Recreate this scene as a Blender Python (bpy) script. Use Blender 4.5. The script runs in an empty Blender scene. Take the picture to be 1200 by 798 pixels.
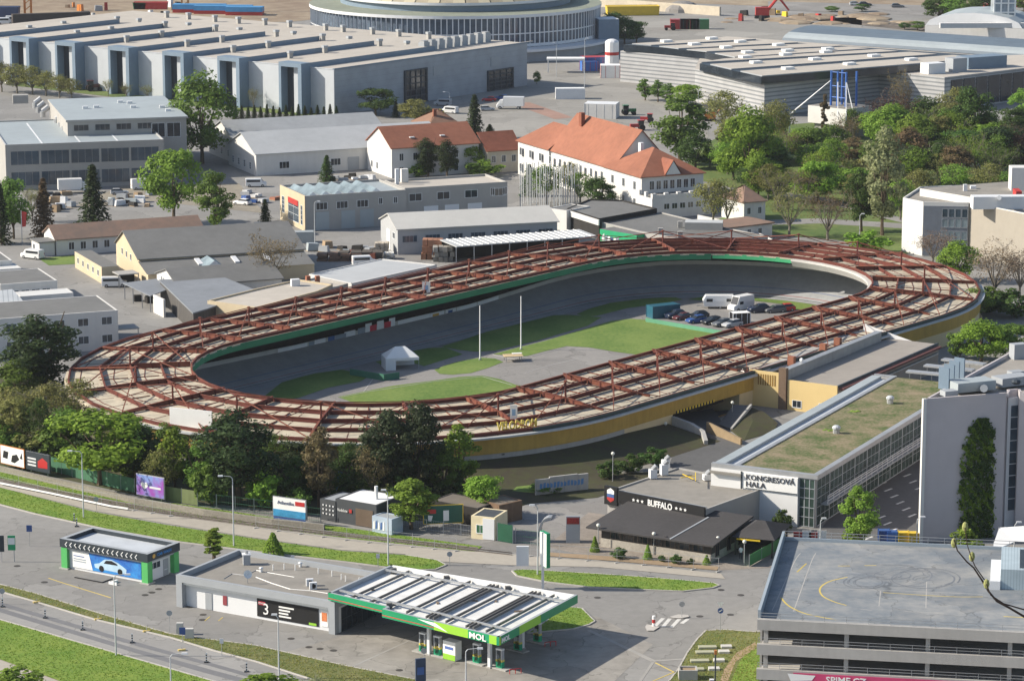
import bpy, bmesh, math, random
from mathutils import Vector, Matrix
R = random.Random(7)
rad = math.radians
SC = bpy.context.scene
COL = SC.collection
# ---------------------------------------------------------------- camera geometry (photo measured as 1200 x 798)
F, YH, H = 3500.0, -330.0, 110.0
TH = math.atan((399 - YH) / F)
def W(px, py, z=0.0):
    u = (px - 600) / F; v = (py - 399) / F
    y = math.cos(TH) - v * math.sin(TH); q = math.sin(TH) + v * math.cos(TH)
    t = (H - z) / q
    return Vector((u * t, y * t, z))
def pxm(py, z=0.0):                      # pixels per metre at a picture row
    return (py - YH) * math.cos(TH) / (H - z)
# ---------------------------------------------------------------- materials
MATS = {}
def nn(nt, t, **kw):
    n = nt.nodes.new(t)
    for k, v in kw.items():
        if k in n.inputs: n.inputs[k].default_value = v
        else: setattr(n, k, v)
    return n
def mat(name, c, rough=.8, var=.18, scale=.6, metal=0.0, bump=0.0, c2=None, big=.08, streak=0.0, spec=.3, crack=0.0):
    """procedural surface: two octaves of world-space noise (+ vertical streaks) vary the base colour"""
    if name in MATS: return MATS[name]
    m = bpy.data.materials.new(name); m.use_nodes = True; nt = m.node_tree
    b = nt.nodes['Principled BSDF']
    b.inputs['Roughness'].default_value = rough; b.inputs['Metallic'].default_value = metal
    b.inputs['Specular IOR Level'].default_value = spec
    L = nt.links.new
    geo = nn(nt, 'ShaderNodeNewGeometry')
    n1 = nn(nt, 'ShaderNodeTexNoise', Scale=scale, Detail=6.0, Roughness=.65)
    n2 = nn(nt, 'ShaderNodeTexNoise', Scale=big, Detail=4.0, Roughness=.6)
    L(geo.outputs['Position'], n1.inputs['Vector']); L(geo.outputs['Position'], n2.inputs['Vector'])
    ad = nn(nt, 'ShaderNodeMath', operation='ADD'); L(n1.outputs['Fac'], ad.inputs[0]); L(n2.outputs['Fac'], ad.inputs[1])
    last = ad
    if streak:
        mp = nn(nt, 'ShaderNodeMapping'); mp.inputs['Scale'].default_value = (1.7, 1.7, .12)
        L(geo.outputs['Position'], mp.inputs['Vector'])
        n3 = nn(nt, 'ShaderNodeTexNoise', Scale=1.0, Detail=3.0); L(mp.outputs[0], n3.inputs['Vector'])
        mu = nn(nt, 'ShaderNodeMath', operation='MULTIPLY_ADD'); mu.inputs[1].default_value = streak
        L(n3.outputs['Fac'], mu.inputs[0]); L(ad.outputs[0], mu.inputs[2]); last = mu
    mr = nn(nt, 'ShaderNodeMapRange'); mr.inputs['From Min'].default_value = .65 + streak * .3; mr.inputs['From Max'].default_value = 1.35 + streak * .7
    L(last.outputs[0], mr.inputs['Value'])
    mx = nn(nt, 'ShaderNodeMix', data_type='RGBA'); L(mr.outputs[0], mx.inputs['Factor'])
    if c2 is not None: mr.inputs['From Min'].default_value += .13; mr.inputs['From Max'].default_value -= .13
    if c2 is None:
        lo = [max(0, x * (1 - var)) for x in c]; hi = [min(1, x * (1 + var)) for x in c]
    else: lo, hi = c, c2
    mx.inputs['A'].default_value = (*lo, 1); mx.inputs['B'].default_value = (*hi, 1)
    L(mx.outputs['Result'], b.inputs['Base Color'])
    if crack:            # repair patches of slightly different age, and thin tarred cracks between them
        nz = nn(nt, 'ShaderNodeTexNoise', Scale=.35, Detail=3.0); L(geo.outputs['Position'], nz.inputs['Vector'])
        wa = nn(nt, 'ShaderNodeVectorMath', operation='MULTIPLY_ADD'); wa.inputs[1].default_value = (5, 5, 0); L(nz.outputs['Color'], wa.inputs[0]); L(geo.outputs['Position'], wa.inputs[2])
        v1 = nn(nt, 'ShaderNodeTexVoronoi', feature='DISTANCE_TO_EDGE', Scale=crack); v2 = nn(nt, 'ShaderNodeTexVoronoi', feature='F1', Scale=crack)
        L(wa.outputs[0], v1.inputs['Vector']); L(wa.outputs[0], v2.inputs['Vector'])
        m1 = nn(nt, 'ShaderNodeMapRange'); m1.inputs['From Max'].default_value = crack * .09; m1.inputs['To Min'].default_value = .62; L(v1.outputs['Distance'], m1.inputs['Value'])
        sp = nn(nt, 'ShaderNodeSeparateColor'); L(v2.outputs['Color'], sp.inputs[0]); m2 = nn(nt, 'ShaderNodeMapRange'); m2.inputs['To Min'].default_value = .87; m2.inputs['To Max'].default_value = 1.09; L(sp.outputs[0], m2.inputs['Value'])
        mm = nn(nt, 'ShaderNodeMath', operation='MULTIPLY'); L(m1.outputs[0], mm.inputs[0]); L(m2.outputs[0], mm.inputs[1])
        hv = nn(nt, 'ShaderNodeHueSaturation'); L(mx.outputs['Result'], hv.inputs['Color']); L(mm.outputs[0], hv.inputs['Value']); L(hv.outputs[0], b.inputs['Base Color'])
    if bump:
        bp = nn(nt, 'ShaderNodeBump'); bp.inputs['Strength'].default_value = bump; bp.inputs['Distance'].default_value = .1
        L(n1.outputs['Fac'], bp.inputs['Height']); L(bp.outputs[0], b.inputs['Normal'])
    MATS[name] = m; return m
def mat_leaf(name, c, var=.35, trans=.45):
    if name in MATS: return MATS[name]
    m = bpy.data.materials.new(name); m.use_nodes = True; nt = m.node_tree; L = nt.links.new
    b = nt.nodes['Principled BSDF']; b.inputs['Roughness'].default_value = .6; b.inputs['Specular IOR Level'].default_value = .15
    geo = nn(nt, 'ShaderNodeNewGeometry'); oi = nn(nt, 'ShaderNodeObjectInfo')
    ns = nn(nt, 'ShaderNodeTexNoise', Scale=.55, Detail=3.0); L(geo.outputs['Position'], ns.inputs['Vector'])
    a = nn(nt, 'ShaderNodeMath', operation='ADD'); L(geo.outputs['Random Per Island'], a.inputs[0]); L(ns.outputs['Fac'], a.inputs[1])
    mr = nn(nt, 'ShaderNodeMapRange'); mr.inputs['From Min'].default_value = .3; mr.inputs['From Max'].default_value = 1.3; L(a.outputs[0], mr.inputs['Value'])
    mx = nn(nt, 'ShaderNodeMix', data_type='RGBA'); L(mr.outputs[0], mx.inputs['Factor'])
    mx.inputs['A'].default_value = (*[x * (1 - var) for x in c], 1)
    mx.inputs['B'].default_value = (c[0] * (1 + var) * 1.08, c[1] * (1 + var), c[2] * (1 + var) * .9, 1)
    hs = nn(nt, 'ShaderNodeHueSaturation'); L(mx.outputs['Result'], hs.inputs['Color'])
    mo = nn(nt, 'ShaderNodeMapRange'); mo.inputs['To Min'].default_value = .8; mo.inputs['To Max'].default_value = 1.2; L(oi.outputs['Random'], mo.inputs['Value']); L(mo.outputs[0], hs.inputs['Value'])
    mh = nn(nt, 'ShaderNodeMapRange'); mh.inputs['To Min'].default_value = .485; mh.inputs['To Max'].default_value = .515; L(oi.outputs['Random'], mh.inputs['Value']); L(mh.outputs[0], hs.inputs['Hue'])
    L(hs.outputs[0], b.inputs['Base Color'])
    t = nn(nt, 'ShaderNodeBsdfTranslucent'); L(hs.outputs[0], t.inputs['Color'])
    ms = nn(nt, 'ShaderNodeMixShader'); ms.inputs[0].default_value = trans
    L(b.outputs[0], ms.inputs[1]); L(t.outputs[0], ms.inputs[2]); L(ms.outputs[0], nt.nodes['Material Output'].inputs[0])
    MATS[name] = m; return m
def mat_glass(name='window_glass', c=(.03, .04, .05), rough=.08, spec=.6, var=.5, scale=.35):
    return mat(name, c, rough=rough, var=var, scale=scale, spec=spec)
def mat_stripe(name, c, c2, period, axis='Z', duty=.5, rough=.6, metal=0.0, dirv=None, bump=.0, var=.06):
    """alternating bands of a cladding or a standing-seam roof along world z or a ground direction"""
    if name in MATS: return MATS[name]
    m = bpy.data.materials.new(name); m.use_nodes = True; nt = m.node_tree; L = nt.links.new
    b = nt.nodes['Principled BSDF']; b.inputs['Roughness'].default_value = rough; b.inputs['Metallic'].default_value = metal
    geo = nn(nt, 'ShaderNodeNewGeometry')
    dt = nn(nt, 'ShaderNodeVectorMath', operation='DOT_PRODUCT'); L(geo.outputs['Position'], dt.inputs[0])
    d = Vector((0, 0, 1)) if dirv is None else Vector(dirv).normalized()
    dt.inputs[1].default_value = d / period
    fr = nn(nt, 'ShaderNodeMath', operation='FRACT'); L(dt.outputs['Value'], fr.inputs[0])
    gt = nn(nt, 'ShaderNodeMath', operation='GREATER_THAN'); gt.inputs[1].default_value = duty; L(fr.outputs[0], gt.inputs[0])
    ns = nn(nt, 'ShaderNodeTexNoise', Scale=.3, Detail=5.0); L(geo.outputs['Position'], ns.inputs['Vector'])
    mx = nn(nt, 'ShaderNodeMix', data_type='RGBA'); L(gt.outputs[0], mx.inputs['Factor'])
    mx.inputs['A'].default_value = (*c, 1); mx.inputs['B'].default_value = (*c2, 1)
    mv = nn(nt, 'ShaderNodeMapRange'); mv.inputs['From Min'].default_value = .3; mv.inputs['From Max'].default_value = .7
    mv.inputs['To Min'].default_value = 1 - var * 2.2; mv.inputs['To Max'].default_value = 1 + var; L(ns.outputs['Fac'], mv.inputs['Value'])
    hs = nn(nt, 'ShaderNodeHueSaturation'); L(mx.outputs['Result'], hs.inputs['Color']); L(mv.outputs[0], hs.inputs['Value'])
    L(hs.outputs[0], b.inputs['Base Color'])
    if bump:
        bp = nn(nt, 'ShaderNodeBump'); bp.inputs['Strength'].default_value = bump; bp.inputs['Distance'].default_value = .08
        L(gt.outputs[0], bp.inputs['Height']); L(bp.outputs[0], b.inputs['Normal'])
    MATS[name] = m; return m
# ---------------------------------------------------------------- mesh builder
class MB:
    def __init__(s): s.v = []; s.f = []; s.m = []; s.mats = []
    def mi(s, m):
        if m not in s.mats: s.mats.append(m)
        return s.mats.index(m)
    def poly(s, pts, m):
        i = len(s.v); s.v += [tuple(p) for p in pts]; s.f.append(tuple(range(i, i + len(pts)))); s.m.append(s.mi(m)); return s
    def hexa(s, b, t, m, mt=None, nobottom=False):     # b, t: 4 bottom and 4 top corners, counter-clockwise seen from above
        i = len(s.v); s.v += [tuple(p) for p in b] + [tuple(p) for p in t]; k = s.mi(m); kt = s.mi(mt or m)
        if not nobottom: s.f.append((i + 3, i + 2, i + 1, i)); s.m.append(k)
        s.f.append((i + 4, i + 5, i + 6, i + 7)); s.m.append(kt)
        for a in range(4):
            c = (a + 1) % 4; s.f.append((i + a, i + c, i + 4 + c, i + 4 + a)); s.m.append(k)
        return s
    def prism(s, pts, z0, z1, m, mt=None, bottom=False):
        pts = [Vector((p[0], p[1], 0)) for p in pts]
        ar = sum(pts[k].x * pts[(k + 1) % len(pts)].y - pts[(k + 1) % len(pts)].x * pts[k].y for k in range(len(pts)))
        if ar < 0: pts.reverse()
        n = len(pts); i = len(s.v); k = s.mi(m); kt = s.mi(mt or m)
        s.v += [(p.x, p.y, z0) for p in pts] + [(p.x, p.y, z1) for p in pts]
        for a in range(n):
            c = (a + 1) % n; s.f.append((i + a, i + c, i + n + c, i + n + a)); s.m.append(k)
        s.f.append(tuple(range(i + n, i + 2 * n))); s.m.append(kt)
        if bottom: s.f.append(tuple(range(i + n - 1, i - 1, -1))); s.m.append(k)
        return s
    def cyl(s, p, q, r, m, r2=None, n=8, cap=True):
        p = Vector(p); q = Vector(q); r2 = r if r2 is None else r2; d = (q - p).normalized()
        a = d.orthogonal().normalized(); b = d.cross(a); i = len(s.v); k = s.mi(m)
        for c, rr in ((p, r), (q, r2)):
            for j in range(n):
                t = 2 * math.pi * j / n; s.v.append(tuple(c + (a * math.cos(t) + b * math.sin(t)) * rr))
        for j in range(n):
            l = (j + 1) % n; s.f.append((i + j, i + l, i + n + l, i + n + j)); s.m.append(k)
        if cap:
            s.f.append(tuple(range(i + n - 1, i - 1, -1))); s.m.append(k); s.f.append(tuple(range(i + n, i + 2 * n))); s.m.append(k)
        return s
    def tube(s, pts, rs, m, n=6):
        for a in range(len(pts) - 1): s.cyl(pts[a], pts[a + 1], rs[a], m, rs[a + 1], n)
        return s
    def bar(s, p, q, w, h, m, up=(0, 0, 1)):             # box beam from p to q, centred in width, top at p.z
        p = Vector(p); q = Vector(q); d = (q - p).normalized(); sd = d.cross(Vector(up)).normalized() * (w / 2); dn = sd.cross(d).normalized() * h
        if dn.z > 0: dn = -dn
        b = [p + sd + dn, q + sd + dn, q - sd + dn, p - sd + dn]; t = [p + sd, q + sd, q - sd, p - sd]
        return s.hexa(b, t, m)
    def box(s, c, sz, m, rz=0.0, mt=None):                # c: centre of the base
        cs, sn = math.cos(rz), math.sin(rz); a, b = sz[0] / 2, sz[1] / 2
        P = [(c[0] + x * cs - y * sn, c[1] + x * sn + y * cs) for x, y in ((-a, -b), (a, -b), (a, b), (-a, b))]
        return s.hexa([(*p, c[2]) for p in P], [(*p, c[2] + sz[2]) for p in P], m, mt)
    def sph(s, c, r, m, n=10, sz=1.0, half=False):
        i = len(s.v); k = s.mi(m); rows = n // 2
        a0 = 0 if half else -math.pi / 2
        for j in range(rows + 1):
            t = a0 + (math.pi / 2 - a0) * j / rows
            for l in range(n):
                u = 2 * math.pi * l / n; s.v.append((c[0] + r * math.cos(t) * math.cos(u), c[1] + r * math.cos(t) * math.sin(u), c[2] + r * sz * math.sin(t)))
        for j in range(rows):
            for l in range(n):
                q = (l + 1) % n; s.f.append((i + j * n + l, i + j * n + q, i + (j + 1) * n + q, i + (j + 1) * n + l)); s.m.append(k)
        return s
    def mesh(s, name, org=(0, 0, 0), smooth=False):
        me = bpy.data.meshes.new(name); o = Vector(org)
        me.from_pydata([(x - o.x, y - o.y, z - o.z) for x, y, z in s.v], [], s.f)
        for m in s.mats: me.materials.append(m)
        me.polygons.foreach_set('material_index', s.m)
        if smooth: me.polygons.foreach_set('use_smooth', [True] * len(s.f))
        me.update(); return me
    def build(s, name, parent=None, org=None, smooth=False, label=None):
        o0 = Vector((0, 0, 0))
        p = parent
        while p is not None: o0 += p.location; p = p.parent
        if org is not None: o1 = Vector(org)
        elif parent is not None: o1 = o0
        else:
            xs = [v[0] for v in s.v]; ys = [v[1] for v in s.v]; o1 = Vector(((min(xs) + max(xs)) / 2, (min(ys) + max(ys)) / 2, min(v[2] for v in s.v)))
        ob = bpy.data.objects.new(name, s.mesh(name, o1, smooth)); COL.objects.link(ob)
        ob.location = o1 - o0; ob.parent = parent
        if label: ob['label'] = label
        return ob
def tag(o, label, cat, group=None):
    o['label'] = label; o['category'] = cat
    if group: o['group'] = group
    return o
def struct(o): o['kind'] = 'structure'; return o
def thing(name, label, cat, loc=(0, 0, 0), group=None, rz=0.0):
    o = bpy.data.objects.new(name, None); COL.objects.link(o); o.empty_display_size = .5
    o.location = loc; o.rotation_euler = (0, 0, rz); return tag(o, label, cat, group)
KIDS = {}
def copy_tree(o, parent=None):
    c = o.copy(); COL.objects.link(c); c.parent = parent
    for ch in o.children: copy_tree(ch, c)
    return c
def place(proto, loc, rz, label, group=None, scale=None, used=[]):
    """first use moves the prototype itself, later uses copy it with its parts"""
    if proto in used: o = copy_tree(proto)
    else: o = proto; used.append(proto)
    o.location = loc; o.rotation_euler = (0, 0, rz); o['label'] = label
    if scale: o.scale = scale if not isinstance(scale, (int, float)) else (scale,) * 3
    if group: o['group'] = group
    elif 'group' in o: del o['group']
    return o
def text(name, body, m, origin, ux, uz, height, parent=None, depth=.04, width=None, align='LEFT', bold=0.0, label=None):
    """lettering as real thin solid letters; ux: reading direction, uz: up direction, height: capital height"""
    cu = bpy.data.curves.new('lettering', 'FONT'); cu.body = body; cu.extrude = depth / 2; cu.align_x = align; cu.size = 1.0; cu.offset = bold; cu.resolution_u = 2
    t = bpy.data.objects.new('lettering', cu); COL.objects.link(t); bpy.context.view_layer.update()
    me = bpy.data.meshes.new_from_object(t.evaluated_get(bpy.context.evaluated_depsgraph_get())); bpy.data.objects.remove(t); bpy.data.curves.remove(cu)
    ux = Vector(ux).normalized(); uz = Vector(uz).normalized(); un = ux.cross(uz)
    xs = [v.co.x for v in me.vertices]; k = height / .73
    kx = k if width is None else width / max(1e-3, (max(xs) - min(xs)))
    x0 = min(xs) if align == 'LEFT' else 0
    o0 = Vector((0, 0, 0)); p = parent
    while p is not None: o0 += p.location; p = p.parent
    for v in me.vertices:
        c = v.co.copy(); v.co = Vector(origin) + ux * (c.x - x0) * kx + uz * c.y * k + un * (c.z + depth / 2) - o0
    me.materials.clear(); me.materials.append(m)
    ob = bpy.data.objects.new(name, me); COL.objects.link(ob); ob.parent = parent
    if label: ob['label'] = label
    return ob
# ---------------------------------------------------------------- ground frames measured from the photograph
class Fr:
    """local ground frame: u runs left to right along the front edge, v away from the camera side"""
    def __init__(s, A, B, C, z, wC='any', D=None):
        a = W(*A, z); b = W(*B, z); a.z = b.z = 0
        s.o = a; d = b - a; s.L = d.length; s.u = d.normalized(); s.v = Vector((-s.u.y, s.u.x, 0))
        if D is None:
            c = W(*C, z); s.D = abs((c - a).dot(s.v))
        else: s.D = D
    def p(s, u, v, z=0.0): return s.o + s.u * u + s.v * v + Vector((0, 0, z))
    def rz(s): return math.atan2(s.u.y, s.u.x)
    def ctr(s): return s.p(s.L / 2, s.D / 2)
    def sub(s, u0, v0, L, D):
        f = object.__new__(Fr); f.o = s.p(u0, v0); f.u = s.u; f.v = s.v; f.L = L; f.D = D; return f
    def inv(s, px, py, z=0.0):
        q = W(px, py, z) - s.o; return q.dot(s.u), q.dot(s.v)
    def rect(s, u0, u1, v0, v1, z): return [s.p(u0, v0, z), s.p(u1, v0, z), s.p(u1, v1, z), s.p(u0, v1, z)]
    def box(s, mb, u0, u1, v0, v1, z0, z1, m, mt=None): return mb.hexa(s.rect(u0, u1, v0, v1, z0), s.rect(u0, u1, v0, v1, z1), m, mt)
    def side(s, name):
        """a facade as (origin, direction, outward normal, length)"""
        if name == 'front': return s.p(0, 0), s.u, -s.v, s.L
        if name == 'right': return s.p(s.L, 0), s.v, s.u, s.D
        if name == 'left': return s.p(0, s.D), -s.v, -s.u, s.D
        return s.p(s.L, s.D), -s.u, s.v, s.L
WM = {}
def window(parent, fr, side, a, z0, w, h, glass=None, frame=None, mull=1, rows=1, name='window', proud=.06, fw=.09, label=None):
    """a window or door set on a facade: dark panes behind a proud frame with mullions"""
    o, d, n, _ = fr.side(side); mb = MB(); glass = glass or mat_glass(); frame = frame or mat('window_frame_white', (.7, .72, .73), .5, .05)
    q = o + d * a
    def slab(x0, x1, y0, y1, t0, t1, m):
        mb.hexa([q + d * x0 + n * t1 + Vector((0, 0, y0)), q + d * x1 + n * t1 + Vector((0, 0, y0)), q + d * x1 + n * t0 + Vector((0, 0, y0)), q + d * x0 + n * t0 + Vector((0, 0, y0))],
                [q + d * x0 + n * t1 + Vector((0, 0, y1)), q + d * x1 + n * t1 + Vector((0, 0, y1)), q + d * x1 + n * t0 + Vector((0, 0, y1)), q + d * x0 + n * t0 + Vector((0, 0, y1))], m)
    slab(0, w, z0, z0 + h, -.05, proud * .35, glass)
    slab(-fw * .5, w + fw * .5, z0 - fw, z0 + .0, -.03, proud * 1.5, frame); slab(-fw * .5, w + fw * .5, z0 + h, z0 + h + fw * .7, -.03, proud, frame)
    slab(-fw * .5, fw * .5, z0, z0 + h, -.03, proud, frame); slab(w - fw * .5, w + fw * .5, z0, z0 + h, -.03, proud, frame)
    for k in range(1, mull + 1): x = w * k / (mull + 1); slab(x - fw * .3, x + fw * .3, z0, z0 + h, -.02, proud * .8, frame)
    for k in range(1, rows): y = z0 + h * k / rows; slab(fw * .5, w - fw * .5, y - fw * .3, y + fw * .3, -.02, proud * .7, frame)
    return mb.build(name, parent, label=label)
def panel(parent, fr, side, a, z0, w, h, m, name='door', proud=.08, label=None):
    o, d, n, _ = fr.side(side); mb = MB(); q = o + d * a
    pts = lambda z: [q + n * proud + Vector((0, 0, z)), q + d * w + n * proud + Vector((0, 0, z)), q + d * w - n * .05 + Vector((0, 0, z)), q - n * .05 + Vector((0, 0, z))]
    mb.hexa(pts(z0), pts(z0 + h), m); return mb.build(name, parent, label=label)
def flat_building(name, label, fr, h, wall, roof, cat='building', parapet=.5, pw=.3, group=None, cap=None):
    t = thing(name, label, cat, fr.ctr(), group); mb = MB(); L, D = fr.L, fr.D
    mb2 = MB(); fr.box(mb2, pw + .003, L - pw - .003, pw + .003, D - pw - .003, h - parapet - .2, h - parapet, roof)
    # shell: four walls reaching the parapet top
    fr.box(mb, 0, L, 0, pw, 0, h, wall, cap); fr.box(mb, 0, L, D - pw, D, 0, h, wall, cap); fr.box(mb, 0, pw, pw, D - pw, 0, h, wall, cap); fr.box(mb, L - pw, L, pw, D - pw, 0, h, wall, cap)
    mb.build('wall', t); mb2.build('roof', t); return t
def gable_building(name, label, fr, he, hr, wall, roof, cat='building', over=.4, axis='u', hip=(0, 0), group=None, ridge=.5, soffit=None):
    """ridge along u (or v), eaves at he; hip: how far the ridge ends are pulled in"""
    t = thing(name, label, cat, fr.ctr(), group); L, D = fr.L, fr.D
    P = (lambda a, b, z: fr.p(a, b, z)) if axis == 'u' else (lambda a, b, z: fr.p(b, D - a, z))
    LL, DD = (L, D) if axis == 'u' else (D, L); rv = DD * ridge
    if axis != 'u': P = lambda a, b, z: fr.p(L - b, a, z)
    mb = MB(); fr.box(mb, 0, L, 0, D, 0, he, wall)
    for e, hp, sg in ((0, hip[0], 1), (LL, hip[1], -1)):
        if hp == 0:
            i = len(mb.v); w_ = .25 * sg
            A = [P(e, 0, he), P(e, DD, he), P(e, rv, hr)]; B = [P(e + w_, 0, he), P(e + w_, DD, he), P(e + w_, rv, hr)]
            mb.poly(A, wall); mb.poly(B, wall); mb.poly([A[0], B[0], B[2], A[2]], wall); mb.poly([A[1], B[1], B[2], A[2]], wall)
    mb.build('wall', t)
    rb = MB(); o = over; th = .18
    k1 = (hr - he) / rv; k2 = (hr - he) / (DD - rv)
    e0 = -o; e1 = LL + o
    def sl(pts):
        top = [p + Vector((0, 0, th)) for p in pts]; n = len(pts); rb.poly(top, roof); rb.poly(list(reversed(pts)), soffit or roof)
        for a in range(n): c = (a + 1) % n; rb.poly([pts[a], pts[c], top[c], top[a]], soffit or roof)
    r0 = P(hip[0] if hip[0] else e0, rv, hr); r1 = P(LL - hip[1] if hip[1] else e1, rv, hr)
    z1 = he - o * k1; z2 = he - o * k2
    sl([P(e0, -o, z1), P(e1, -o, z1), r1, r0]); sl([P(e1, DD + o, z2), P(e0, DD + o, z2), r0, r1])
    if hip[0]: sl([P(e0, DD + o, z2), P(e0, -o, z1), r0])
    if hip[1]: sl([P(e1, -o, z1), P(e1, DD + o, z2), r1])
    rb.build('roof', t); return t
def poly_building(name, label, pts, h, wall, roof, cat='building', parapet=.4, group=None, z0=0.0):
    """flat-roofed block over any footprint; pts are world points"""
    c = sum((Vector(p) for p in pts), Vector()) / len(pts); c.z = z0
    t = thing(name, label, cat, c, group); mb = MB(); mb.prism(pts, z0, h, wall, roof)
    mb.build('wall', t); rb = MB(); n = len(pts); cc = Vector((c.x, c.y, 0))
    for a in range(n):
        p = Vector(pts[a]); q = Vector(pts[(a + 1) % n]); p.z = q.z = h + parapet
        d = (q - p).normalized(); mid = (p + q) / 2; nm = Vector((-d.y, d.x, 0)); nm = nm if nm.dot(cc - mid) > 0 else -nm
        rb.bar(p + nm * .16, q + nm * .16 , .3 , parapet - .003 , wall)
    rb.build('parapet', t); return t
def sheet(name, pix, z, m, kind='structure'):
    mb = MB(); pts = [W(x, y, z) for x, y in pix]
    ar = sum(pts[k].x * pts[(k + 1) % len(pts)].y - pts[(k + 1) % len(pts)].x * pts[k].y for k in range(len(pts)))
    if ar < 0: pts.reverse()
    mb.poly(pts, m); o = mb.build(name); o['kind'] = kind; return o
def strip(mb, pix, w, z0, z1, m):
    """a kerb, wall or line of width w following ground pixels"""
    pts = [W(x, y, z1) for x, y in pix]
    for a in range(len(pts) - 1):
        p, q = pts[a].copy(), pts[a + 1].copy(); p.z = q.z = z1; mb.bar(p, q, w, z1 - z0, m)
    return mb
# ================================================================ VELODROME
VC = Vector((7.68, 516.3, 0)); VPHI = rad(51.07); VS = 48.3; VR = 29.66
VX = Vector((math.cos(VPHI), math.sin(VPHI), 0)); VY = Vector((-math.sin(VPHI), math.cos(VPHI), 0))
NS, NB = 8, 9; NK = 2 * NS + 2 * NB
def vp(k, o, z):
    k = k % NK; r = VR + o
    if k <= NS: x, y = -VS + 2 * VS * k / NS, -r
    elif k <= NS + NB:
        a = -math.pi / 2 + math.pi * (k - NS) / NB; x, y = VS + r * math.cos(a), r * math.sin(a)
    elif k <= 2 * NS + NB: x, y = VS - 2 * VS * (k - NS - NB) / NS, r
    else:
        a = math.pi / 2 + math.pi * (k - 2 * NS - NB) / NB; x, y = -VS + r * math.cos(a), r * math.sin(a)
    return VC + VX * x + VY * y + Vector((0, 0, z))
def vl(x, y, z=0.0): return VC + VX * x + VY * y + Vector((0, 0, z))
def bank(k):                                           # height of the banking: steeper in the bends
    k = k % NK
    def near(c):
        d = min(abs(k - c), NK - abs(k - c)); return max(0.0, 1 - max(0, d - 2.5) / 4.0)
    return -.3 + 2.4 * near(NS + NB / 2) + .9 * near(2 * NS + NB * 1.5)
ZI = -2.9                                              # the infield lies lower than the street
def ring(mb, k0, k1, n, prof, m):
    """sweep a profile [(offset, z or function of k)] along the stadium; consecutive profile points make the faces"""
    st = [k0 + (k1 - k0) * i / n for i in range(n + 1)]
    for i in range(n):
        for (oa, za), (ob, zb) in zip(prof[:-1], prof[1:]):
            f = lambda z, k: z(k) if callable(z) else z
            mb.poly([vp(st[i], oa, f(za, st[i])), vp(st[i], ob, f(zb, st[i])), vp(st[i + 1], ob, f(zb, st[i + 1])), vp(st[i + 1], oa, f(za, st[i + 1]))], m)
M_deck = mat('roof_panel_cream', (.46, .41, .315), .85, .28, .8, big=.2, streak=.3)
M_rust = mat('rusty_red_steel', (.135, .038, .026), .75, .5, 1.2, big=.15, c2=(.19, .065, .036))
M_rust2 = mat('dark_red_steel', (.115, .03, .022), .8, .35, 1.0)
M_yell = mat('ochre_cladding', (.42, .27, .06), .75, .25, .5, streak=.8)
M_conc = mat('weathered_concrete', (.36, .35, .33), .9, .2, .6, streak=.5)
M_cream = mat('cream_plaster', (.62, .50, .30), .9, .08, .5, streak=.25)
M_track = mat('track_concrete', (.28, .288, .295), .8, .2, .4, big=.08, streak=.4)
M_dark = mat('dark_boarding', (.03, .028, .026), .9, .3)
M_green = mat('green_fascia_board', (.025, .19, .09), .5, .2, .4)
M_lip = mat('pale_concrete_lip', (.5, .49, .46), .85, .12)
velo = thing('velodrome', 'oval open air cycling velodrome under a ring roof of rusty red steel beams', 'velodrome', VC)
def zd(o): return 6.0 - .035 * o                       # roof deck falls gently outwards
# --- racing track, wall, grandstand
mb = MB(); ring(mb, 0, NK, NK * 4, [(.2, ZI + .04), (2.4, ZI + .12), (6.4, lambda k: ZI + .12 + (bank(k) - ZI) * .44), (10.0, bank)], M_track); mb.build('racing_track', velo)
mb = MB(); ring(mb, 0, NK, NK * 2, [(10.0, lambda k: bank(k) - .02), (10.0, lambda k: bank(k) + .75), (10.2, lambda k: bank(k) + .75), (10.2, lambda k: bank(k) - .3)], M_lip); mb.build('track_wall', velo)
mb = MB()
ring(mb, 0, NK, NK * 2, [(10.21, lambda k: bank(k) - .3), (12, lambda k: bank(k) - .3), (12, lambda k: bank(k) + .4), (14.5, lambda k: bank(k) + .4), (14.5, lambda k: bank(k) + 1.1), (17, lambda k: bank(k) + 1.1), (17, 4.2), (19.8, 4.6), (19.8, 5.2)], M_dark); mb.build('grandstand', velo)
# --- roof deck with seams
mb = MB(); ring(mb, 0, NK, NK * 3, [(.0, zd(0) - .25), (.0, zd(0)), (20.6, zd(20.6)), (20.6, zd(20.6) - .35), (0, zd(0) - .25)], M_deck); deck = mb.build('roof_deck', velo)
mb = MB()
for k in range(NK):
    for f in (1 / 3, 2 / 3):
        for (a, b) in ((.6, 5.0), (5.4, 10), (10.4, 15), (15.4, 20.2)): mb.bar(vp(k + f, a, zd(a) + .035), vp(k + f, b, zd(b) + .035), .12, .05, M_rust2)
    for (a, b) in ((.6, 5.0), (5.4, 10), (10.4, 15)): mb.bar(vp(k + .5, a, zd(a) + .16), vp(k + .5, b, zd(b) + .16), .13, .12, M_rust)
for o in (2.9, 7.8, 12.8, 18.2):
    for k in range(NK * 2): mb.bar(vp(k / 2, o, zd(o) + .07), vp(k / 2 + .5, o, zd(o) + .07), .11, .08, M_rust2)  # ring seams coloured dark red to stand in for shadow lines between purlins
mb.build('seam_and_shadow_line', velo)
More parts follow.
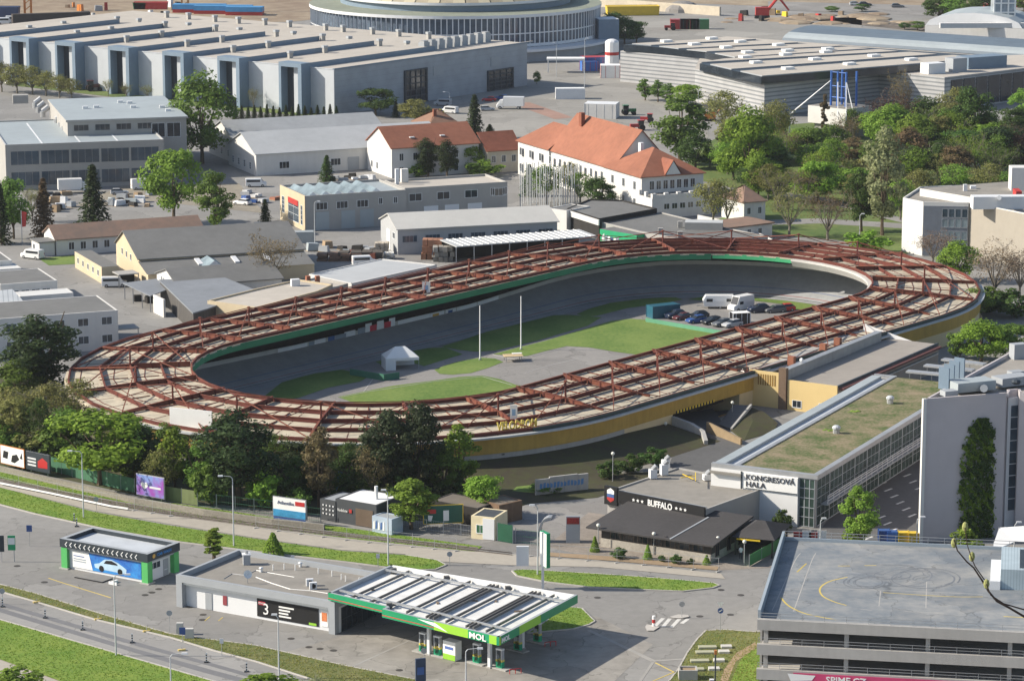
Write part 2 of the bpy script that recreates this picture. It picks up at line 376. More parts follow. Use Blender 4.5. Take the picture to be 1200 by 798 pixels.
# --- steel on the roof
for k in range(NK):                                    # radial plate girders, tapering to a point outwards
    mb = MB(); near = k <= NS or k >= NK - 3
    o1 = 17.6 if near else 19.6
    A, B, C = (.35, zd(0) + .95), (10.2, zd(10) + .9), (o1, zd(o1) + (.28 if near else .6))
    for (oa, za), (ob, zb) in ((A, B), (B, C)):
        p = vp(k, oa, za); q = vp(k, ob, zb); sd = (q - p).cross(Vector((0, 0, 1))).normalized()
        for w, t0, t1 in ((.09, .07, .80), (.34, 0, .07)):
            e = .8 if True else 0
            b = [vp(k, oa, 0) + sd * w / 2, vp(k, ob, 0) + sd * w / 2, vp(k, ob, 0) - sd * w / 2, vp(k, oa, 0) - sd * w / 2]
            z0a, z0b = (zd(oa) + .06, zd(ob) + .06) if t1 > .5 else (za - t1, zb - t1)
            bb = [Vector((b[0].x, b[0].y, z0a)), Vector((b[1].x, b[1].y, z0b)), Vector((b[2].x, b[2].y, z0b)), Vector((b[3].x, b[3].y, z0a))]
            tt = [Vector((b[0].x, b[0].y, za - t0)), Vector((b[1].x, b[1].y, zb - t0)), Vector((b[2].x, b[2].y, zb - t0)), Vector((b[3].x, b[3].y, za - t0))]
            mb.hexa(bb, tt, M_rust)
    for i in range(1, 9):                              # stiffeners
        o = o1 * i / 9; zt = (A[1] + (B[1] - A[1]) * o / B[0]) if o < B[0] else (B[1] + (C[1] - B[1]) * (o - B[0]) / (C[0] - B[0]))
        mb.box(vp(k, o, zd(o) + .05), (.26, .26, max(.1, zt - zd(o) - .1)), M_rust2, VPHI)
    mb.build('roof_girder', velo)
    mb = MB(); mb.cyl(vp(k, 10.2, zd(10) + .9), vp(k, 10.2, zd(10) + 3.3), .17, M_rust2, .15, 6); mb.cyl(vp(k, 10.2, zd(10) + 3.3), vp(k, 10.2, zd(10) + 3.5), .3, M_rust, .3, 6); mb.build('roof_post', velo)
    top = vp(k, 10.2, zd(10) + 3.3); mb = MB()
    mb.cyl(top, vp(k + 1, 1.0, zd(0) + .95), .1, M_rust, n=4); mb.cyl(top, vp(k + 1, 19.6, zd(19) + .5), .1, M_rust, n=4)
    mb.cyl(top, vp(k - 1, 19.6, zd(19) + .5), .085, M_rust, n=4); mb.cyl(top, vp(k - .5, 15.2, zd(15) + .5), .085, M_rust2, n=4)
    if (k % 3) == 0: mb.cyl(top, vp(k - 1, 1.0, zd(0) + .95), .085, M_rust2, n=4)
    mb.build('tie_rod', velo)
for o, h, w in ((5.2, .74, .26), (10.2, .78, .28), (15.2, .72, .26)):   # ring purlins
    mb = MB()
    for k in range(NK):
        p = vp(k + .012, o, zd(o) + h); q = vp(k + .988, o, zd(o) + h)
        mb.bar(p, q, w, .08, M_rust); mb.bar(p - Vector((0, 0, .08)), q - Vector((0, 0, .08)), .07, h - .14, M_rust2)
    mb.build('purlin_ring', velo)
mb = MB()
for k in range(NK * 2):
    p = vp(k / 2, .18, zd(0) + .62); q = vp(k / 2 + .5, .18, zd(0) + .62); mb.bar(p, q, .3, .09, M_rust); mb.bar(p - Vector((0, 0, .09)), q - Vector((0, 0, .09)), .08, .5, M_rust2)
mb.build('inner_rim_beam', velo)
mb = MB()
for k in range(NK * 2):
    p = vp(k / 2, 20.0, zd(20.0) + .5); q = vp(k / 2 + .5, 20.0, zd(20.0) + .5); mb.bar(p, q, .25, .5, M_rust2)
mb.build('outer_edge_beam', velo)
mb = MB(); M_gut = mat('gutter_zinc', (.42, .44, .45), .5, .15)
ring(mb, -5, NS + 2, 60, [(20.6, zd(21) + .02), (21.0, zd(21) - .02), (21.0, zd(21) - .3), (20.6, zd(21) - .34)], M_gut)
M_gdark = mat('dark_green_parapet', (.03, .05, .05), .6)
ring(mb, -1, NS + 1, 48, [(20.3, zd(21)), (20.3, zd(21) + .55), (20.45, zd(21) + .55), (20.45, zd(21))], M_gdark)
mb.build('edge_gutter', velo)
# --- fascia round the mouth: green on the far straight, bare pale lip on the bends
mb = MB(); ring(mb, NS + NB - 2.7, 2 * NS + NB + 3.0, 60, [(-.02, zd(0) - .02), (-.02, zd(0) - 1.15), (.15, zd(0) - 1.15), (.15, zd(0) - .02)], M_green); mb.build('green_fascia', velo)
mb = MB(); M_green2 = mat('light_green_board', (.06, .38, .17), .5, .15)
ring(mb, NS + NB - 4.3, NS + NB - 2.72, 14, [(-.02, zd(0) - .05), (-.02, zd(0) - .95), (.12, zd(0) - .95), (.12, zd(0) - .05)], M_green2); mb.build('bright_green_board', velo)
mb = MB(); ring(mb, NS + 1.0, NS + NB - 4.32, 30, [(.15, zd(0)), (-.75, zd(0) - .02), (-.75, zd(0) - .4), (.15, zd(0) - 1.6)], M_lip); mb.build('rim_lip', velo); mb = MB()  # underside made deeper than the visible lip, to shade the banked track
ring(mb, 2 * NS + NB + 3.02, NK - 1.5, 30, [(.15, zd(0)), (-.7, zd(0) - .02), (-.7, zd(0) - .4), (.15, zd(0) - .5)], M_lip); mb.build('rim_lip', velo)
# --- outer wall: ochre band above plaster and concrete, open at the underpass
KO0, KO1 = (48.3 - 33.5) / (2 * VS) * NS, (48.3 - 15.0) / (2 * VS) * NS
mb = MB(); ring(mb, -5, NS + 5, 120, [(20.25, zd(21) - .36), (20.25, 2.55), (20.0, 2.55), (20.0, zd(21) - .36)], M_yell); mb.build('ochre_wall_band', velo)
mb = MB(); ring(mb, -5, KO0 - 1.05, 50, [(20.1, 2.56), (20.1, -.1)], M_conc); ring(mb, KO0 - 1.05, KO0, 8, [(20.1, 2.56), (20.1, -.1)], M_cream); ring(mb, KO1, NS + 5, 80, [(20.1, 2.56), (20.1, -.1)], M_cream)
for k in (KO0, KO1): mb.poly([vp(k, 20.1, -2.2), vp(k, 10.4, -2.2), vp(k, 10.4, 2.9), vp(k, 20.1, 2.9)], M_cream)
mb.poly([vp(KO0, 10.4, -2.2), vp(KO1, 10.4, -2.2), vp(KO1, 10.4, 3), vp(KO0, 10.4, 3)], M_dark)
mb.build('plinth_wall', velo)
mb = MB(); ring(mb, NS + 5, NK - 5, 80, [(20.0, zd(21) - .36), (20.0, 0)], mat('grey_brown_wall', (.2, .17, .14), .9, .25, streak=.4)); mb.build('back_wall', velo)
M_blk = mat('black_paint', (.015, .015, .016), .5, .1); M_wht = mat('white_paint', (.78, .78, .76), .6, .05); M_ylw = mat('yellow_paint', (.7, .48, .03), .5, .1)
mb = MB(); k0 = KO0 + .05; n = 26
for i in range(n):
    a = k0 + (KO1 - k0 - .6) * i / n; b = k0 + (KO1 - k0 - .6) * (i + 1) / n
    ring(mb, a, b, 1, [(20.29, 2.95), (20.29, 2.52), (20.15, 2.52)], M_ylw if i % 2 else M_blk)
mb.build('hazard_stripe', velo)
# yellow roof lettering and white boards on the near edge
p0 = vl(-73.4, -42, 5.9)
a, b = W(582, 503, 5.6), W(629, 498, 5.6); lt = MB()
txt = text('roof_lettering', 'VELODROM', mat('yellow_letter_paint', (.75, .6, .12), .5, .05), (a.x, a.y, 5.35), (b.x - a.x, b.y - a.y, 0), (0, 0, 1), 1.35, velo, .12, (b - a).length, bold=.035)
for (x, y, w, h, nm) in ((602, 491, 1.1, 2.2, 'white_board'), (499.5, 343, 1.5, 2.0, 'white_board')):
    p = W(x, y, 6.0); mb = MB(); mb.box((p.x, p.y, p.z), (w, .1, h), M_wht); mb.box((p.x, p.y - .06, p.z + h * .25), (w * .5, .03, h * .45), mat('board_print_blue', (.25, .4, .6), .6)); mb.build(nm, velo)
p = W(224, 500, 5.5); mb = MB(); mb.box((p.x, p.y, 5.4), (7.2, .2, 2.8), M_wht, -.4); mb.build('white_board', velo)
# ad boards along the far track wall
M_ab = [mat('advert_white', (.74, .75, .76), .5, .06), mat('advert_blue', (.06, .12, .3), .5), mat('advert_red', (.55, .03, .06), .5), mat('advert_grey', (.25, .3, .36), .5), mat('advert_orange', (.6, .35, .08), .5)]
def kf(px, py):                                        # stadium parameter of a picture point on the far straight
    q = W(px, py, .6) - VC; return NS + NB + (VS - q.dot(VX)) * NS / (2 * VS)
ads = [(330, 409, 365, 401, 0, .7), (366, 400.5, 372, 399, 3, .7), (373, 399, 386, 396, 0, .8), (387, 395, 394, 393, 1, .8), (395, 393, 408, 390, 3, .8), (409, 391, 422, 388, 0, 1.0), (423, 387, 431, 385, 3, 1.1), (432, 385, 438, 383, 0, 1.6), (439, 384, 446, 382, 2, 1.1), (447, 382, 454, 380, 0, 1.6), (455, 380, 462, 378, 2, 1.1), (463, 379, 468, 377, 0, 1.6),
       (470, 376, 506, 367, 0, .8), (507, 367, 522, 363, 0, .75), (510, 366.4, 517, 364.6, 4, .5), (526, 363, 538, 360, 0, .75), (529, 362.3, 534, 361, 1, .5), (540, 360, 560, 354, 0, .75), (562, 354, 585, 348, 0, .7)]
for (x0, y0, x1, y1, c, h) in ads:
    ka, kb = kf(x0, y0), kf(x1, y1); mb = MB()
    ring(mb, min(ka, kb), max(ka, kb), 2, [(9.94, lambda k: bank(k) + .02), (9.9, lambda k, h=h: bank(k) + h), (9.98, lambda k, h=h: bank(k) + h)], M_ab[c]); mb.build('advert_board', velo)
mb = MB()                                              # painted track lines
for o, c in ((2.6, (.03, .03, .03)), (3.3, (.25, .06, .05)), (5.0, (.07, .11, .25))):
    z = lambda k, o=o: ZI + .12 + (bank(k) - ZI) * .44 * (o - 2.4) / 4.0 + .02
    z2 = lambda k, o=o: ZI + .12 + (bank(k) - ZI) * .44 * (o + .12 - 2.4) / 4.0 + .02
    ring(mb, 0, NK, NK * 3, [(o, z), (o + .12, z2)], mat('track_line_%d' % int(-o * 10), c, .7))
mb.build('track_line', velo)
# ---------------------------------------------------------------- infield
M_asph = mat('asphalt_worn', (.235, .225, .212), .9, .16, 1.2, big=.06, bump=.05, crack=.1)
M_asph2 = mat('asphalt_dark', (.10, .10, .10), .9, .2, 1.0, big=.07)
M_grass = mat('lawn_grass', (.08, .15, .026), .95, .3, 1.4, c2=(.17, .23, .055), big=.09, bump=.4)
M_grassd = mat('rough_grass', (.05, .085, .02), .95, .3, 1.1, c2=(.11, .13, .045), big=.12, bump=.4)
mb = MB(); mb.poly([vp(NK * i / 136, .3, ZI + .03) for i in range(136)], M_asph); struct(mb.build('infield_tarmac'))
for i, px in enumerate((
    [(396, 465), (430, 458), (460, 452), (507, 446), (540, 441.5), (565, 440), (585, 444), (605, 451), (640, 456), (600, 470), (500, 480), (420, 474)],
    [(509, 433), (522, 428), (535, 424), (563, 419), (580, 420), (590, 424), (572, 431), (552, 437), (530, 439), (515, 438)],
    [(578, 415), (600, 409), (640, 399), (690, 384), (716, 376), (740, 373.5), (760, 375), (800, 380), (850, 388), (800, 410), (765, 418), (720, 412), (690, 407), (664, 405.5), (640, 411), (618, 417), (604, 418), (590, 416)],
    [(517, 406), (540, 399), (559, 392.5), (600, 379), (630, 369.6), (668, 369), (705, 371.7), (688, 382), (660, 390), (630, 399), (600, 406), (580, 411), (556, 412), (538, 410)],
    [(676, 368), (690, 362), (715, 355), (760, 349), (792, 348.5), (800, 351), (775, 356), (735, 361), (700, 370), (685, 371)],
    [(806, 351), (830, 346.5), (870, 345), (905, 346), (945, 350.5), (985, 356), (960, 366), (930, 362), (915, 356), (880, 352), (840, 353)],
    [(310, 464), (330, 448), (365, 438), (400, 433), (434, 440), (422, 447), (385, 454), (350, 466), (320, 471)],
    [(474, 413), (500, 408), (522, 407), (542, 415), (522, 421), (497, 429), (480, 424)],
    [(440, 424), (466, 417), (470, 425), (452, 430)])):
    sheet('lawn', px, ZI + .06 + .004 * i, M_grass)
mb = MB()
strip(mb, [(578, 415.5), (604, 421), (620, 418), (664, 406.5), (690, 408)], .14, ZI + .03, ZI + .08, M_conc)
strip(mb, [(396, 466), (430, 459), (507, 447), (565, 441), (600, 451)], .14, ZI + .03, ZI + .08, M_conc); struct(mb.build('infield_kerb'))
mb = MB(); strip(mb, [(615, 437), (640, 429), (682, 419)], .12, ZI + .03, ZI + .05, mat('faded_line_paint', (.42, .41, .39), .8)); strip(mb, [(420, 467), (440, 440)], .1, ZI + .03, ZI + .05, MATS['faded_line_paint']); struct(mb.build('court_line'))
# embankment outside the near wall
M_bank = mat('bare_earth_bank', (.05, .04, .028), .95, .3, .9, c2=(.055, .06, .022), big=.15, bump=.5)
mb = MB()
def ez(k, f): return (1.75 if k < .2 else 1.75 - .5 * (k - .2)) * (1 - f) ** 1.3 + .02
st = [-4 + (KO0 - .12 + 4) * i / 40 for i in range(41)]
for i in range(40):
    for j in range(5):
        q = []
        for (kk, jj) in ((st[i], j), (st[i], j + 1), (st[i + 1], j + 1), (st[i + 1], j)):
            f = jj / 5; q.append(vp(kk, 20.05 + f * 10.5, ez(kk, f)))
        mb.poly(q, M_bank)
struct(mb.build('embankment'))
# retaining walls and ramp by the underpass
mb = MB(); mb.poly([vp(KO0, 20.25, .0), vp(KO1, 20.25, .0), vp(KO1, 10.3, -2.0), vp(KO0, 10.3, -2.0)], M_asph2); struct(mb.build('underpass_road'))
rt = thing('retaining_wall', 'curved cream concrete retaining wall left of the underpass mouth', 'wall', vp(KO0, 21, 0))
mb = MB(); pts = [vp(KO0, 20.2, 0), vp(KO0 - .02, 24, 0), vp(KO0 - .12, 27, 0), vp(KO0 - .4, 30, 0)]; zz = [2.2, 1.7, 1.2, .7]
for i in range(3):
    d = (pts[i + 1] - pts[i]).normalized(); s_ = Vector((-d.y, d.x, 0)) * .3
    mb.hexa([pts[i] + s_, pts[i + 1] + s_, pts[i + 1] - s_, pts[i] - s_][::-1], [p + Vector((0, 0, z)) for p, z in ((pts[i] + s_, zz[i]), (pts[i + 1] + s_, zz[i + 1]), (pts[i + 1] - s_, zz[i + 1]), (pts[i] - s_, zz[i]))][::-1], M_conc)
mb.build('wall', rt)
# ================================================================ GROUND
M_base = mat('yard_tarmac', (.238, .232, .22), .92, .14, .8, big=.05, bump=.05, crack=.09)
mb = MB(); n = NK * 4; c0 = VC
for i in range(n):
    a, b = vp(NK * i / n, 20.8, 0), vp(NK * (i + 1) / n, 20.8, 0)
    f = lambda p, r: c0 + (p - c0).normalized() * r
    A, B = f(a, 250), f(b, 250); C, D = f(a, 7000), f(b, 7000)
    mb.poly([a, A, B, b], M_base); mb.poly([A, C, D, B], M_base)
struct(mb.build('ground', org=(0, 0, 0)))
M_pale = mat('pale_paving', (.36, .33, .28), .92, .12, 1.0, big=.1, bump=.05)
M_road = mat('road_asphalt', (.265, .258, .245), .9, .12, 1.3, big=.05, bump=.04, crack=.12)
M_wheel = mat('road_wheel_track', (.17, .17, .175), .85, .12, 1.3, big=.06)
M_far = mat('fairground_tarmac', (.26, .25, .228), .92, .14, .4, big=.03, crack=.05)
M_earth = mat('bare_brown_earth', (.20, .145, .10), .95, .3, .15, c2=(.33, .27, .19), big=.02, bump=.5)
M_park = mat('park_grass', (.07, .12, .028), .95, .3, .5, c2=(.14, .17, .05), big=.05, bump=.3)
M_verge = mat('verge_grass', (.10, .19, .022), .95, .3, 2.2, c2=(.20, .265, .045), big=.22, bump=.5)
M_vdry = mat('dry_verge_grass', (.08, .115, .025), .95, .3, 2.0, c2=(.18, .175, .07), big=.35, bump=.5)
M_ball = mat('tram_ballast', (.17, .15, .13), .95, .3, 2.5, big=.3, bump=.5)
M_kerb = mat('kerb_stone', (.42, .40, .37), .85, .15, 1.0)
M_dirt = mat('trodden_dirt', (.30, .22, .14), .95, .2, 1.2, bump=.3)
M_line = mat('road_line_white', (.55, .54, .51), .8, .2, 1.5); M_liney = mat('road_line_yellow', (.55, .42, .10), .8, .2, 1.5)
# --- far
sheet('construction_ground', [(-60, 29), (340, 26), (520, 8), (800, 4), (1300, 22), (1300, -40), (-60, -40)], .04, M_earth)
sheet('fairground_tarmac', [(690, 60), (1010, 70), (1010, 20), (860, 22), (715, 14)], .06, M_far)
sheet('far_road', [(900, 12), (1300, 26), (1300, 12), (900, 2)], .08, M_asph)
sheet('fairground_square', [(480, 170), (830, 170), (830, 110), (730, 60), (600, 60), (500, 125)], .03, M_far)
sheet('red_paved_strip', [(600, 122), (620, 120), (672, 138), (650, 140)], .05, mat('red_paving', (.30, .19, .15), .9))
sheet('park', [(800, 207), (812, 178), (860, 150), (940, 145), (1060, 135), (1240, 150), (1240, 262), (1060, 298), (980, 281), (905, 275), (884, 262), (880, 225)], .04, M_park)
sheet('park_path', [(895, 264), (960, 262), (1060, 268), (1060, 262), (960, 256), (895, 258)], .06, M_asph)
sheet('park_path', [(905, 228), (960, 236), (1060, 262), (1060, 256), (962, 231), (905, 224)], .06, M_asph)
sheet('lawn', [(45, 303), (94, 298.5), (94, 309), (57, 311)], .05, M_grass)
sheet('lawn', [(816, 262), (862, 252), (880, 268), (850, 274), (822, 268)], .05, M_grass)
sheet('yard_gravel', [(80, 245), (180, 236), (310, 250), (280, 215), (150, 215)], .03, mat('yard_gravel', (.25, .225, .18), .95, .25, .8, big=.1))
sheet('hedge_bank', [(10, 100), (230, 125), (400, 140), (400, 128), (240, 116), (60, 90), (0, 78)], .05, M_park)
# --- tram corridor and fence strip along the avenue
sheet('trackside_grass', [(-60, 528), (0, 545), (60, 560), (160, 583), (300, 603), (420, 620), (565, 640), (556, 646), (420, 632), (300, 617), (160, 597), (0, 563), (-60, 548)], .05, M_verge)
sheet('tram_ballast', [(-60, 546), (0, 560), (90, 578), (200, 598), (330, 615), (470, 631), (560, 641), (560, 646), (470, 636), (330, 621), (200, 604), (90, 585), (0, 567), (-60, 552)], .06, M_ball)
mb = MB()
for off in (0, 2.4):
    strip(mb, [(-60, 549 + off), (0, 562 + off), (90, 580 + off), (200, 599.5 + off), (330, 616.5 + off), (470, 632 + off), (600, 647 + off)], .12, .06, .16, mat('rail_steel', (.2, .17, .15), .4, .2, metal=.6))
struct(mb.build('tram_rail'))
sheet('pale_path', [(-60, 552), (0, 567), (90, 585), (200, 604), (330, 621), (470, 636), (560, 646), (640, 652), (700, 656), (845, 672), (850, 678), (700, 664), (600, 662), (520, 658), (475, 649), (400, 644), (300, 630), (200, 614), (110, 598), (0, 571), (-60, 556)], .045, M_pale)
sheet('reddish_soil_strip', [(640, 651), (720, 657), (840, 668), (843, 664), (720, 652), (645, 647)], .06, M_dirt)
# grass strip between the path and the slip road
sheet('verge', [(-60, 556), (0, 571), (110, 599.5), (200, 615.5), (300, 631), (400, 645), (475, 650), (512, 656), (522, 661), (510, 666), (480, 667), (412, 658), (300, 645), (212, 634), (125, 619), (42, 601), (0, 590), (-60, 573)], .10, M_verge)
mb = MB(); strip(mb, [(-60, 573.5), (0, 590.5), (42, 601.5), (125, 619.5), (212, 634.5), (300, 645.5), (412, 658.5), (480, 667.5), (510, 666.5), (523, 661.2), (512, 655.5), (475, 649.5)], .22, 0, .13, M_kerb); struct(mb.build('kerb'))
# verge between station forecourt and the street
v1 = [(-60, 668), (0, 684), (40, 694), (75, 705), (130, 722), (200, 742), (300, 755.5), (400, 778), (485, 795), (520, 803), (480, 806), (375, 798), (300, 774), (250, 761), (200, 746), (112, 725), (45, 705), (0, 692), (-60, 676)]
sheet('dry_verge', v1, .10, M_vdry)
mb = MB(); strip(mb, v1[:10], .2, 0, .13, M_kerb); strip(mb, v1[10:], .2, 0, .13, M_kerb); struct(mb.build('kerb'))
# street in front
sheet('street', [(-80, 671), (0, 692), (112, 725), (200, 746), (300, 774), (375, 798), (420, 812), (300, 812), (240, 793), (160, 770), (0, 724), (-80, 700)], .012, M_road)
sheet('street_wheel_track', [(-80, 690), (0, 712), (160, 760), (250, 785), (330, 806), (316, 808), (240, 788), (160, 765), (0, 717), (-80, 694)], .017, M_wheel)
sheet('street_wheel_track', [(-80, 682), (0, 705), (160, 752), (250, 777), (340, 802), (330, 804), (250, 781), (160, 756.5), (0, 709.5), (-80, 686)], .018, M_wheel)
sheet('near_lawn', [(-80, 703), (0, 726), (160, 772), (240, 795), (300, 812), (120, 812), (72, 798), (0, 772), (-80, 740)], .09, M_verge)
mb = MB(); strip(mb, [(-80, 702), (0, 725), (160, 771), (240, 794), (300, 811)], .3, 0, .14, M_kerb); struct(mb.build('kerb'))
sheet('near_footpath', [(-80, 740), (0, 772), (72, 798), (110, 812), (40, 812), (0, 798), (-80, 770)], .03, M_pale)
# islands on the right
isl = [(600, 668), (612, 666.5), (640, 668), (690, 671), (750, 675), (800, 679), (837, 682.5), (843, 685), (835, 688), (800, 692), (750, 690), (690, 687), (640, 681), (606, 674)]
sheet('traffic_island_grass', isl, .12, M_verge)
mb = MB(); strip(mb, isl + isl[:1], .2, 0, .14, M_kerb); struct(mb.build('kerb'))
isl = [(618, 741), (640, 727), (655, 713), (668, 710.5), (682, 712), (693, 723), (697, 727), (690, 731), (672, 736), (645, 738.5)]
sheet('traffic_island_grass', isl, .12, M_verge)
mb = MB(); strip(mb, isl + isl[:1], .2, 0, .14, M_kerb); struct(mb.build('kerb'))
isl = [(827, 738), (850, 737), (889, 740), (905, 742), (905, 815), (770, 815), (795, 783), (806, 763), (817, 748)]
sheet('corner_grass', isl, .10, M_vdry)
sheet('corner_lawn', [(862, 785), (872, 765), (888, 752), (900, 752), (900, 815), (850, 815)], .105, M_verge)
sheet('dirt_track', [(885, 752), (889, 757), (862, 775), (852, 800), (850, 815), (838, 815), (848, 785), (862, 765)], .112, M_dirt)
mb = MB(); strip(mb, isl[-4:] + isl[:3], .2, 0, .14, M_kerb); struct(mb.build('kerb'))
# forecourt paving of the filling station, joints and stains
sheet('forecourt_slab', [(330, 765), (400, 745), (560, 700), (700, 722), (765, 755), (705, 812), (520, 812), (400, 778)], .012, mat('forecourt_concrete', (.265, .25, .225), .9, .26, .5, big=.16, bump=.03, crack=.14))
mb = MB(); ln = mat('concrete_joint_band', (.30, .29, .27), .9, .15)
strip(mb, [(690, 738), (766, 774)], .6, .0, .022, ln); strip(mb, [(766, 774), (826, 770)], .5, .0, .0215, ln); strip(mb, [(766, 774.5), (750, 798), (738, 815)], .35, .0, .021, ln); strip(mb, [(412, 781), (480, 750)], .3, 0, .02, ln)
struct(mb.build('drain_band'))
mb = MB()
for (a, b) in (((768, 776), (790, 787)), ((790, 787), (764, 798))): strip(mb, [a, b], .15, 0, .024, M_liney)
strip(mb, [(57, 677), (75, 683), (130, 700)], .15, 0, .02, M_liney)
for (x0, y0, x1, y1) in ((240, 727, 246, 722), (256, 727, 261, 723)): strip(mb, [(x0, y0), (x1, y1)], .12, 0, .02, M_liney)
struct(mb.build('yellow_line'))
mb = MB()
for (x0, y0, x1, y1) in ((768, 733, 777, 724), (777, 734, 785, 724.5), (787, 734.5, 797, 724), (799, 730, 806, 725)): strip(mb, [(x0, y0), (x1, y1)], .5, 0, .022, M_line)
struct(mb.build('crossing_stripe'))
isl = [(756, 734), (758, 731), (766, 732.5), (773, 734), (766, 738.5), (758, 738.5)]
sheet('refuge_island', isl, .12, M_kerb)
isl = [(785, 722), (795, 719.5), (806, 720), (808, 722), (800, 724), (789, 724)]
sheet('refuge_island', isl, .12, M_kerb)
mb = MB(); mh = mat('iron_cover', (.06, .055, .05), .7, .3)
RR = random.Random(3)
for (x, y) in ((170, 697), (178, 694), (186, 690), (222, 711), (238, 720), (237, 726), (362, 758), (375, 760), (391, 762), (341, 748), (468, 785), (868, 697), (856, 720), (120, 660), (52, 682), (20, 663), (845, 691), (820, 722), (700, 700)):
    p = W(x, y); mb.cyl((p.x, p.y, 0), (p.x, p.y, .024), .45, mh, n=10)
o = mb.build('manhole_cover'); struct(o)
# restaurant and congress yards
sheet('restaurant_yard', [(640, 640), (680, 650), (760, 662), (842, 668), (920, 664), (935, 640), (900, 600), (760, 610), (690, 600)], .02, mat('stone_chippings', (.24, .21, .18), .95, .3, 2.0, big=.3, bump=.4))
sheet('parking_yard', [(955, 640), (1090, 640), (1090, 500), (1040, 520), (960, 622)], .015, M_asph2)
sheet('yard_ramp', [(560, 640), (640, 652), (720, 600), (780, 560), (850, 540), (830, 525), (770, 560), (690, 590), (600, 600)], .018, M_asph)
sheet('underpass_shade_sheet', [(792, 486), (835, 478), (850, 500), (868, 520), (872, 532), (800, 562), (784, 545), (793, 520)], .026, M_asph2)  # darker asphalt colour stands in for the shade before the underpass
sheet('rubble_strip', [(950, 24), (1090, 38), (1090, 31), (1000, 20)], .06, mat('rubble', (.05, .045, .04), .95, .5, .3, c2=(.22, .18, .14), big=.1, bump=.5))
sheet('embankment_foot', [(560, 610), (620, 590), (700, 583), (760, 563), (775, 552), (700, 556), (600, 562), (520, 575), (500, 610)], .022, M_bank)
sheet('shaded_lawn', [(600, 575), (640, 579), (690, 573), (676, 565), (640, 563), (610, 566)], .03, M_grass)
sheet('thicket_floor', [(-80, 540), (0, 545), (160, 580), (320, 598), (520, 612), (560, 560), (420, 540), (250, 540), (100, 500), (60, 440), (-80, 440)], .025, mat('leaf_litter', (.07, .06, .035), .95, .3, 1.0, c2=(.05, .07, .02), bump=.4))
# ================================================================ FILLING STATION
M_wpan = mat('white_metal_panel', (.66, .67, .68), .5, .06, .5, streak=.15); M_gpan = mat('grey_metal_panel', (.33, .35, .37), .5, .08, .5, streak=.1)
M_anth = mat('anthracite_panel', (.035, .045, .055), .45, .1); M_lgreen = mat('leaf_green_panel', (.09, .40, .12), .45, .08); M_dgreen = mat('deep_green_panel', (.02, .27, .12), .4, .08); M_lime = mat('lime_panel', (.28, .55, .05), .4, .06)
M_bit = mat('bitumen_roof', (.24, .225, .20), .92, .18, .7, big=.15, streak=.0); M_silver = mat('light_roof_membrane', (.46, .49, .52), .6, .1, .4, big=.2)
M_gal = mat('galvanised_steel', (.38, .39, .40), .45, .2, 1.0, metal=.4); M_pole = mat('painted_grey_pole', (.46, .48, .49), .5, .1)
M_glass = mat_glass()
# ---- car wash
fr = Fr((71, 630.5), (172.5, 649), (210.5, 635.5), 4.1); L, D = fr.L, fr.D
cw = thing('car_wash', 'car wash with bright green corner pillars and a blue car poster', 'car wash', fr.ctr())
mb = MB(); fr.box(mb, .7, L - .7, .5, D - .5, 0, 2.75, M_wpan); mb.build('wall', cw)
for (u, v) in ((0, 0), (L - 1.0, 0), (0, D - 1.0), (L - 1.0, D - 1.0)):
    mb = MB(); fr.box(mb, u, u + 1.0, v, v + 1.0, 0, 2.9, M_lgreen); fr.box(mb, u - .25, u + 1.25, v - .25, v + 1.25, 0, .14, M_conc); mb.build('pillar', cw)
mb = MB(); fr.box(mb, .05, L - .05, .1, D - .1, 2.76, 3.0, M_gpan)
for b in ((-.1, L + .1, -.1, .5), (-.1, L + .1, D - .5, D + .1), (-.1, .5, .5, D - .5), (L - .5, L + .1, .5, D - .5)): fr.box(mb, *b, 3.0, 4.1, M_anth, M_gpan)
mb.build('fascia', cw)
mb = MB(); fr.box(mb, .5, L - .5, .5, D - .5, 3.0, 3.55, M_silver); mb.build('roof', cw)
for i in range(16):                                    # white chevrons on the fascia
    u = .9 + i * (L - 2.0) / 16; mb = MB()
    for s_ in (1, -1): mb.bar(fr.p(u, -.13, 3.5), fr.p(u + .28, -.13, 3.5 + .3 * s_), .1, .1, M_wht, up=fr.v)
    mb.build('chevron', cw)
ad = MB(); M_cw = mat('poster_blue', (.03, .10, .42), .4, .6, 1.2, c2=(.05, .28, .65), big=.5)
fr.box(ad, 1.5, 4.2, .38, .5, .35, 2.6, M_wht); fr.box(ad, 4.2, L - 1.4, .385, .5, .35, 2.6, M_cw); pst = ad.build('poster', cw)
mb = MB(); mb.poly([fr.p(4.2, .37, .36), fr.p(5.0, .37, .36), fr.p(4.4, .37, 2.58), fr.p(4.2, .37, 2.58)], M_wht)
car = [(5.4, .85), (5.3, 1.3), (6.2, 1.55), (7.0, 2.15), (8.2, 2.3), (9.3, 2.0), (10.2, 1.6), (10.7, 1.3), (10.6, .75), (9.9, .7), (6.0, .75)]
mb.poly([fr.p(u, .365, z) for u, z in car], mat('poster_car_pale', (.45, .62, .75), .4, .2))
mb.poly([fr.p(u, .355, z) for u, z in ((6.9, 1.6), (7.3, 2.05), (8.2, 2.15), (9.0, 1.9), (9.3, 1.65))], M_blk)
for u in (6.5, 9.6): mb.poly([fr.p(u + .42 * math.cos(a * .628), .35, .85 + .42 * math.sin(a * .628)) for a in range(10)], M_blk)
mb.build('car_picture', pst)
for z in (1.9, 1.5, 1.2): panel(pst, fr.sub(0, .38, L, D), 'front', 1.8, z, 1.8 if z > 1.6 else 2.1, .12, MATS['advert_blue'] if z > 1.6 else MATS['advert_grey'], 'poster_line', .02)
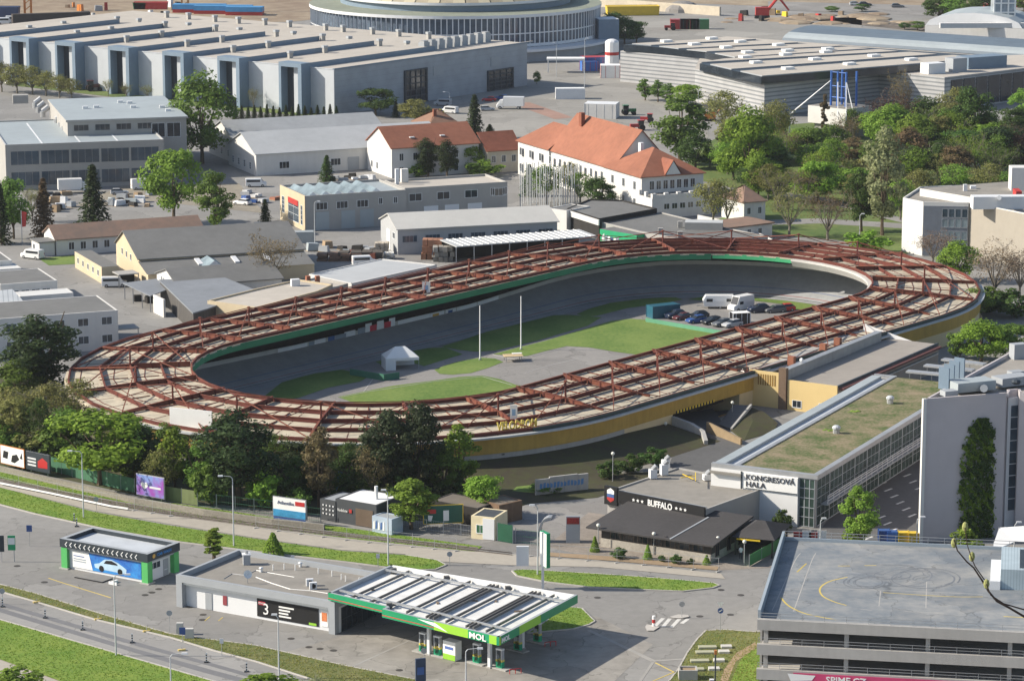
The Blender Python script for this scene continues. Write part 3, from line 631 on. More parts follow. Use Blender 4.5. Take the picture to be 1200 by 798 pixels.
window(cw, fr.sub(.7, .5, L - 1.4, D - 1.0), 'right', .7, 1.5, 2.3, .8, mull=2); panel(cw, fr.sub(.7, .5, L - 1.4, D - 1), 'right', 3.6, .05, 1.0, 2.2, M_gpan); window(cw, fr.sub(.7, .5, L - 1.4, D - 1.0), 'right', 3.8, .9, .6, 1.2, mull=0)
text('lettering', 'CAR WASH', mat('sign_blue', (.05, .25, .6), .4), fr.p(L + .12, 1.9, 3.38), fr.v, (0, 0, 1), .42, cw, .05)
mb = MB(); mb.cyl(fr.p(L + .1, 1.2, 3.55), fr.p(L + .17, 1.2, 3.55), .28, MATS['advert_orange'], n=12); mb.build('round_emblem', cw)
mb = MB(); fr.box(mb, L * .3, L * .62, -2.6, -2.45, .0, .12, M_blk); fr.box(mb, L * .62 - .1, L * .62, -2.45, -.4, .0, .12, M_blk)
fr.box(mb, L * .70, L * .72, -2.4, -1.1, .0, .3, M_wht); fr.box(mb, L * .69, L * .78, -2.5, -2.35, .0, .35, M_wht); mb.build('guide_rail', cw)
# ---- shop
fr = Fr((206, 673), (392, 705), (285, 644), 4.2); L, D = fr.L, fr.D
sh = thing('station_shop', 'long low filling station shop with a gravel grey flat roof and white panel walls', 'shop', fr.ctr())
mb = MB(); fr.box(mb, 0, L, .9, D, 0, 3.3, M_wpan)
for (a, b) in ((0, .9), (L - .9, L)): fr.box(mb, a, b, 0, .899, 0, 3.3, M_gpan)
mb.build('wall', sh)
mb = MB()
for b in ((0, L, 0, .45), (0, L, D - .45, D), (0, .45, .45, D - .45), (L - .45, L, .45, D - .45)): fr.box(mb, *b, 3.3, 4.2, M_gpan)
fr.box(mb, .9, L - .9, .3, .9, 2.95, 3.298, M_wht); mb.build('fascia', sh)
mb = MB(); fr.box(mb, .45, L - .45, .45, D - .45, 3.301, 3.55, M_bit); mb.build('roof', sh)
f2 = fr.sub(0, .9, L, D - .9)
for k in range(5): window(sh, f2, 'right', .6 + k * (D - 2) / 5, .1, (D - 2) / 5 - .12, 2.9, frame=M_anth, mull=1, rows=2)
panel(sh, f2, 'front', 3.9, .05, 1.0, 2.2, M_gpan); panel(sh, f2, 'front', 6.6, 1.0, .6, 1.2, mat('maroon_poster', (.25, .05, .06), .5), 'notice')
a0 = f2.inv(290, 716, 1.5)[0]; a1 = f2.inv(353, 733, 1.5)[0]
panel(sh, f2, 'front', a0, .35, a1 - a0, 2.3, M_blk, 'dark_poster'); kp = sh.children[-1]
n_ = MATS['white_paint']
panel(kp, fr.sub(0, .81, L, D), 'front', a0 + .25, 1.9, 1.0, .45, MATS['advert_red'], 'red_tag', .02); text('poster_lettering', 'EVO', n_, fr.p(a0 + .32, .77, 2.0), fr.u, (0, 0, 1), .26, kp, .03, .85)
text('poster_lettering', '3', n_, fr.p(a0 + 1.0, .79, .75), fr.u, (0, 0, 1), 1.5, kp, .04)
for i, wd in enumerate((3.2, 2.4, 2.0, 2.6)): panel(kp, fr.sub(0, .81, L, D), 'front', a0 + 3.3, 1.95 - i * .4, wd * .7, .2, n_, 'poster_line', .02)
panel(kp, fr.sub(0, .81, L, D), 'front', a1 - 1.4, .4, 1.1, .3, M_lime, 'lime_mark', .03)
for px_, c in ((364, (.6, .2, .08)), (377, (.2, .42, .1))):
    a = f2.inv(px_, 730, 1.5)[0]; panel(sh, f2, 'front', a, .5, .95, 2.0, M_wht, 'poster'); panel(sh.children[-1], fr.sub(0, .81, L, D), 'front', a + .1, 1.2, .75, 1.1, mat('poster_print_%d' % px_, c, .5, .4, 3), 'poster_print', .03)
# roof fittings of the shop
def rooftop(name, label, cat, p, build, group=None):
    mb = MB(); build(mb, p); o = mb.build(name, org=p); return tag(o, label, cat, group)
def wr(px, py, z): return W(px, py, z)
def ac_unit(mb, p, w=.9, d=.5, h=.9, m=None):
    m = m or M_wpan; mb.box(p, (w, d, h), m, .2); mb.cyl((p[0] + d * .1, p[1] - d * .55, p[2] + h * .5), (p[0] + d * .1, p[1] - d * .5, p[2] + h * .5), min(w, h) * .36, M_blk, n=10)
p = wr(290, 683, 3.55)
def dish(mb, p):
    mb.cyl(p, p + Vector((0, 0, 1.0)), .05, M_gal); c = p + Vector((.05, -.25, 1.2)); ax = Vector((.35, -.8, .45)).normalized(); a = ax.orthogonal().normalized(); b = ax.cross(a)
    for i in range(3):
        r0, r1 = .55 * i / 3, .55 * (i + 1) / 3
        for j in range(14):
            t0, t1 = j * 2 * math.pi / 14, (j + 1) * 2 * math.pi / 14
            f = lambda r, t: c + (a * math.cos(t) + b * math.sin(t)) * r + ax * (r * r * .5)
            mb.poly([f(r0, t0), f(r1, t0), f(r1, t1), f(r0, t1)], M_wht)
    mb.cyl(c, c + ax * .5, .03, M_gal)
rooftop('satellite_dish', 'white satellite dish on the flat shop roof', 'satellite dish', p, dish)
rooftop('air_conditioner', 'white air conditioning box nearer the canopy on the shop roof', 'air conditioner', wr(367, 690, 3.55), ac_unit); rooftop('air_conditioner', 'white fan box just left of its twin on the shop roof', 'air conditioner', wr(363, 686, 3.55), ac_unit)
rooftop('chimney_stack', 'grey cube flue at the far left end of the shop roof', 'chimney', wr(289, 661, 3.55), lambda mb, p: (mb.box(p, (.9, .9, 1.3), M_gpan, .2), mb.box(p + Vector((0, 0, 1.3)), (1.1, 1.1, .12), M_wpan, .2), mb.cyl(p + Vector((0, 0, 1.4)), p + Vector((0, 0, 1.8)), .2, M_gal)))
for i, (x, y, l) in enumerate(((306, 670, 'first'), (352, 664, 'domed')) ): rooftop('roof_vent', 'small %s on the shop roof behind the satellite dish' % ('mushroom vent' if i else 'cluster of vent pipes'), 'roof vent', wr(x, y, 3.55), lambda mb, p: (mb.cyl(p, p + Vector((0, 0, .5)), .18, M_wpan), mb.sph((p.x, p.y, p.z + .5), .3, M_wpan, 8, .6)))
mb = MB()
for i, (x, y) in enumerate(((320, 668), (333, 667), (346, 668), (373, 672), (389, 675), (400, 679), (421, 683), (405, 681))): q = wr(x, y, 3.55); mb = MB(); mb.cyl(q, q + Vector((0, 0, .75)), .07, M_wht, n=6); o = tag(mb.build('vent_pipe', org=q), 'thin white vent pipe standing in a row along the rear edge of the shop roof', 'vent pipe', 'vent pipes on the shop roof')
q = [wr(x, y, 3.58) for x, y in ((300, 676), (318, 683), (340, 690), (365, 692), (384, 695))]; mb = MB(); mb.tube(q, [.06] * 5, M_wht, 5); tag(mb.build('roof_cable'), 'white cable lying across the grey shop roof', 'cable')
q = [wr(x, y, 3.58) for x, y in ((262, 678), (272, 672), (288, 674), (300, 668), (322, 672), (345, 676))]; mb = MB(); mb.tube(q, [.045] * 6, M_gal, 5); tag(mb.build('roof_cable'), 'grey cable winding from the dish to the middle of the shop roof', 'cable')
# ---- canopy
fc = Fr((384.5, 694), (591, 743.5), (457, 661.5), 5.3); L, D = fc.L, fc.D
pr = fc.inv(677, 697, 5.3); jg = fc.inv(452.5, 714, 5.0)
cn = thing('station_canopy', 'green edged filling station canopy with white roof panels between grey beams', 'canopy', fc.ctr())
# footprint in the canopy frame: back edge follows the measured right corner
A = fc.p(0, 0); B = fc.p(L, 0); Cc = W(677, 697, 5.3); Dd = W(458, 661.5, 5.3); Cc.z = Dd.z = 0
fc.v = (Dd - A).normalized(); fc.D = D = (Dd - A).length                   # slightly skewed plan
def cedge(mb, p, q, z0, z1, t, m, mt=None):
    p = Vector((p.x, p.y, 0)); q = Vector((q.x, q.y, 0)); d = (q - p).normalized(); s_ = Vector((-d.y, d.x, 0)) * t
    b = [p, q, q + s_, p + s_]; mb.hexa([x + Vector((0, 0, z0)) for x in b], [x + Vector((0, 0, z1)) for x in b], m, mt)
J = fc.p(jg[0], 0); J2 = fc.p(jg[0], -1.2); B2 = fc.p(L, -1.2)
J = fc.p(jg[0] , 0)
mb = MB(); cedge(mb, A, J, 4.35, 5.3, .35, M_dgreen, M_gpan); cedge(mb, J2, fc.p(jg[0] + (L - jg[0]) * .45, -1.2), 4.3, 5.35, .35, M_dgreen, M_gpan); mb.build('green_fascia', cn)
mb = MB(); m0 = fc.p(jg[0] + (L - jg[0]) * .45, -1.2); m1 = fc.p(jg[0] + (L - jg[0]) * .74, -1.2); m2 = fc.p(L - 1.5, -1.2)
cedge(mb, m0, m1, 4.3, 5.35, .36, M_lime, M_gpan); mb.build('lime_fascia', cn)
mb = MB(); cedge(mb, m1, m2, 4.3, 5.35, .37, M_dgreen, M_gpan); sgn = mb.build('sign_fascia', cn)
mb = MB(); cedge(mb, m2, B2, 4.3, 5.35, .36, M_lime, M_gpan); c1 = B2 + (Cc - B2) * .25; c2 = B2 + (Cc - B2) * .52; cedge(mb, B2, c1, 4.3, 5.35, .35, M_dgreen, M_gpan); cedge(mb, c1, c2, 4.3, 5.35, .36, M_lime, M_gpan); cedge(mb, c2, Cc, 4.3, 5.35, .35, M_dgreen, M_gpan); mb.build('side_fascia', cn)
mb = MB(); mb.poly([J2 + fc.u * 5.5 - fc.v * .02 + Vector((0, 0, 5.2)), m0 + fc.u * .2 - fc.v * .02 + Vector((0, 0, 5.2)), m0 + fc.u * 2.2 - fc.v * .02 + Vector((0, 0, 4.4))], M_wht); mb.build('white_wedge', cn)
for nm_, col_, z_ in (('red_stripe', (.5, .06, .05), 4.55),): 
    mb = MB(); cedge(mb, A - fc.v * .02, J - fc.v * .02, z_, z_ + .1, .02, mat('stripe_red', col_, .5)); cedge(mb, J2 - fc.v * .02, m0 - fc.v * .02, z_ - .02, z_ + .08, .02, MATS['stripe_red']); mb.build(nm_, cn)
text('lettering', 'MOL', M_wht, m1 + fc.u * .25 - fc.v * .03 + Vector((0, 0, 4.45)), fc.u, (0, 0, 1), .72, sgn, .06, (m2 - m1).length * .8, bold=.025)
d_ = (Cc - B2).normalized(); text('lettering', 'MOL', M_wht, B2 + d_ * .5 + Vector((d_.y, -d_.x, 0)) * .05 + Vector((0, 0, 4.5)), d_, (0, 0, 1), .6, cn, .06, 2.0, bold=.025)
mb = MB(); cedge(mb, Cc, Dd, 4.35, 5.3, .35, M_wht, M_wht); cedge(mb, Dd, A, 4.35, 5.3, .35, M_gpan); cedge(mb, J, J2, 4.3, 5.34, .34, M_gpan); mb.build('rear_fascia', cn)
mb = MB(); lo = 4.7
mb.hexa([x + Vector((0, 0, lo - .3)) for x in (A + (B - A) * .01 + fc.v * .36, B + fc.v * .36 - fc.u * .4, Cc - fc.v * .4 - fc.u * .4, Dd + fc.u * .4 - fc.v * .4)], [x + Vector((0, 0, lo)) for x in (A + (B - A) * .01 + fc.v * .36, B + fc.v * .36 - fc.u * .4, Cc - fc.v * .4 - fc.u * .4, Dd + fc.u * .4 - fc.v * .4)], M_gpan, mat('canopy_roof_white', (.66, .66, .64), .7, .12, .6, big=.3))
mb.hexa([fc.p(jg[0] + .4, -.8, lo - .35), fc.p(L - .4, -.8, lo - .35), fc.p(L - .4, .34, lo - .35), fc.p(jg[0] + .4, .34, lo - .35)], [fc.p(jg[0] + .4, -.8, lo - .02), fc.p(L - .4, -.8, lo - .02), fc.p(L - .4, .34, lo - .02), fc.p(jg[0] + .4, .34, lo - .02)], M_gpan, MATS['canopy_roof_white']); mb.build('roof_panel', cn)
M_beam = mat('grey_roof_beam', (.13, .125, .12), .6, .2, 1, streak=.1); NBm = 9
def cp(u, v, z): a = A + (B - A) * u; b = Dd + (Cc - Dd) * u; return a + (b - a) * v + Vector((0, 0, z))
for i in range(1, NBm):
    mb = MB(); mb.bar(cp(i / NBm, .03, lo + .42), cp(i / NBm, .97, lo + .42), .17, .3, M_beam)
    if i in (5, 7): mb.bar(cp(i / NBm + .018, .03, lo + .46), cp(i / NBm + .018, .97, lo + .46), .16, .32, M_beam); mb.bar(cp(i / NBm + .04, .03, lo + .46), cp(i / NBm + .04, .97, lo + .46), .16, .32, M_beam)
    mb.build('roof_beam', cn)
for v in (.13, .86):
    mb = MB(); mb.bar(cp(.02, v, lo + .62), cp(.98, v, lo + .56), .24, .24, M_gal, ); mb.build('cross_beam', cn)
for u_, v_ in ((.33, .07), (.33, .93), (.66, .93), (.05, .9)): mb = MB(); mb.box(cp(u_, v_, lo), (.7, .5, .7), M_beam, .2); mb.build('roof_box', cn)
RR = random.Random(5)
for i in range(5):
    mb = MB(); p_ = cp(RR.uniform(.1, .9), RR.uniform(.3, .7), lo); mb.box(p_, (RR.uniform(.5, 1.2), .3, .12), mat('roof_debris', (.2, .15, .11), .9), RR.uniform(0, 3)); mb.build('roof_patch', cn)
for px_, py_ in ((503, 767), (574, 782), (612, 760), (545, 745)):
    q = W(px_, py_); mb = MB(); mb.box((q.x, q.y, 0), (.4, .4, 4.4), M_wpan, fc.rz()); mb.box((q.x, q.y, 0), (.6, .6, .15), M_conc, fc.rz()); mb.build('column', cn)
# ---- pumps and forecourt things
def make_pump():
    t = thing('fuel_pump', 'fuel pump', 'fuel pump'); mb = MB()
    mb.box((0, 0, .15), (.95, .5, .75), mat('pump_green', (.02, .30, .16), .4)); mb.box((0, 0, .9), (.95, .5, .25), mat('pump_yellow', (.6, .5, .1), .4)); mb.build('cabinet', t)
    mb = MB(); mb.box((-.38, 0, 1.15), (.16, .46, 1.15), M_gpan); mb.box((.38, 0, 1.15), (.16, .46, 1.15), M_gpan); mb.box((0, 0, 1.75), (.62, .4, .5), M_anth); mb.box((0, 0, 2.3), (.95, .5, .2), M_wpan); mb.build('display_head', t)
    mb = MB()
    for s_ in (-.2, 0, .2): mb.tube([(s_, -.27, 1.2), (s_ + .05, -.4, .7), (s_ + .1, -.33, .3), (s_ + .12, -.28, 1.1)], [.03] * 4, M_blk, 5)
    mb.build('hose', t); mb = MB(); mb.box((0, 0, 0), (2.6, 1.2, .15), M_conc); mb.build('plinth', t); return t
pp = make_pump()
for (x, y, lab) in ((513, 768, 'green and yellow fuel pump beside the white cabinet under the canopy front'), (496, 764, 'slim fuel pump at the left end of the front pump island'), (586, 783, 'fuel pump nearest the corner column under the sign end of the canopy'), (559, 777, 'green fuel pump between the white cabinet and the corner column'), (630, 752, 'fuel pump in the shade under the right side of the canopy'), (607, 762, 'fuel pump half hidden behind the side fascia of the canopy')):
    q = W(x, y); place(pp, q, fc.rz(), lab, 'fuel pumps under the canopy')
q = W(530, 772); lk = thing('car_vacuum_cabinet', 'white and lime cabinet standing between the pumps at the canopy front', 'cabinet'); mb = MB()
mb.box((0, 0, .05), (1.9, 1.2, 2.3), M_wht); mb.build('body', lk); mb = MB(); mb.box((0, -.61, .06), (1.86, .02, .7), M_lime); mb.box((0, -.61, 1.35), (1.3, .02, .35), mat('print_blue', (.1, .16, .4), .5)); mb.build('front_print', lk); lk.location = q; lk.rotation_euler.z = fc.rz()
# kerbside posts with hoses near the shaded pumps
for (x, y, lab) in ((645, 757, 'red low guard rail beside the shaded pump island'), (604, 789, 'red low guard rail at the foot of the canopy corner column')):
    q = W(x, y); g = thing('guard_rail', lab, 'guard rail', rz=.3); mb = MB(); rd = mat('red_paint', (.5, .03, .03), .4)
    for a in (-.7, 0, .7): mb.cyl((a, 0, 0), (a, 0, .6), .05, rd)
    mb.cyl((-.7, 0, .58), (.7, 0, .58), .05, rd); mb.build('rail', g); g.location = q
# ================================================================ FAR AND MIDDLE BUILDINGS
def row(parent, fr, side, a0, a1, n, z0, w, h, **kw):
    o = window(parent, fr, side, a0, z0, w, h, **kw); d = fr.side(side)[1]; out = [o]
    for k in range(1, n):
        c = o.copy(); COL.objects.link(c); c.location = o.location + d * ((a1 - a0) * k / (n - 1)); out.append(c)
    return out
def kid(name, parent, fn, **kw):
    mb = MB(); fn(mb); return mb.build(name, parent, **kw)
def kids(name, parent, fn, offs):
    o = kid(name, parent, fn); b = o.location.copy(); o.location = b + offs[0]
    for f in offs[1:]:
        c = o.copy(); COL.objects.link(c); c.location = b + f
M_pwall = mat('pavilion_grey_cladding', (.44, .465, .49), .6, .08, .4, streak=.2); M_pblue = mat('blue_grey_portal', (.17, .23, .295), .5, .1); M_proof = mat('pale_gravel_roof', (.43, .395, .345), .9, .12, .3, big=.04)
M_pgroove = mat_stripe('ribbed_cladding', (.32, .345, .375), (.29, .31, .34), 1.6, duty=.9)
M_whitew = mat('white_render', (.60, .59, .565), .8, .1, .4, streak=.6); M_beige = mat('beige_render', (.50, .42, .29), .85, .08, .4, streak=.2); M_greyw = mat('grey_render', (.34, .33, .31), .85, .1, .4, streak=.25)
M_tile = mat('orange_roof_tile', (.27, .108, .064), .8, .2, .8, big=.15); M_tiled = mat('dark_red_roof_tile', (.24, .085, .05), .8, .25, .8, big=.15); M_brownr = mat('brown_corrugated_roof', (.17, .125, .10), .85, .3, .7, c2=(.24, .155, .115), big=.1)
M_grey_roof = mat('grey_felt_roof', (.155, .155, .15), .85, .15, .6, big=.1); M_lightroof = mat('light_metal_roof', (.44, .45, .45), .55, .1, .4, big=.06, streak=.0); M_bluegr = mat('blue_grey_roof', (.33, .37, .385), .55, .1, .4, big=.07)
M_dglass = mat_glass('dark_glass', (.025, .032, .04)); M_bglass = mat_glass('blue_glass', (.05, .075, .10), .1)
# ---- large exhibition hall
fr = Fr((-80, 38.1), (391, 82), (622, 51), 13.0); fr.D = (W(622, 51, 13) - W(391, 82, 13)).dot(fr.v); L, D = fr.L, fr.D
hall = thing('exhibition_hall', 'huge flat roofed grey exhibition hall with a row of framed portals', 'exhibition hall', fr.ctr())
mb = MB(); fr.box(mb, 0, L, 0, D, 0, 13, M_pwall, M_proof); mb.build('wall', hall)
kid('side_cladding', hall, lambda mb: (mb.hexa([fr.p(L, .01, 0), fr.p(L + .12, .01, 0), fr.p(L + .12, D, 0), fr.p(L, D, 0)], [fr.p(L, .01, 12.9), fr.p(L + .12, .01, 12.9), fr.p(L + .12, D, 12.9), fr.p(L, D, 12.9)], M_pgroove)))
kid('roof_edge', hall, lambda mb: (fr.box(mb, L - .3, L + .25, .0, D + 3, 12.95, 13.35, M_pblue, M_proof), fr.box(mb, 0, L - .31, -.1, .3, 12.97, 13.2, M_pwall)))
ptl = [(-41, 38), (15.5, 43), (72.5, 47.5), (132.5, 53.5), (195, 59.5), (259, 65.5), (328, 72.5)]
for i, (px, py) in enumerate(ptl):
    u0, v0 = fr.inv(px, py, 14.4); w_ = 8.6; pv = -4.0
    def portal(mb, u0=u0):
        fr.box(mb, u0, u0 + .9, pv, 0, 0, 14.4, M_pblue); fr.box(mb, u0 + w_ - 1.3, u0 + w_, pv, 0, 0, 14.4, M_pblue); fr.box(mb, u0 + .901, u0 + w_ - 1.301, pv, 0, 13.2, 14.4, M_pblue)
    kid('portal_frame', hall, portal)
    kid('portal_door', hall, lambda mb: (fr.box(mb, u0 + .91, u0 + 4.0, -1.2, -.01, 0, 13.1, M_anth), fr.box(mb, u0 + 4.0, u0 + w_ - 1.31, -2.0, -.01, 2.5 if i % 2 else 0, 13.1, M_pwall), ))
    kid('roof_spine', hall, lambda mb: (fr.box(mb, u0, u0 + w_, .01, 56, 13.01, 14.4, M_pblue, M_proof)))
RV = [(780, 70), (882, 78), (1005, 90), (1115, 98), (650, 105), (772, 118), (882, 125), (1008, 135), (1120, 148), (548, 95)]
RV = [(x / 3.99, y / 3.99 + 3.5) for x, y in RV] + [(300 + x / 3.99, y / 3.99 + 3.5) for x, y in ((42, 105), (157, 115), (326, 130), (408, 137), (545, 148), (668, 158), (808, 170), (95, 160), (176, 166), (312, 178), (436, 190), (578, 203), (706, 212), (57, 212), (160, 260), (322, 235))] + [(x / 3.99, y / 3.99 + 3) for x, y in ((297, 120), (520, 145), (755, 165), (360, 163), (592, 188), (875, 208), (1038, 188), (1090, 235), (137, 140))]
offs = [W(x, y, 13) for x, y in RV]
kids('roof_vent', hall, lambda mb: (mb.box((0, 0, 0), (1.2, 1.2, 1.5), M_greyw, .6), mb.box((0, 0, 1.5), (1.5, 1.5, .7), M_gpan, .6)), [o - fr.ctr() + hall.location for o in offs] if False else offs)
R0 = random.Random(11)
for k in range(9):
    q = W(497 + k * 9, 60 - k * 1.35, 13); kid('cooling_unit', hall, lambda mb: (mb.box(q, (2.6, 2.2, 2.6), M_gpan, .9), mb.box(q + Vector((0, 0, 2.6)), (2.0, 1.6, .5), M_gal, .9)))
def hpx(px, z=6.0): return fr.inv(px, 82 - (px - 391) * .13 + z * 4, 13 - z)[1]
for x0, x1, z0, z1 in ((476, 503, .3, 9.2), (581, 612, .3, 5.6)):
    a = hpx(x0); b = hpx(x1); f2 = fr.sub(0, 0, L + .12, D)
    window(hall, f2, 'right', a, z0, b - a, z1, glass=M_dglass, frame=M_anth, mull=3, rows=5, name='gate', proud=.5, fw=.6)
for x0, x1, z0 in ((512, 525, 7.2), (585, 597, 7.4)): a = hpx(x0); b = hpx(x1); panel(hall, fr.sub(0, 0, L + .12, D), 'right', a, z0, b - a, 2.8, M_gpan, 'louvre', .15)
# ---- round arena
c = W(534, 55); c.z = 0; ar = thing('round_arena', 'big round glass drum arena with a cream ribbed dome on top', 'arena', c)
def disc(mb, r0, z0, r1, z1, m, n=96, a0=0, a1=2 * math.pi):
    for i in range(n):
        t, s_ = a0 + (a1 - a0) * i / n, a0 + (a1 - a0) * (i + 1) / n
        mb.poly([c + Vector((r0 * math.cos(t), r0 * math.sin(t), z0)), c + Vector((r0 * math.cos(s_), r0 * math.sin(s_), z0)), c + Vector((r1 * math.cos(s_), r1 * math.sin(s_), z1)), c + Vector((r1 * math.cos(t), r1 * math.sin(t), z1))], m)
kid('glass_drum', ar, lambda mb: disc(mb, 48.6, 0, 48.6, 14.2, mat_glass('arena_glass', (.10, .13, .17), .15)))
kid('roof_ring', ar, lambda mb: (disc(mb, 49.8, 14.2, 49.8, 15.2, M_wpan), disc(mb, 49.8, 15.2, 39, 15.6, mat('green_grey_roof', (.22, .24, .19), .9)), disc(mb, 49.8, 14.2, 48.5, 14.2, M_wpan)))
kid('dome_band', ar, lambda mb: (disc(mb, 39.2, 15.3, 39.2, 17.8, M_pblue), disc(mb, 40.4, 17.7, 40.4, 18.6, M_wpan), disc(mb, 39.2, 17.7, 40.4, 17.7, M_wpan)))
M_dome = mat('dome_cream', (.50, .44, .31), .6, .1)
def dome(mb):
    for i in range(60): disc(mb, 40.4, 18.6, 4, 40, M_dome if i % 2 else mat('dome_cream_dark', (.36, .31, .22), .6), 1, i * math.pi / 30, (i + .92 if i % 2 else i + 1) * math.pi / 30)
kid('dome', ar, dome)
kids('fin', ar, lambda mb: mb.box((0, 0, 0), (.35, .35, 14.2), M_wpan), [c + Vector((49.3 * math.cos(t), 49.3 * math.sin(t), 0)) for t in [math.pi * (1.0 + i / 82) for i in range(83)]])
kid('lower_ring', ar, lambda mb: disc(mb, 49.4, 4.6, 49.4, 5.6, M_wpan)); kid('lower_ring', ar, lambda mb: disc(mb, 49.4, 8.8, 49.4, 9.2, M_wpan)); kid('entrance_canopy', ar, lambda mb: (disc(mb, 55, 4.2, 48.6, 4.4, M_wpan, 40, -1.3, .5), disc(mb, 55, 3.4, 55, 4.2, M_wpan, 40, -1.3, .5), disc(mb, 53, 0, 53, 3.4, M_gpan, 40, -1.3, .5)))
q = W(700, 62); kid('entrance_block', ar, lambda mb: mb.box(q + Vector((3, 6, 0)), (7, 9, 11), M_pblue, .2, M_wpan))
# ---- striped pavilion
M_str = mat_stripe('striped_siding', (.40, .40, .40), (.20, .21, .22), 1.15, duty=.62, rough=.5)
def wp(lst, z): return [Vector((p.x, p.y, 0)) for p in (W(x, y, z) for x, y in lst)]
foot = wp([(727, 60), (820, 68.5), (814.5, 81), (896, 97.5), (1030, 83), (1107, 91), (1250, 74), (1250, 62), (1165, 66), (852, 43)], 9.5)
pv = thing('striped_pavilion', 'exhibition pavilion with horizontal striped siding and strips of flat roof', 'pavilion', sum(foot, Vector()) / len(foot))
kid('wall', pv, lambda mb: mb.prism(foot, 0, 9.5, M_str, M_proof))
cl = wp([(731, 51.5), (764, 54), (826, 60), (861, 67), (820, 73.5), (892, 89), (1161, 68), (1160, 65), (852, 43.5)], 11.9)
kid('clerestory', pv, lambda mb: mb.prism(cl, 9.51, 11.6, M_dglass, M_anth))
lines = [((731, 50.5), (852, 43)), ((763, 53), (886, 46)), ((795, 57), (935, 50)), ((828, 60.5), (985, 54)), ((861, 67), (1019, 57)), ((822, 73), (1053, 60)), ((857, 81), (1098, 63.5)), ((893, 89), (1161, 67.5))]
for i in range(7):
    (a, b), (e, f) = lines[i], lines[i + 1]
    def plate(mb):
        P = [W(*p, 11.9) for p in (a, e, f, b)]; n_ = .3
        P[0] = P[0] + (P[1] - P[0]) * n_; P[3] = P[3] + (P[2] - P[3]) * n_
        ar_ = sum(P[k].x * P[(k + 1) % 4].y - P[(k + 1) % 4].x * P[k].y for k in range(4))
        if ar_ < 0: P.reverse()
        mb.hexa([p - Vector((0, 0, .29)) for p in P], P, M_gpan, M_proof)
    kid('roof_plate', pv, plate)
    pts = [tuple(W(a[0] + (b[0] - a[0]) * t + (e[0] - a[0]) * .5, a[1] + (b[1] - a[1]) * t + (e[1] - a[1]) * .5, 11.9)) for t in ((.28, .72) if i < 3 else (.2, .5, .8))]
    kids('skylight', pv, lambda mb: mb.box((0, 0, 0), (3.2, 2.2, .7), M_wht, .5), [Vector(p) for p in pts])
kid('roof_plant', pv, lambda mb: (mb.box(W(1093, 86, 9.5), (6, 4, 3), M_wpan, .5), mb.box(W(1120, 84, 9.5), (5, 4, 4), M_gpan, .5), mb.box(W(1150, 79, 9.5), (14, 6, 3.4), M_pblue, .5)))
kid('glazed_side', pv, lambda mb: [mb.hexa([p + Vector((.62, -.78, 0)) * e for p, e in ((q0, .1), (q1, .1), (q1, .25), (q0, .25))], [p + Vector((.62, -.78, 0)) * e + Vector((0, 0, 8)) for p, e in ((q0, .1), (q1, .1), (q1, .25), (q0, .25))], M_dglass) for q0, q1 in ((foot[5] + (foot[6] - foot[5]) * (.05 + .1 * k) + Vector((0, 0, .5)), foot[5] + (foot[6] - foot[5]) * (.14 + .1 * k) + Vector((0, 0, .5))) for k in range(9))])
for px, py, w_, h_ in ((783, 96, 5, 3.5),): 
    q = W(px, py); kid('door', pv, lambda mb: mb.box(q - Vector((.4, .5, 0)), (5, .4, 3.4), M_anth, rad(-42)))
# ---- barrel roofed hall and white hall behind it
fr = Fr((919, 47), (1250, 70), (0, 0), 8.0, D=30)
bh = thing('barrel_roof_hall', 'long hall with a shallow blue grey barrel roof behind the striped pavilion', 'hall', fr.ctr())
kid('wall', bh, lambda mb: fr.box(mb, 0, fr.L, 0, fr.D, 0, 7.9, M_wpan))
def barrel(mb):
    n = 12
    for k in range(n):
        a0, a1 = math.pi * k / n, math.pi * (k + 1) / n; f = lambda a: (fr.D / 2 - (fr.D / 2 + .6) * math.cos(a), 7.8 + 3.4 * math.sin(a))
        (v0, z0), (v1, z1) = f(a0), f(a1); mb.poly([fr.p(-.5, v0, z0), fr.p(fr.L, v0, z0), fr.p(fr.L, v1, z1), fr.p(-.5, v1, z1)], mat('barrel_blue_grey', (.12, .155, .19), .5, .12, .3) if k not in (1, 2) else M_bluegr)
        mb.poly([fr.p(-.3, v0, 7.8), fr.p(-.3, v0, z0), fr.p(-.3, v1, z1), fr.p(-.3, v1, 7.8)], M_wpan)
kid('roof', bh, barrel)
fr = Fr((1084, 30), (1250, 36), (0, 0), 11.0, D=26)
wh = flat_building('white_hall', 'white hall with a glazed tower and an arched roof at the far right', fr, 11, M_whitew, M_lightroof, 'hall')
def arch(mb):
    n = 8
    for k in range(n):
        a0, a1 = math.pi * k / n, math.pi * (k + 1) / n; f = lambda a: (16 - 16 * math.cos(a), 11 + 4.5 * math.sin(a))
        (u0, z0), (u1, z1) = f(a0), f(a1); mb.poly([fr.p(u0, 1, z0), fr.p(u1, 1, z1), fr.p(u1, 25, z1), fr.p(u0, 25, z0)], M_bluegr); mb.poly([fr.p(u0, 1, 11), fr.p(u1, 1, 11), fr.p(u1, 1, z1), fr.p(u0, 1, z0)], M_wpan)
kid('arched_roof', wh, arch)
q = W(1177, 30, 11); kid('glass_tower', wh, lambda mb: mb.box((q.x, q.y + 4, 0), (7, 7, 28), mat_glass('pale_glass', (.35, .40, .44), .2, .3), 0))
kid('tower_frame', wh, lambda mb: [mb.box((q.x + x, q.y + .4, 0), (.5, .4, 28.2), M_wht) for x in (-3.4, -1.2, 1.2, 3.4)] + [mb.box((q.x, q.y + .35, z), (7.4, .4, .4), M_wht) for z in (12, 15, 18, 21, 24, 27.8)])
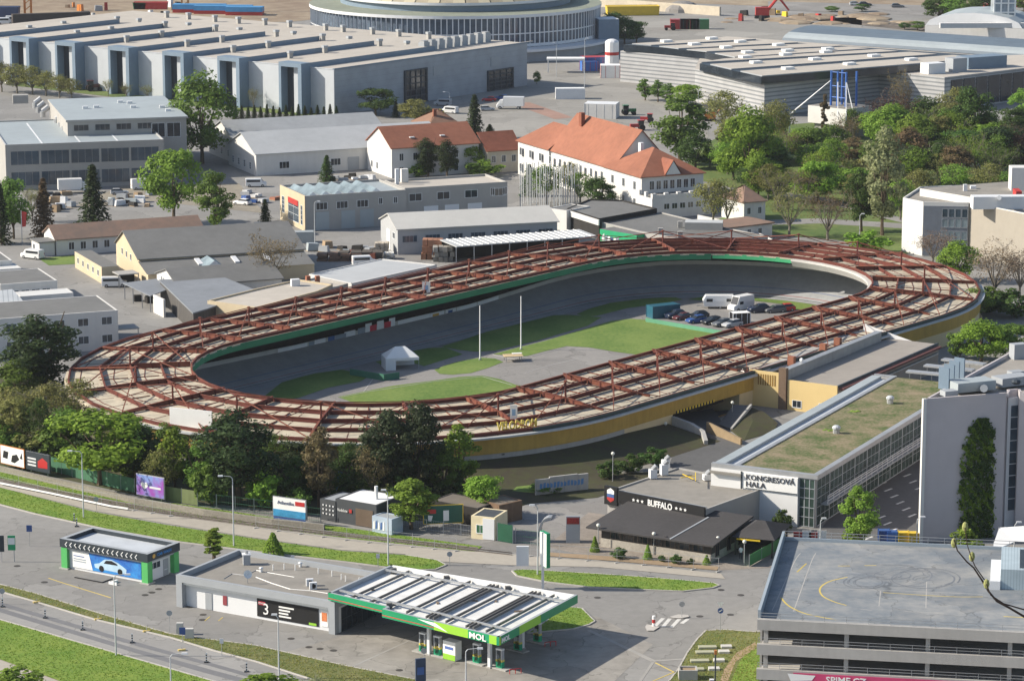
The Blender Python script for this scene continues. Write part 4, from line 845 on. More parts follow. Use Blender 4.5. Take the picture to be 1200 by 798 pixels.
kid('plant_room', wh, lambda mb: (mb.box(W(1140, 29, 11), (14, 5, 3), M_gpan, .1, M_wpan), mb.box(W(1155, 33, 11), (30, 2, 1.6), M_whitew, .02)))
# ---- long pale wall and yellow skips of the building site
a, b = W(702, 8), W(844, 19)
tag(kid('site_wall', None, lambda mb: mb.bar(a + Vector((0, 0, 3.4)), b + Vector((0, 0, 3.4)), 1, 3.4, mat('pale_site_wall', (.52, .46, .36), .9))), 'long pale concrete wall standing along the building site', 'wall')
def skip(px, py, m, L_, W_, H_, lab, cat='container', rz=0.0, name='skip_container', group=None):
    q = W(px, py); t = thing(name, lab, cat, q, group, rz); kid('body', t, lambda mb: mb.hexa([Vector((-L_ / 2 + .3, -W_ / 2, .1)) + q, Vector((L_ / 2 - .3, -W_ / 2, .1)) + q, Vector((L_ / 2 - .3, W_ / 2, .1)) + q, Vector((-L_ / 2 + .3, W_ / 2, .1)) + q], [Vector((x, y, H_)) + q for x, y in ((-L_ / 2, -W_ / 2), (L_ / 2, -W_ / 2), (L_ / 2, W_ / 2), (-L_ / 2, W_ / 2))], m))
    kid('rim', t, lambda mb: [mb.box((q.x + x, q.y + y, q.z + H_), (w_, d_, .15), m) for x, y, w_, d_ in ((0, -W_ / 2, L_ + .2, .2), (0, W_ / 2, L_ + .2, .2), (-L_ / 2, 0, .2, W_), (L_ / 2, 0, .2, W_))]); return t
M_yel = mat('skip_yellow', (.6, .42, .04), .6); M_redp = mat('machine_red', (.42, .04, .035), .5); M_blup = mat('tarpaulin_blue', (.06, .25, .5), .5); M_grnp = mat('machine_green', (.03, .22, .08), .5)
skip(741, 18, M_yel, 20, 6, 3.4, 'big yellow open container standing near the pale site wall', rz=.1)
skip(177, 11, M_redp, 13, 4, 2.6, 'red container at the far edge of the building site'); skip(164, 11, M_grnp, 5, 4, 2.4, 'small green container beside the red one on the far site')
for i, (x, y, l) in enumerate(((234, 15, 20), (262, 16.5, 22), (287, 18, 14))): 
    q = W(x, y); o = kid('covered_stack', None, lambda mb: (mb.box(q, (l, 5, 1.4), M_redp, -.08), mb.box(q + Vector((0, 0, 1.4)), (l, 5.5, 1.8), M_blup, -.08)), org=q)
    tag(o, ['left part of the long stack under blue tarpaulin', 'middle part of the long stack under blue tarpaulin', 'short right part of the stack under blue tarpaulin'][i] + ' beyond the big hall', 'covered stack', 'blue covered stacks')
skip(9, 21, mat('dark_blue_steel', (.03, .05, .12), .5), 9, 5, 4, 'dark blue site hoarding block at the far left', 'hoarding', name='site_hoarding')
kid('dark_trench_edge', None, lambda mb: mb.bar(W(14, 17, 4), W(105, 14, 4), 3, 4, mat('dark_earth', (.06, .05, .045), .95))); tag(COL.objects[-1], 'dark long retaining wall of the excavation at far left', 'wall')
# ---- left office block
fr = Fr((6, 170), (192, 163.5), (0, 0), 10.9, D=44); L, D = fr.L, fr.D
of = flat_building('office_block', 'grey two storey office block with wide window bays and a taller rear part', fr, 10.9, M_greyw, M_bluegr, 'office', cap=M_lightroof, parapet=.3)
for z in (1.0, 6.0): row(of, fr, 'front', 1.2, L - 8.0, 5, z, 6.7, 3.2, glass=M_bglass, frame=M_greyw, mull=3)
f2 = Fr((79, 142.5), (217, 137), (0, 0), 14.2, D=42); f2.u = fr.u; f2.v = fr.v
kid('upper_part', of, lambda mb: (f2.box(mb, 0, f2.L, 0, f2.D, 0, 14.0, M_greyw), f2.box(mb, -.4, f2.L + .4, -.4, f2.D, 14.0, 14.5, M_greyw, M_bluegr)))
row(of, f2, 'front', 1.5, f2.L - 12, 4, 11.8, 3.6, 1.4, glass=M_dglass, frame=M_greyw, mull=2); row(of, f2, 'front', f2.L - 8.6, f2.L - 4.8, 2, 9.6, 3.3, 3.4, glass=M_dglass, mull=1)
for i in range(4): q = fr.p(L * .40 + 0, D * (.30 + .17 * i), 10.6)
for px, py in ((41, 121), (45, 126), (50, 131), (66, 140), (71, 144), (75, 148)):
    q = W(px, py, 11.5); kid('duct', of, lambda mb: (mb.cyl(q, q + f2.u * 1.6 + Vector((0, 0, 1.2)), .7, M_gal), mb.cyl(q - Vector((0, 0, 1.4)), q, .7, M_gal)))
for px, py in ((100, 128), (113, 127), (141, 121), (152, 122), (156, 127), (190, 127), (197, 131)): q = W(px, py, 14.4); kid('roof_vent', of, lambda mb: mb.box(q, (1.3, 1.0, .7), M_wpan, .2))
for k in range(1, 4): kid('roof_seam', of, lambda mb: mb.bar(fr.p(L * k / 4.2, .4, 10.66), fr.p(L * k / 4.2, D * .9, 10.66), .35, .06, M_wpan))
kid('service_hut', of, lambda mb: mb.box(W(24, 121, 10.6), (4, 3, 2.2), M_greyw, .2))
# ---- pair of white sheds
fr = Fr((300, 181), (520, 167.5), (0, 0), 5.4, D=21); L = fr.L
def shed(name, lab, fr, he, hr, wall, roof, **kw): return gable_building(name, lab, fr, he, hr, wall, roof, **kw)
w1 = shed('white_shed', 'long white shed with a pale ribbed roof, the nearer of a joined pair', fr, 5.4, 9.4, M_whitew, M_lightroof, cat='shed')
row(w1, fr, 'left', 3, 16, 4, 1.2, 1.2, 1.6, glass=M_dglass, mull=1, rows=3); row(w1, fr, 'front', 6, 60, 5, 1.5, 2.6, 1.6, glass=M_dglass, mull=2); panel(w1, fr, 'front', 24, .1, 3, 3.2, M_gpan)
fr2 = fr.sub(2, 21.6, L * .82, 21)
w2 = shed('white_shed', 'long white shed with a grey roof, the farther of a joined pair', fr2, 5.6, 9.6, M_whitew, mat('grey_shed_roof', (.33, .34, .345), .6, .12), cat='shed')
row(w2, fr2, 'left', 4, 15, 3, 1.2, 1.2, 1.6, glass=M_dglass, mull=1, rows=3); row(w2, fr2, 'left', 4, 15, 3, 4.2, 1.2, 1.4, glass=M_dglass, mull=1, rows=2)
for f_ in (fr, fr2):
    pass
# ---- white house with orange roof
fr = Fr((459, 174), (561, 167.5), (436.5, 164), 7.4); L, D = fr.L, fr.D
ho = gable_building('white_house', 'tall white house with an orange tiled gable roof', fr, 7.4, 11.6, M_whitew, M_tile, 'house')
row(ho, fr, 'front', 2.0, L - 3, 6, 4.2, 1.1, 1.7, glass=M_dglass, mull=1); row(ho, fr, 'front', 2.0, L - 3, 6, .9, 1.1, 1.7, glass=M_dglass, mull=1); row(ho, fr, 'left', 2.5, 6, 2, 1.2, 1.0, 1.5, mull=1)
for a in (.2, .55): kid('roof_window', ho, lambda mb: mb.box(fr.p(L * a + 2, D * .2, 9.2), (1.2, .9, .25), M_wpan, fr.rz()))
# ---- small house with dark red roof, and brown hipped roof behind
fr = Fr((571, 177), (610, 174.5), (0, 0), 5.6, D=11)
h2 = gable_building('small_house', 'small beige house with a dark red roof beside the orange roofed house', fr, 5.6, 9.4, mat('pale_beige_render', (.52, .47, .38), .85), M_tiled, 'house')
row(h2, fr, 'front', 1.2, fr.L - 2.4, 3, 2.6, 1.1, 1.6, glass=M_dglass); row(h2, fr, 'left', 3, 6.5, 2, 1.2, 1, 1.5, glass=M_dglass)
fr = Fr((503, 149), (541, 147), (0, 0), 5.0, D=13)
h3 = gable_building('hipped_house', 'low house with a brown hipped roof behind the orange roofed house', fr, 5, 8.6, M_whitew, mat('brown_tile', (.21, .12, .08), .85, .2), 'house', hip=(5, 5))
kid('chimney', h3, lambda mb: mb.box(fr.p(3, 4, 6.5), (.9, .7, 2.6), M_tiled, fr.rz()))
# ---- palace-like white building with orange roofs
P0, P3 = W(752, 207, 8.6), W(605, 164, 8.6); P0.z = P3.z = 0; Q0 = W(827, 202.5, 8.6); Q0.z = 0
pal = thing('long_white_building', 'long white two storey building with several orange tiled roofs and a pedimented front', 'building', (P0 + P3) / 2)
def pfr(a, b, depth):
    f = object.__new__(Fr); f.o = a.copy(); f.u = (b - a).normalized(); f.L = (b - a).length; f.v = Vector((-f.u.y, f.u.x, 0)); f.D = depth; return f
fL = pfr(P3, P0, (Q0 - P0).dot(Vector((-(P0 - P3).normalized().y, (P0 - P3).normalized().x, 0)))); LL, DD = fL.L, fL.D
def gablebits(f, he, hr, hip, roof, wall, o=.5):
    tmp = gable_building('x', 'x', f, he, hr, wall, roof, hip=hip, over=o)
    for ch in list(tmp.children):
        m4 = tmp.location + ch.location; ch.parent = pal; ch.location = m4 - pal.location
    bpy.data.objects.remove(tmp)
uF = fL.inv(720, 193, 8.6)[0]; uM = fL.inv(649, 174, 8.6)[0]
gablebits(fL.sub(uF, 0, LL - uF, DD), 8.6, 13.4, (9, 9), M_tile, M_whitew)
gablebits(fL.sub(uM, 1, uF - uM + 3, DD * .92), 8.6, 16.6, (0, 0), M_tile, M_whitew)
gablebits(fL.sub(0, .5, uM, DD * .85), 8.6, 13.2, (6, 0), M_tile, M_whitew)
n_ = int(LL / 5.2)
for z, h_ in ((1.2, 1.9), (5.2, 1.8)): row(pal, fL, 'front', 2.0, LL - 4, n_, z, 1.2, h_, glass=M_dglass, mull=1)
for z, h_ in ((5.4, 1.9),): row(pal, fL, 'right', 2, DD - 3.4, 7, z, 1.2, h_, glass=M_dglass, mull=1)
kid('pediment', pal, lambda mb: (mb.poly([fL.p(LL + .3, DD * .38, 8.6), fL.p(LL + .3, DD * .62, 8.6), fL.p(LL + .3, DD * .5, 11.6)], M_whitew), mb.poly([fL.p(LL + .4, DD * .36, 8.6), fL.p(LL + .4, DD * .5, 11.9), fL.p(LL - 5, DD * .5, 11.9), fL.p(LL - 5, DD * .36, 8.6)], M_tiled), mb.poly([fL.p(LL + .4, DD * .64, 8.6), fL.p(LL + .4, DD * .5, 11.9), fL.p(LL - 5, DD * .5, 11.9), fL.p(LL - 5, DD * .64, 8.6)], M_tiled)))
fA = fL.sub(LL + .02, -1.0, 7, DD * .95)
kid('terrace_wing', pal, lambda mb: (fA.box(mb, 0, 7, 0, fA.D, 0, 4.6, M_whitew, M_bit), [fA.box(mb, 6.4, 7.05, 3.2 * k, 3.2 * k + 1.0, 4.6, 5.7, M_whitew) for k in range(int(fA.D / 3.2) + 1)], [fA.box(mb, 3.2 * k, 3.2 * k + .9, -.05, .5, 4.6, 5.7, M_whitew) for k in range(3)], fA.box(mb, 6.6, 6.9, 0, fA.D, 4.6, 5.3, M_whitew)))
row(pal, fA, 'right', 3, fA.D - 4, 5, 2.0, 1.4, 1.2, glass=M_dglass); kid('chimney', pal, lambda mb: mb.box(fL.p(uM + 6, DD * .4, 14.5), (1.3, 1.0, 3.2), M_tiled, fL.rz())); kid('chimney', pal, lambda mb: mb.box(fL.p(LL - 14, DD * .45, 11.5), (1.2, .9, 2.6), M_wpan, fL.rz()))
# ---- gatehouse right of it
fr = Fr((872, 238), (897, 236), (0, 0), 4.6, D=10)
g = gable_building('gatehouse', 'small cream gatehouse with brown tiled roofs beside the park', fr, 4.8, 7.6, M_whitew, M_brownr, 'house', hip=(3, 3))
f2 = Fr((880, 265), (905, 262), (0, 0), 3.0, D=9); kid('side_wing', g, lambda mb: (f2.box(mb, -9, f2.L, 0, f2.D, 0, 3.0, M_whitew, M_brownr), f2.box(mb, -9.4, f2.L + .4, -.4, f2.D, 3.0, 3.3, M_brownr)))
row(g, fr, 'front', .8, 3.6, 2, 2.0, .9, 1.4, glass=M_dglass); row(g, f2, 'front', -7, 2, 4, 1.0, 1.0, 1.3, glass=M_dglass)
for k, (a, b) in enumerate((((818, 252), (866, 262)), ((866, 262), (912, 284)))):
    tag(kid('garden_wall', None, lambda mb: mb.bar(W(*a, 1.6), W(*b, 1.6), .3, 1.6, M_whitew)), 'low white garden wall %s' % ('left of the small gatehouse' if k == 0 else 'running from the gatehouse towards the velodrome roof'), 'wall')
# ---- beige garage with sawtooth skylights and its grey extension
fr = Fr((357.5, 230), (476, 222.5), (320, 217.5), 7.8); L, D = fr.L, fr.D
ga = flat_building('beige_garage', 'beige workshop garage with a row of glass ridge skylights on its roof', fr, 7.8, M_greyw, M_bluegr, 'garage')
kid('end_wall', ga, lambda mb: fr.box(mb, -.12, -.002, -.05, D + .05, 0, 7.85, M_beige))
fe = fr.sub(-.12, 0, L, D); window(ga, fe, 'left', D * .34, 1.2, D * .42, 4.8, glass=M_bglass, mull=1, rows=3); window(ga, fe, 'left', D * .84, 1.2, D * .07, 4.2, glass=M_bglass, mull=0, rows=4); window(ga, fe, 'left', D * .08, 2, D * .1, 3.6, glass=M_bglass, mull=0, rows=4)
panel(ga, fr.sub(-.2, 0, L, D), 'left', D * .35, 4.9, D * .4, 1.2, M_redp, 'red_sign')
row(ga, fr, 'front', 2.5, 12, 3, 4.6, 2.6, 1.5, glass=M_dglass, mull=2); row(ga, fr, 'front', L - 6.5, L - 3, 2, 5, .9, 1.3, glass=M_dglass)
for a in (2.3, 8.3, 12.7): panel(ga, fr, 'front', a, .05, 3.2, 4.0, M_bluegr, 'garage_door')
M_sky = mat_glass('skylight_glass', (.20, .25, .27), .3, .3)
for k in range(6):
    v0 = D * .12; u0 = L * (.06 + .125 * k)
    kid('ridge_skylight', ga, lambda mb: (mb.poly([fr.p(u0, 2, 7.35), fr.p(u0 + 1.1, 2, 8.25), fr.p(u0 + 1.1, D - 2, 8.25), fr.p(u0, D - 2, 7.35)], M_sky), mb.poly([fr.p(u0 + 2.2, 2, 7.35), fr.p(u0 + 1.1, 2, 8.25), fr.p(u0 + 1.1, D - 2, 8.25), fr.p(u0 + 2.2, D - 2, 7.35)], M_sky), mb.poly([fr.p(u0, 2, 7.35), fr.p(u0 + 2.2, 2, 7.35), fr.p(u0 + 1.1, 2, 8.25)], M_wpan), mb.poly([fr.p(u0, D - 2, 7.35), fr.p(u0 + 2.2, D - 2, 7.35), fr.p(u0 + 1.1, D - 2, 8.25)], M_wpan)))
fx = fr.sub(L + .05, 1.0, W(606, 211, 7.8).x - W(476, 222, 7.8).x, 13)
ex = flat_building('grey_garage', 'grey garage with pale roller doors adjoining the beige workshop', fx, 8.0, M_greyw, M_proof, 'garage')
row(ex, fx, 'front', 1, 21, 4, 5, 3.0, 1.6, glass=M_dglass, mull=1); row(ex, fx, 'front', 20.5, 23.5, 2, 5.2, 1.0, 1.6, glass=M_dglass)
for a in (4.5, 9.5, 15): panel(ex, fx, 'front', a, .05, 3.4, 3.6, M_wpan, 'garage_door')
kid('chimney', ex, lambda mb: mb.box(fx.p(1.5, 9, 7.6), (.8, .8, 3.4), M_wpan, .3)); kid('chimney', ex, lambda mb: mb.box(fx.p(4, 11, 7.6), (1.6, 1.2, 3.0), M_whitew, .3))
# ---- pale gabled store shed
fr = Fr((466, 269), (653, 259.5), (439, 257), 5.4); L, D = fr.L, fr.D
st_ = gable_building('store_shed', 'long grey store shed with a pale gable roof and a white door in its end', fr, 5.4, 7.6, mat('pale_sheet_cladding', (.36, .37, .375), .7, .08, streak=.25), mat('pale_cream_roof', (.50, .49, .455), .6, .08, .5), 'shed')
row(st_, fr, 'front', 1.0, L - 4.2, 7, 2.6, 3.2, 1.3, glass=M_bglass, frame=M_gpan, mull=3); panel(st_, fr, 'left', D * .38, .05, 2.6, 4.2, M_wht); window(st_, fr, 'left', D * .72, 3, 1.6, 1.2, glass=M_dglass)
# ---- open canopy shed with pale roof by the velodrome
a0, a1, a2 = (535, 289), (700, 276.5), (528, 280)
fr = Fr(a0, a1, a2, 4.2); L, D = fr.L, fr.D
cs = thing('open_canopy_shed', 'low open canopy shed with a pale seamed roof right behind the velodrome roof', 'canopy', fr.ctr())
kid('roof', cs, lambda mb: (fr.box(mb, 0, L, 0, D, 4.0, 4.2, M_lightroof), [fr.box(mb, L * k / 22, L * k / 22 + .12, 0, D, 4.2, 4.32, M_wht) for k in range(1, 22)]))
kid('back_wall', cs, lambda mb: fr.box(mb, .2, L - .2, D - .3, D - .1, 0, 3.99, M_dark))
kids('post', cs, lambda mb: mb.box((0, 0, 0), (.2, .2, 4), M_gal), [fr.p(L * k / 8, .2) for k in range(9)])
# ---- timber and pallet stacks in the yard behind the velodrome
R1 = random.Random(4)
labs = ['tall rust brown pallet stack beside the open canopy shed', 'crate stack with grey sides against the open canopy shed', 'low heap of rusty scrap in the yard left of the grey store shed', 'long pile of dark timber behind the velodrome roof', 'pale board stack by the end door of the store shed', 'white bags stacked by the corner of the store shed']
for (px, py, w_, d_, h_, c_), lb in zip(((507, 303, 4.5, 3, 4.2, (.26, .13, .08)), (520, 306, 4, 3, 3.2, (.22, .21, .19)), (398, 305, 9, 3, 1.6, (.17, .11, .08)), (423, 304, 9, 3.5, 1.8, (.07, .06, .05)), (447, 297, 3, 3, 2.4, (.36, .32, .26)), (456, 303, 2.4, 2, 1.4, (.5, .49, .46))), labs):
    q = W(px, py); t = thing('material_stack', lb, 'stack', q); 
    for j in range(3): kid('layer', t, lambda mb: [mb.box((q.x + (k - 1.5) * w_ / 4 + R1.uniform(-.2, .2), q.y + R1.uniform(-.4, .4), h_ * j / 3), (w_ / 4.3, d_ * R1.uniform(.7, 1), h_ / 3.2), mat('stack_%d_%d' % (px, j), [v * (.8 + .2 * j) for v in c_], .9, .3, 1.5), R1.uniform(-.1, .1)) for k in range(4)])
# ---- brown barrack at the left
fr = Fr((66, 281), (238, 269), (50, 272.5), 3.4); L, D = fr.L, fr.D
ba = gable_building('long_barrack', 'long low white barrack with a weathered brown roof', fr, 3.4, 5.6, M_whitew, M_brownr, 'barrack')
row(ba, fr, 'front', 2.6, L - 4, 11, 1.1, 1.2, 1.5, glass=M_dglass, mull=1)
fx = Fr((46, 285), (64, 283.5), (0, 0), 2.9, D=5); kid('porch', ba, lambda mb: (fx.box(mb, 0, fx.L, 0, 5, 0, 2.9, M_whitew), fx.box(mb, -.3, fx.L + .3, -.3, 5.3, 2.9, 3.1, M_grey_roof))); window(ba, fx, 'left', 1, 1, 1.2, 1.2, glass=M_dglass)
# ---- beige workshop with stepped grey roofs
fr = Fr((163, 304), (356, 292), (125, 285), 4.6); L, D = fr.L, fr.D
bw = gable_building('beige_workshop', 'beige gabled workshop with wide grey stepped roofs in the left yard', fr, 4.6, 8.2, M_beige, M_grey_roof, 'workshop', ridge=.62)
f2 = fr.sub(0, -7.5, L, 7.45); kid('lower_wing', bw, lambda mb: (f2.box(mb, 0, L, 0, 7.45, 0, 2.9, M_beige), mb.poly([f2.p(-.3, -.4, 2.9), f2.p(L, -.4, 2.9), f2.p(L, 7.44, 4.2), f2.p(-.3, 7.44, 4.2)], M_grey_roof), mb.poly([f2.p(0, 0, 2.9), f2.p(0, 7.45, 2.9), f2.p(0, 7.45, 4.15)], M_beige)))
row(bw, fr, 'left', D * .25, D * .62, 3, 3.2, 1.1, 1.2, glass=M_dglass)
for a in (11, 18.5, 25): kid('skylight', bw, lambda mb: (mb.hexa([f2.p(a, 3, 3.45), f2.p(a + 1.0, 3, 3.45), f2.p(a + 1.0, 6.6, 4.0), f2.p(a, 6.6, 4.0)], [f2.p(a, 3, 3.75), f2.p(a + 1, 3, 3.75), f2.p(a + 1, 6.6, 4.3), f2.p(a, 6.6, 4.3)], M_wpan)))
kid('glass_dormer', bw, lambda mb: (mb.poly([f2.p(11.5, 0, 3.2), f2.p(13.5, 0, 4.8), f2.p(13.5, 6, 4.8), f2.p(11.5, 6, 3.8)], M_sky), mb.poly([f2.p(15.5, 0, 3.2), f2.p(13.5, 0, 4.8), f2.p(13.5, 6, 4.8), f2.p(15.5, 6, 3.8)], M_sky), mb.poly([f2.p(11.5, 0, 3.2), f2.p(15.5, 0, 3.2), f2.p(13.5, 0, 4.8)], M_wpan)))
f3 = Fr((119, 313), (139, 311.5), (95, 294), 3.4); kid('office_wing', bw, lambda mb: f3.box(mb, 0, f3.L, 0, f3.D, 0, 3.4, M_beige, M_grey_roof)); row(bw, f3, 'left', 2, f3.D - 3, 5, 1.3, 1.0, 1.1, glass=M_dglass)
f4 = Fr((139, 322), (163, 320), (0, 0), 2.8, D=4); kid('porch', bw, lambda mb: (f4.box(mb, 0, f4.L, 0, 4, 2.6, 2.8, M_greyw), [mb.box(f4.p(u, .2), (.2, .2, 2.6), M_greyw) for u in (.1, f4.L - .1)], f4.box(mb, .5, f4.L, 3, 4, 0, 2.59, M_dark)))
f5 = Fr((209, 334), (330, 325), (174, 319.5), 3.6); gb = gable_building('white_gabled_shed', 'low shed with a white gable end and grey roof in front of the beige workshop', f5, 3.4, 5.4, M_whitew, M_grey_roof, 'shed'); row(gb, f5, 'left', 3, 4.5, 2, 2.4, .8, .9, glass=M_dglass)
# ---- dark timber shed with blue-grey roof
roofp = [W(*p, 4.0) for p in ((226, 367), (243, 362), (302, 341), (262, 325), (186, 328))]; base = [Vector((p.x, p.y, 0)) for p in roofp]
td = thing('timber_shed', 'dark plank shed with a wide blue grey felt roof and a white front corner', 'shed', sum(base, Vector()) / 5)
kid('roof', td, lambda mb: mb.prism(base, 3.8, 4.05, mat('blue_felt_roof', (.20, .215, .235), .8, .15, .5, big=.12), bottom=True))
cc = sum(base, Vector()) / 5; inn = [p + (cc - p).normalized() * .5 for p in base]
kid('wall', td, lambda mb: mb.prism(inn, 0, 3.79, mat('dark_planks', (.08, .075, .07), .9, .5, 2.0, streak=1.0), bottom=False))
q0, q1 = W(181, 366), W(193, 372); kid('white_corner', td, lambda mb: mb.bar(q0 + Vector((0, 0, 3.4)), q1 + Vector((0, 0, 3.4)), .4, 3.4, M_whitew))
rp = [W(*p, 3.2) for p in ((144, 332), (176, 347), (200, 338), (183, 327))]; bp = [Vector((p.x, p.y, 0)) for p in rp]
lc = thing('open_lean_to', 'open fronted lean to on thin posts beside the dark plank shed', 'shed', sum(bp, Vector()) / 4)
kid('roof', lc, lambda mb: mb.prism(bp, 3.1, 3.25, MATS['blue_felt_roof'], bottom=True)); kids('post', lc, lambda mb: mb.box((0, 0, 0), (.15, .15, 3.1), M_gal), [bp[0] + (bp[1] - bp[0]) * t + Vector((.2, .2, 0)) for t in (.02, .33, .66, .96)]); kid('stored_junk', lc, lambda mb: [mb.box(bp[0] + (bp[2] - bp[0]) * t + Vector((s_, 0, 0)), (1.4, 1.2, 1.2), M_dark, t) for t, s_ in ((.3, 0), (.45, 1), (.6, -.5))])
# ---- flat beige building and grey sheds tucked behind the roof
def pblock(name, lab, pix, z, wall, roof, cat='building', par=.3):
    return poly_building(name, lab, wp(pix, z), z, wall, roof, cat, par)
pblock('flat_beige_building', 'low flat roofed beige building touching the velodrome roof at left', [(243, 354), (300, 362), (372, 343), (390, 335), (350, 329), (300, 340)], 4.4, M_beige, M_proof)
pblock('pale_flat_shed', 'broad shed with a pale grey flat roof just behind the far side of the velodrome', [(362, 322), (412, 333), (512, 311), (447, 304)], 3.6, M_whitew, M_lightroof, par=.15)
pblock('flat_roof_annex', 'low annex with two brick chimneys on its pale roof', [(330, 337), (375, 343), (408, 334), (372, 326)], 3.9, M_greyw, M_proof); an = COL.objects[-3] if False else bpy.data.objects['flat_roof_annex']
for x in (361, 372): q = W(x, 333, 3.9); kid('chimney', an, lambda mb: mb.box(q, (.8, .8, 1.6), M_tile, .4))
q = W(346, 338, 3.9); kid('roof_unit', an, lambda mb: mb.box(q, (1.6, 1.2, 1.8), M_wpan, .3))
# ---- far left block rows
for (A, B, z, D_, lab, rf) in (((0, 333.5), (67, 328.5), 4.2, 14, 'white block with a dark grey flat roof, middle of the three at the left edge', M_grey_roof), ((-30, 308), (14, 305), 4.0, 14, 'white block at the left edge, farthest of the dark roofed ones', M_grey_roof)):
    fr = Fr(A, B, (0, 0), z, D=D_); t = flat_building('white_block', lab, fr, z, M_whitew, rf, 'building', parapet=.05); row(t, fr, 'front', 2, fr.L - 3, 4, 1.6, 1.6, 1.2, glass=M_bglass, mull=1)
fr = Fr((-60, 378), (138, 363.5), (0, 0), 7.0, D=15); t = flat_building('white_block', 'tall white block with a dark roof and two window rows, nearest the velodrome at left', fr, 7.0, M_whitew, M_grey_roof, 'building', parapet=.05)
for z in (1.4, 4.6): row(t, fr, 'front', 10, fr.L - 3, 5, z, 1.9, 1.3, glass=M_bglass, mull=1)
kid('door_canopy', t, lambda mb: (fr.box(mb, fr.L + .05, fr.L + 4, .5, 4.5, 3.2, 3.4, M_greyw), mb.box(fr.p(fr.L + 3.8, .7), (.15, .15, 3.2), M_gal)))
for (A, B, z, D_, lab) in (((24, 347.5), (86, 343), 3.0, 5, 'low white roofed passage between the two nearer white blocks'), ((-30, 318), (25, 314), 3.0, 6, 'low pale roofed strip behind the middle white block')):
    fr = Fr(A, B, (0, 0), z, D=D_); flat_building('low_shed', lab, fr, z, M_whitew, mat('white_roofing', (.6, .6, .58), .7, .08), 'shed', parapet=.02)
fr = Fr((-20, 352), (24, 347), (0, 0), 4.0, D=9); gable_building('low_shed', 'small shed with white ridged sheet roof at the left edge', fr, 3.0, 4.4, M_whitew, mat_stripe('white_rib_roof', (.6, .62, .62), (.42, .45, .46), .9, dirv=(1, .2, 0), duty=.8), 'shed')
# ---- sheds with green graffiti container behind the far bend
fr = Fr((667, 253), (700, 257.5), (0, 0), 4.4, D=16)
pblock('black_roof_shed', 'long shed with a broad black felt roof and a white lintel behind the velodrome', [(664, 246), (702, 258), (770, 246), (730, 236), (690, 235)], 4.2, M_dark, M_grey_roof, 'shed')
kid('white_lintel', bpy.data.objects['black_roof_shed'], lambda mb: mb.bar(W(664, 246, 4.3) , W(702, 258, 4.3), .3, 1.2, M_whitew))
pblock('low_black_roof_building', 'flat building with a dark roof and low parapet right behind the far bend', [(702, 261), (748, 272), (800, 282), (900, 278), (850, 268), (775, 250), (735, 250)], 3.4, M_greyw, M_grey_roof, 'building', .25); lb_ = bpy.data.objects['low_black_roof_building']
kid('roof_hut', lb_, lambda mb: (mb.box(W(825, 268, 3.4), (8, 4, 1.6), M_greyw, -.1, M_lightroof))); [kid('chimney', lb_, lambda mb: mb.box(W(x, y, 3.4), (1, 1, 1.4), M_greyw)) for x, y in ((774, 275), (797, 279), (797, 267))]
fr = Fr((703, 268), (746, 275), (0, 0), 3.4, D=5); gc = thing('green_container', 'bright green container with pale graffiti behind the velodrome roof', 'container', fr.ctr()); kid('body', gc, lambda mb: fr.box(mb, 0, fr.L, 0, 5, 0, 3.3, mat('bright_green_sheet', (.03, .36, .16), .5, .15), M_grey_roof))
kid('graffiti', gc, lambda mb: [mb.poly([fr.p(a + .1 * math.sin(k * 2.1), -.03, .9), fr.p(a + .8, -.03, 1.0 + .2 * math.sin(k)), fr.p(a + .7, -.03, 2.2 + .3 * math.cos(k)), fr.p(a + .05, -.03, 2.0)], M_ab[(0, 3, 0, 1)[k % 4]]) for k, a in enumerate([.6 + .85 * j for j in range(6)])])
fr = Fr((642, 244), (664, 247), (0, 0), 4.5, D=8); flat_building('white_hut', 'small plain white hut at the right end of the store shed', fr, 4.5, M_whitew, M_grey_roof, 'hut', parapet=.1)
# thicket of bare pale poles beside the store shed
t = thing('pole_rack', 'dense rack of tall bare pale poles beside the long white building', 'poles', W(646, 240))
R2 = random.Random(8)
kids('pole', t, lambda mb: mb.cyl((0, 0, 0), (0, 0, 9.5), .11, M_pole, n=5), [W(610 + 2.1 * k + R2.uniform(-.6, .6), 241 + R2.uniform(-5, 5)) for k in range(34)])
# ---- white block at the right with tinted window grid
fr = Fr((1081, 239), (1135, 240.5), (0, 0), 11.0, D=20)
rb = poly_building('white_modern_block', 'white and beige modern block with a tinted window grid near the right edge', wp([(1058, 234), (1082, 239), (1135, 240), (1136, 239.5), (1250, 262), (1250, 222), (1180, 217), (1078, 221)], 11.0), 11.0, mat('white_smooth_wall', (.62, .61, .58), .8, .06, .4), M_bit)
a, b = W(1082.5, 239, 11), W(1135, 240, 11); a.z = b.z = 0; ff = pfr(a, b, 3)
kid('tinted_front', rb, lambda mb: ff.box(mb, 0, ff.L, -.15, .5, .2, 10.6, mat('blue_grey_front', (.17, .19, .22), .6)))
f_ = ff.sub(0, -.15, ff.L, 3)
for z in (.9, 3.6, 6.2, 8.3): row(rb, f_, 'front', ff.L * .42, ff.L * .86, 4, z, ff.L * .125, 1.7, glass=M_bglass if z in (.9, 8.3) else M_sky, mull=0, frame=M_gpan)
a, b = W(1136, 239.5, 11), W(1250, 262, 11); a.z = b.z = 0; bw_ = pfr(a, b, 1); kid('beige_wall', rb, lambda mb: bw_.box(mb, .1, bw_.L, -.12, -.002, 0, 11.2, mat('beige_panel_wall', (.34, .31, .26), .85, .08, .5, streak=.25)))
kid('raised_roof', rb, lambda mb: mb.prism(wp([(1078, 221), (1137, 231), (1250, 224), (1250, 214), (1180, 213)], 12.6), 11.0, 12.6, MATS['white_smooth_wall'], M_bit))
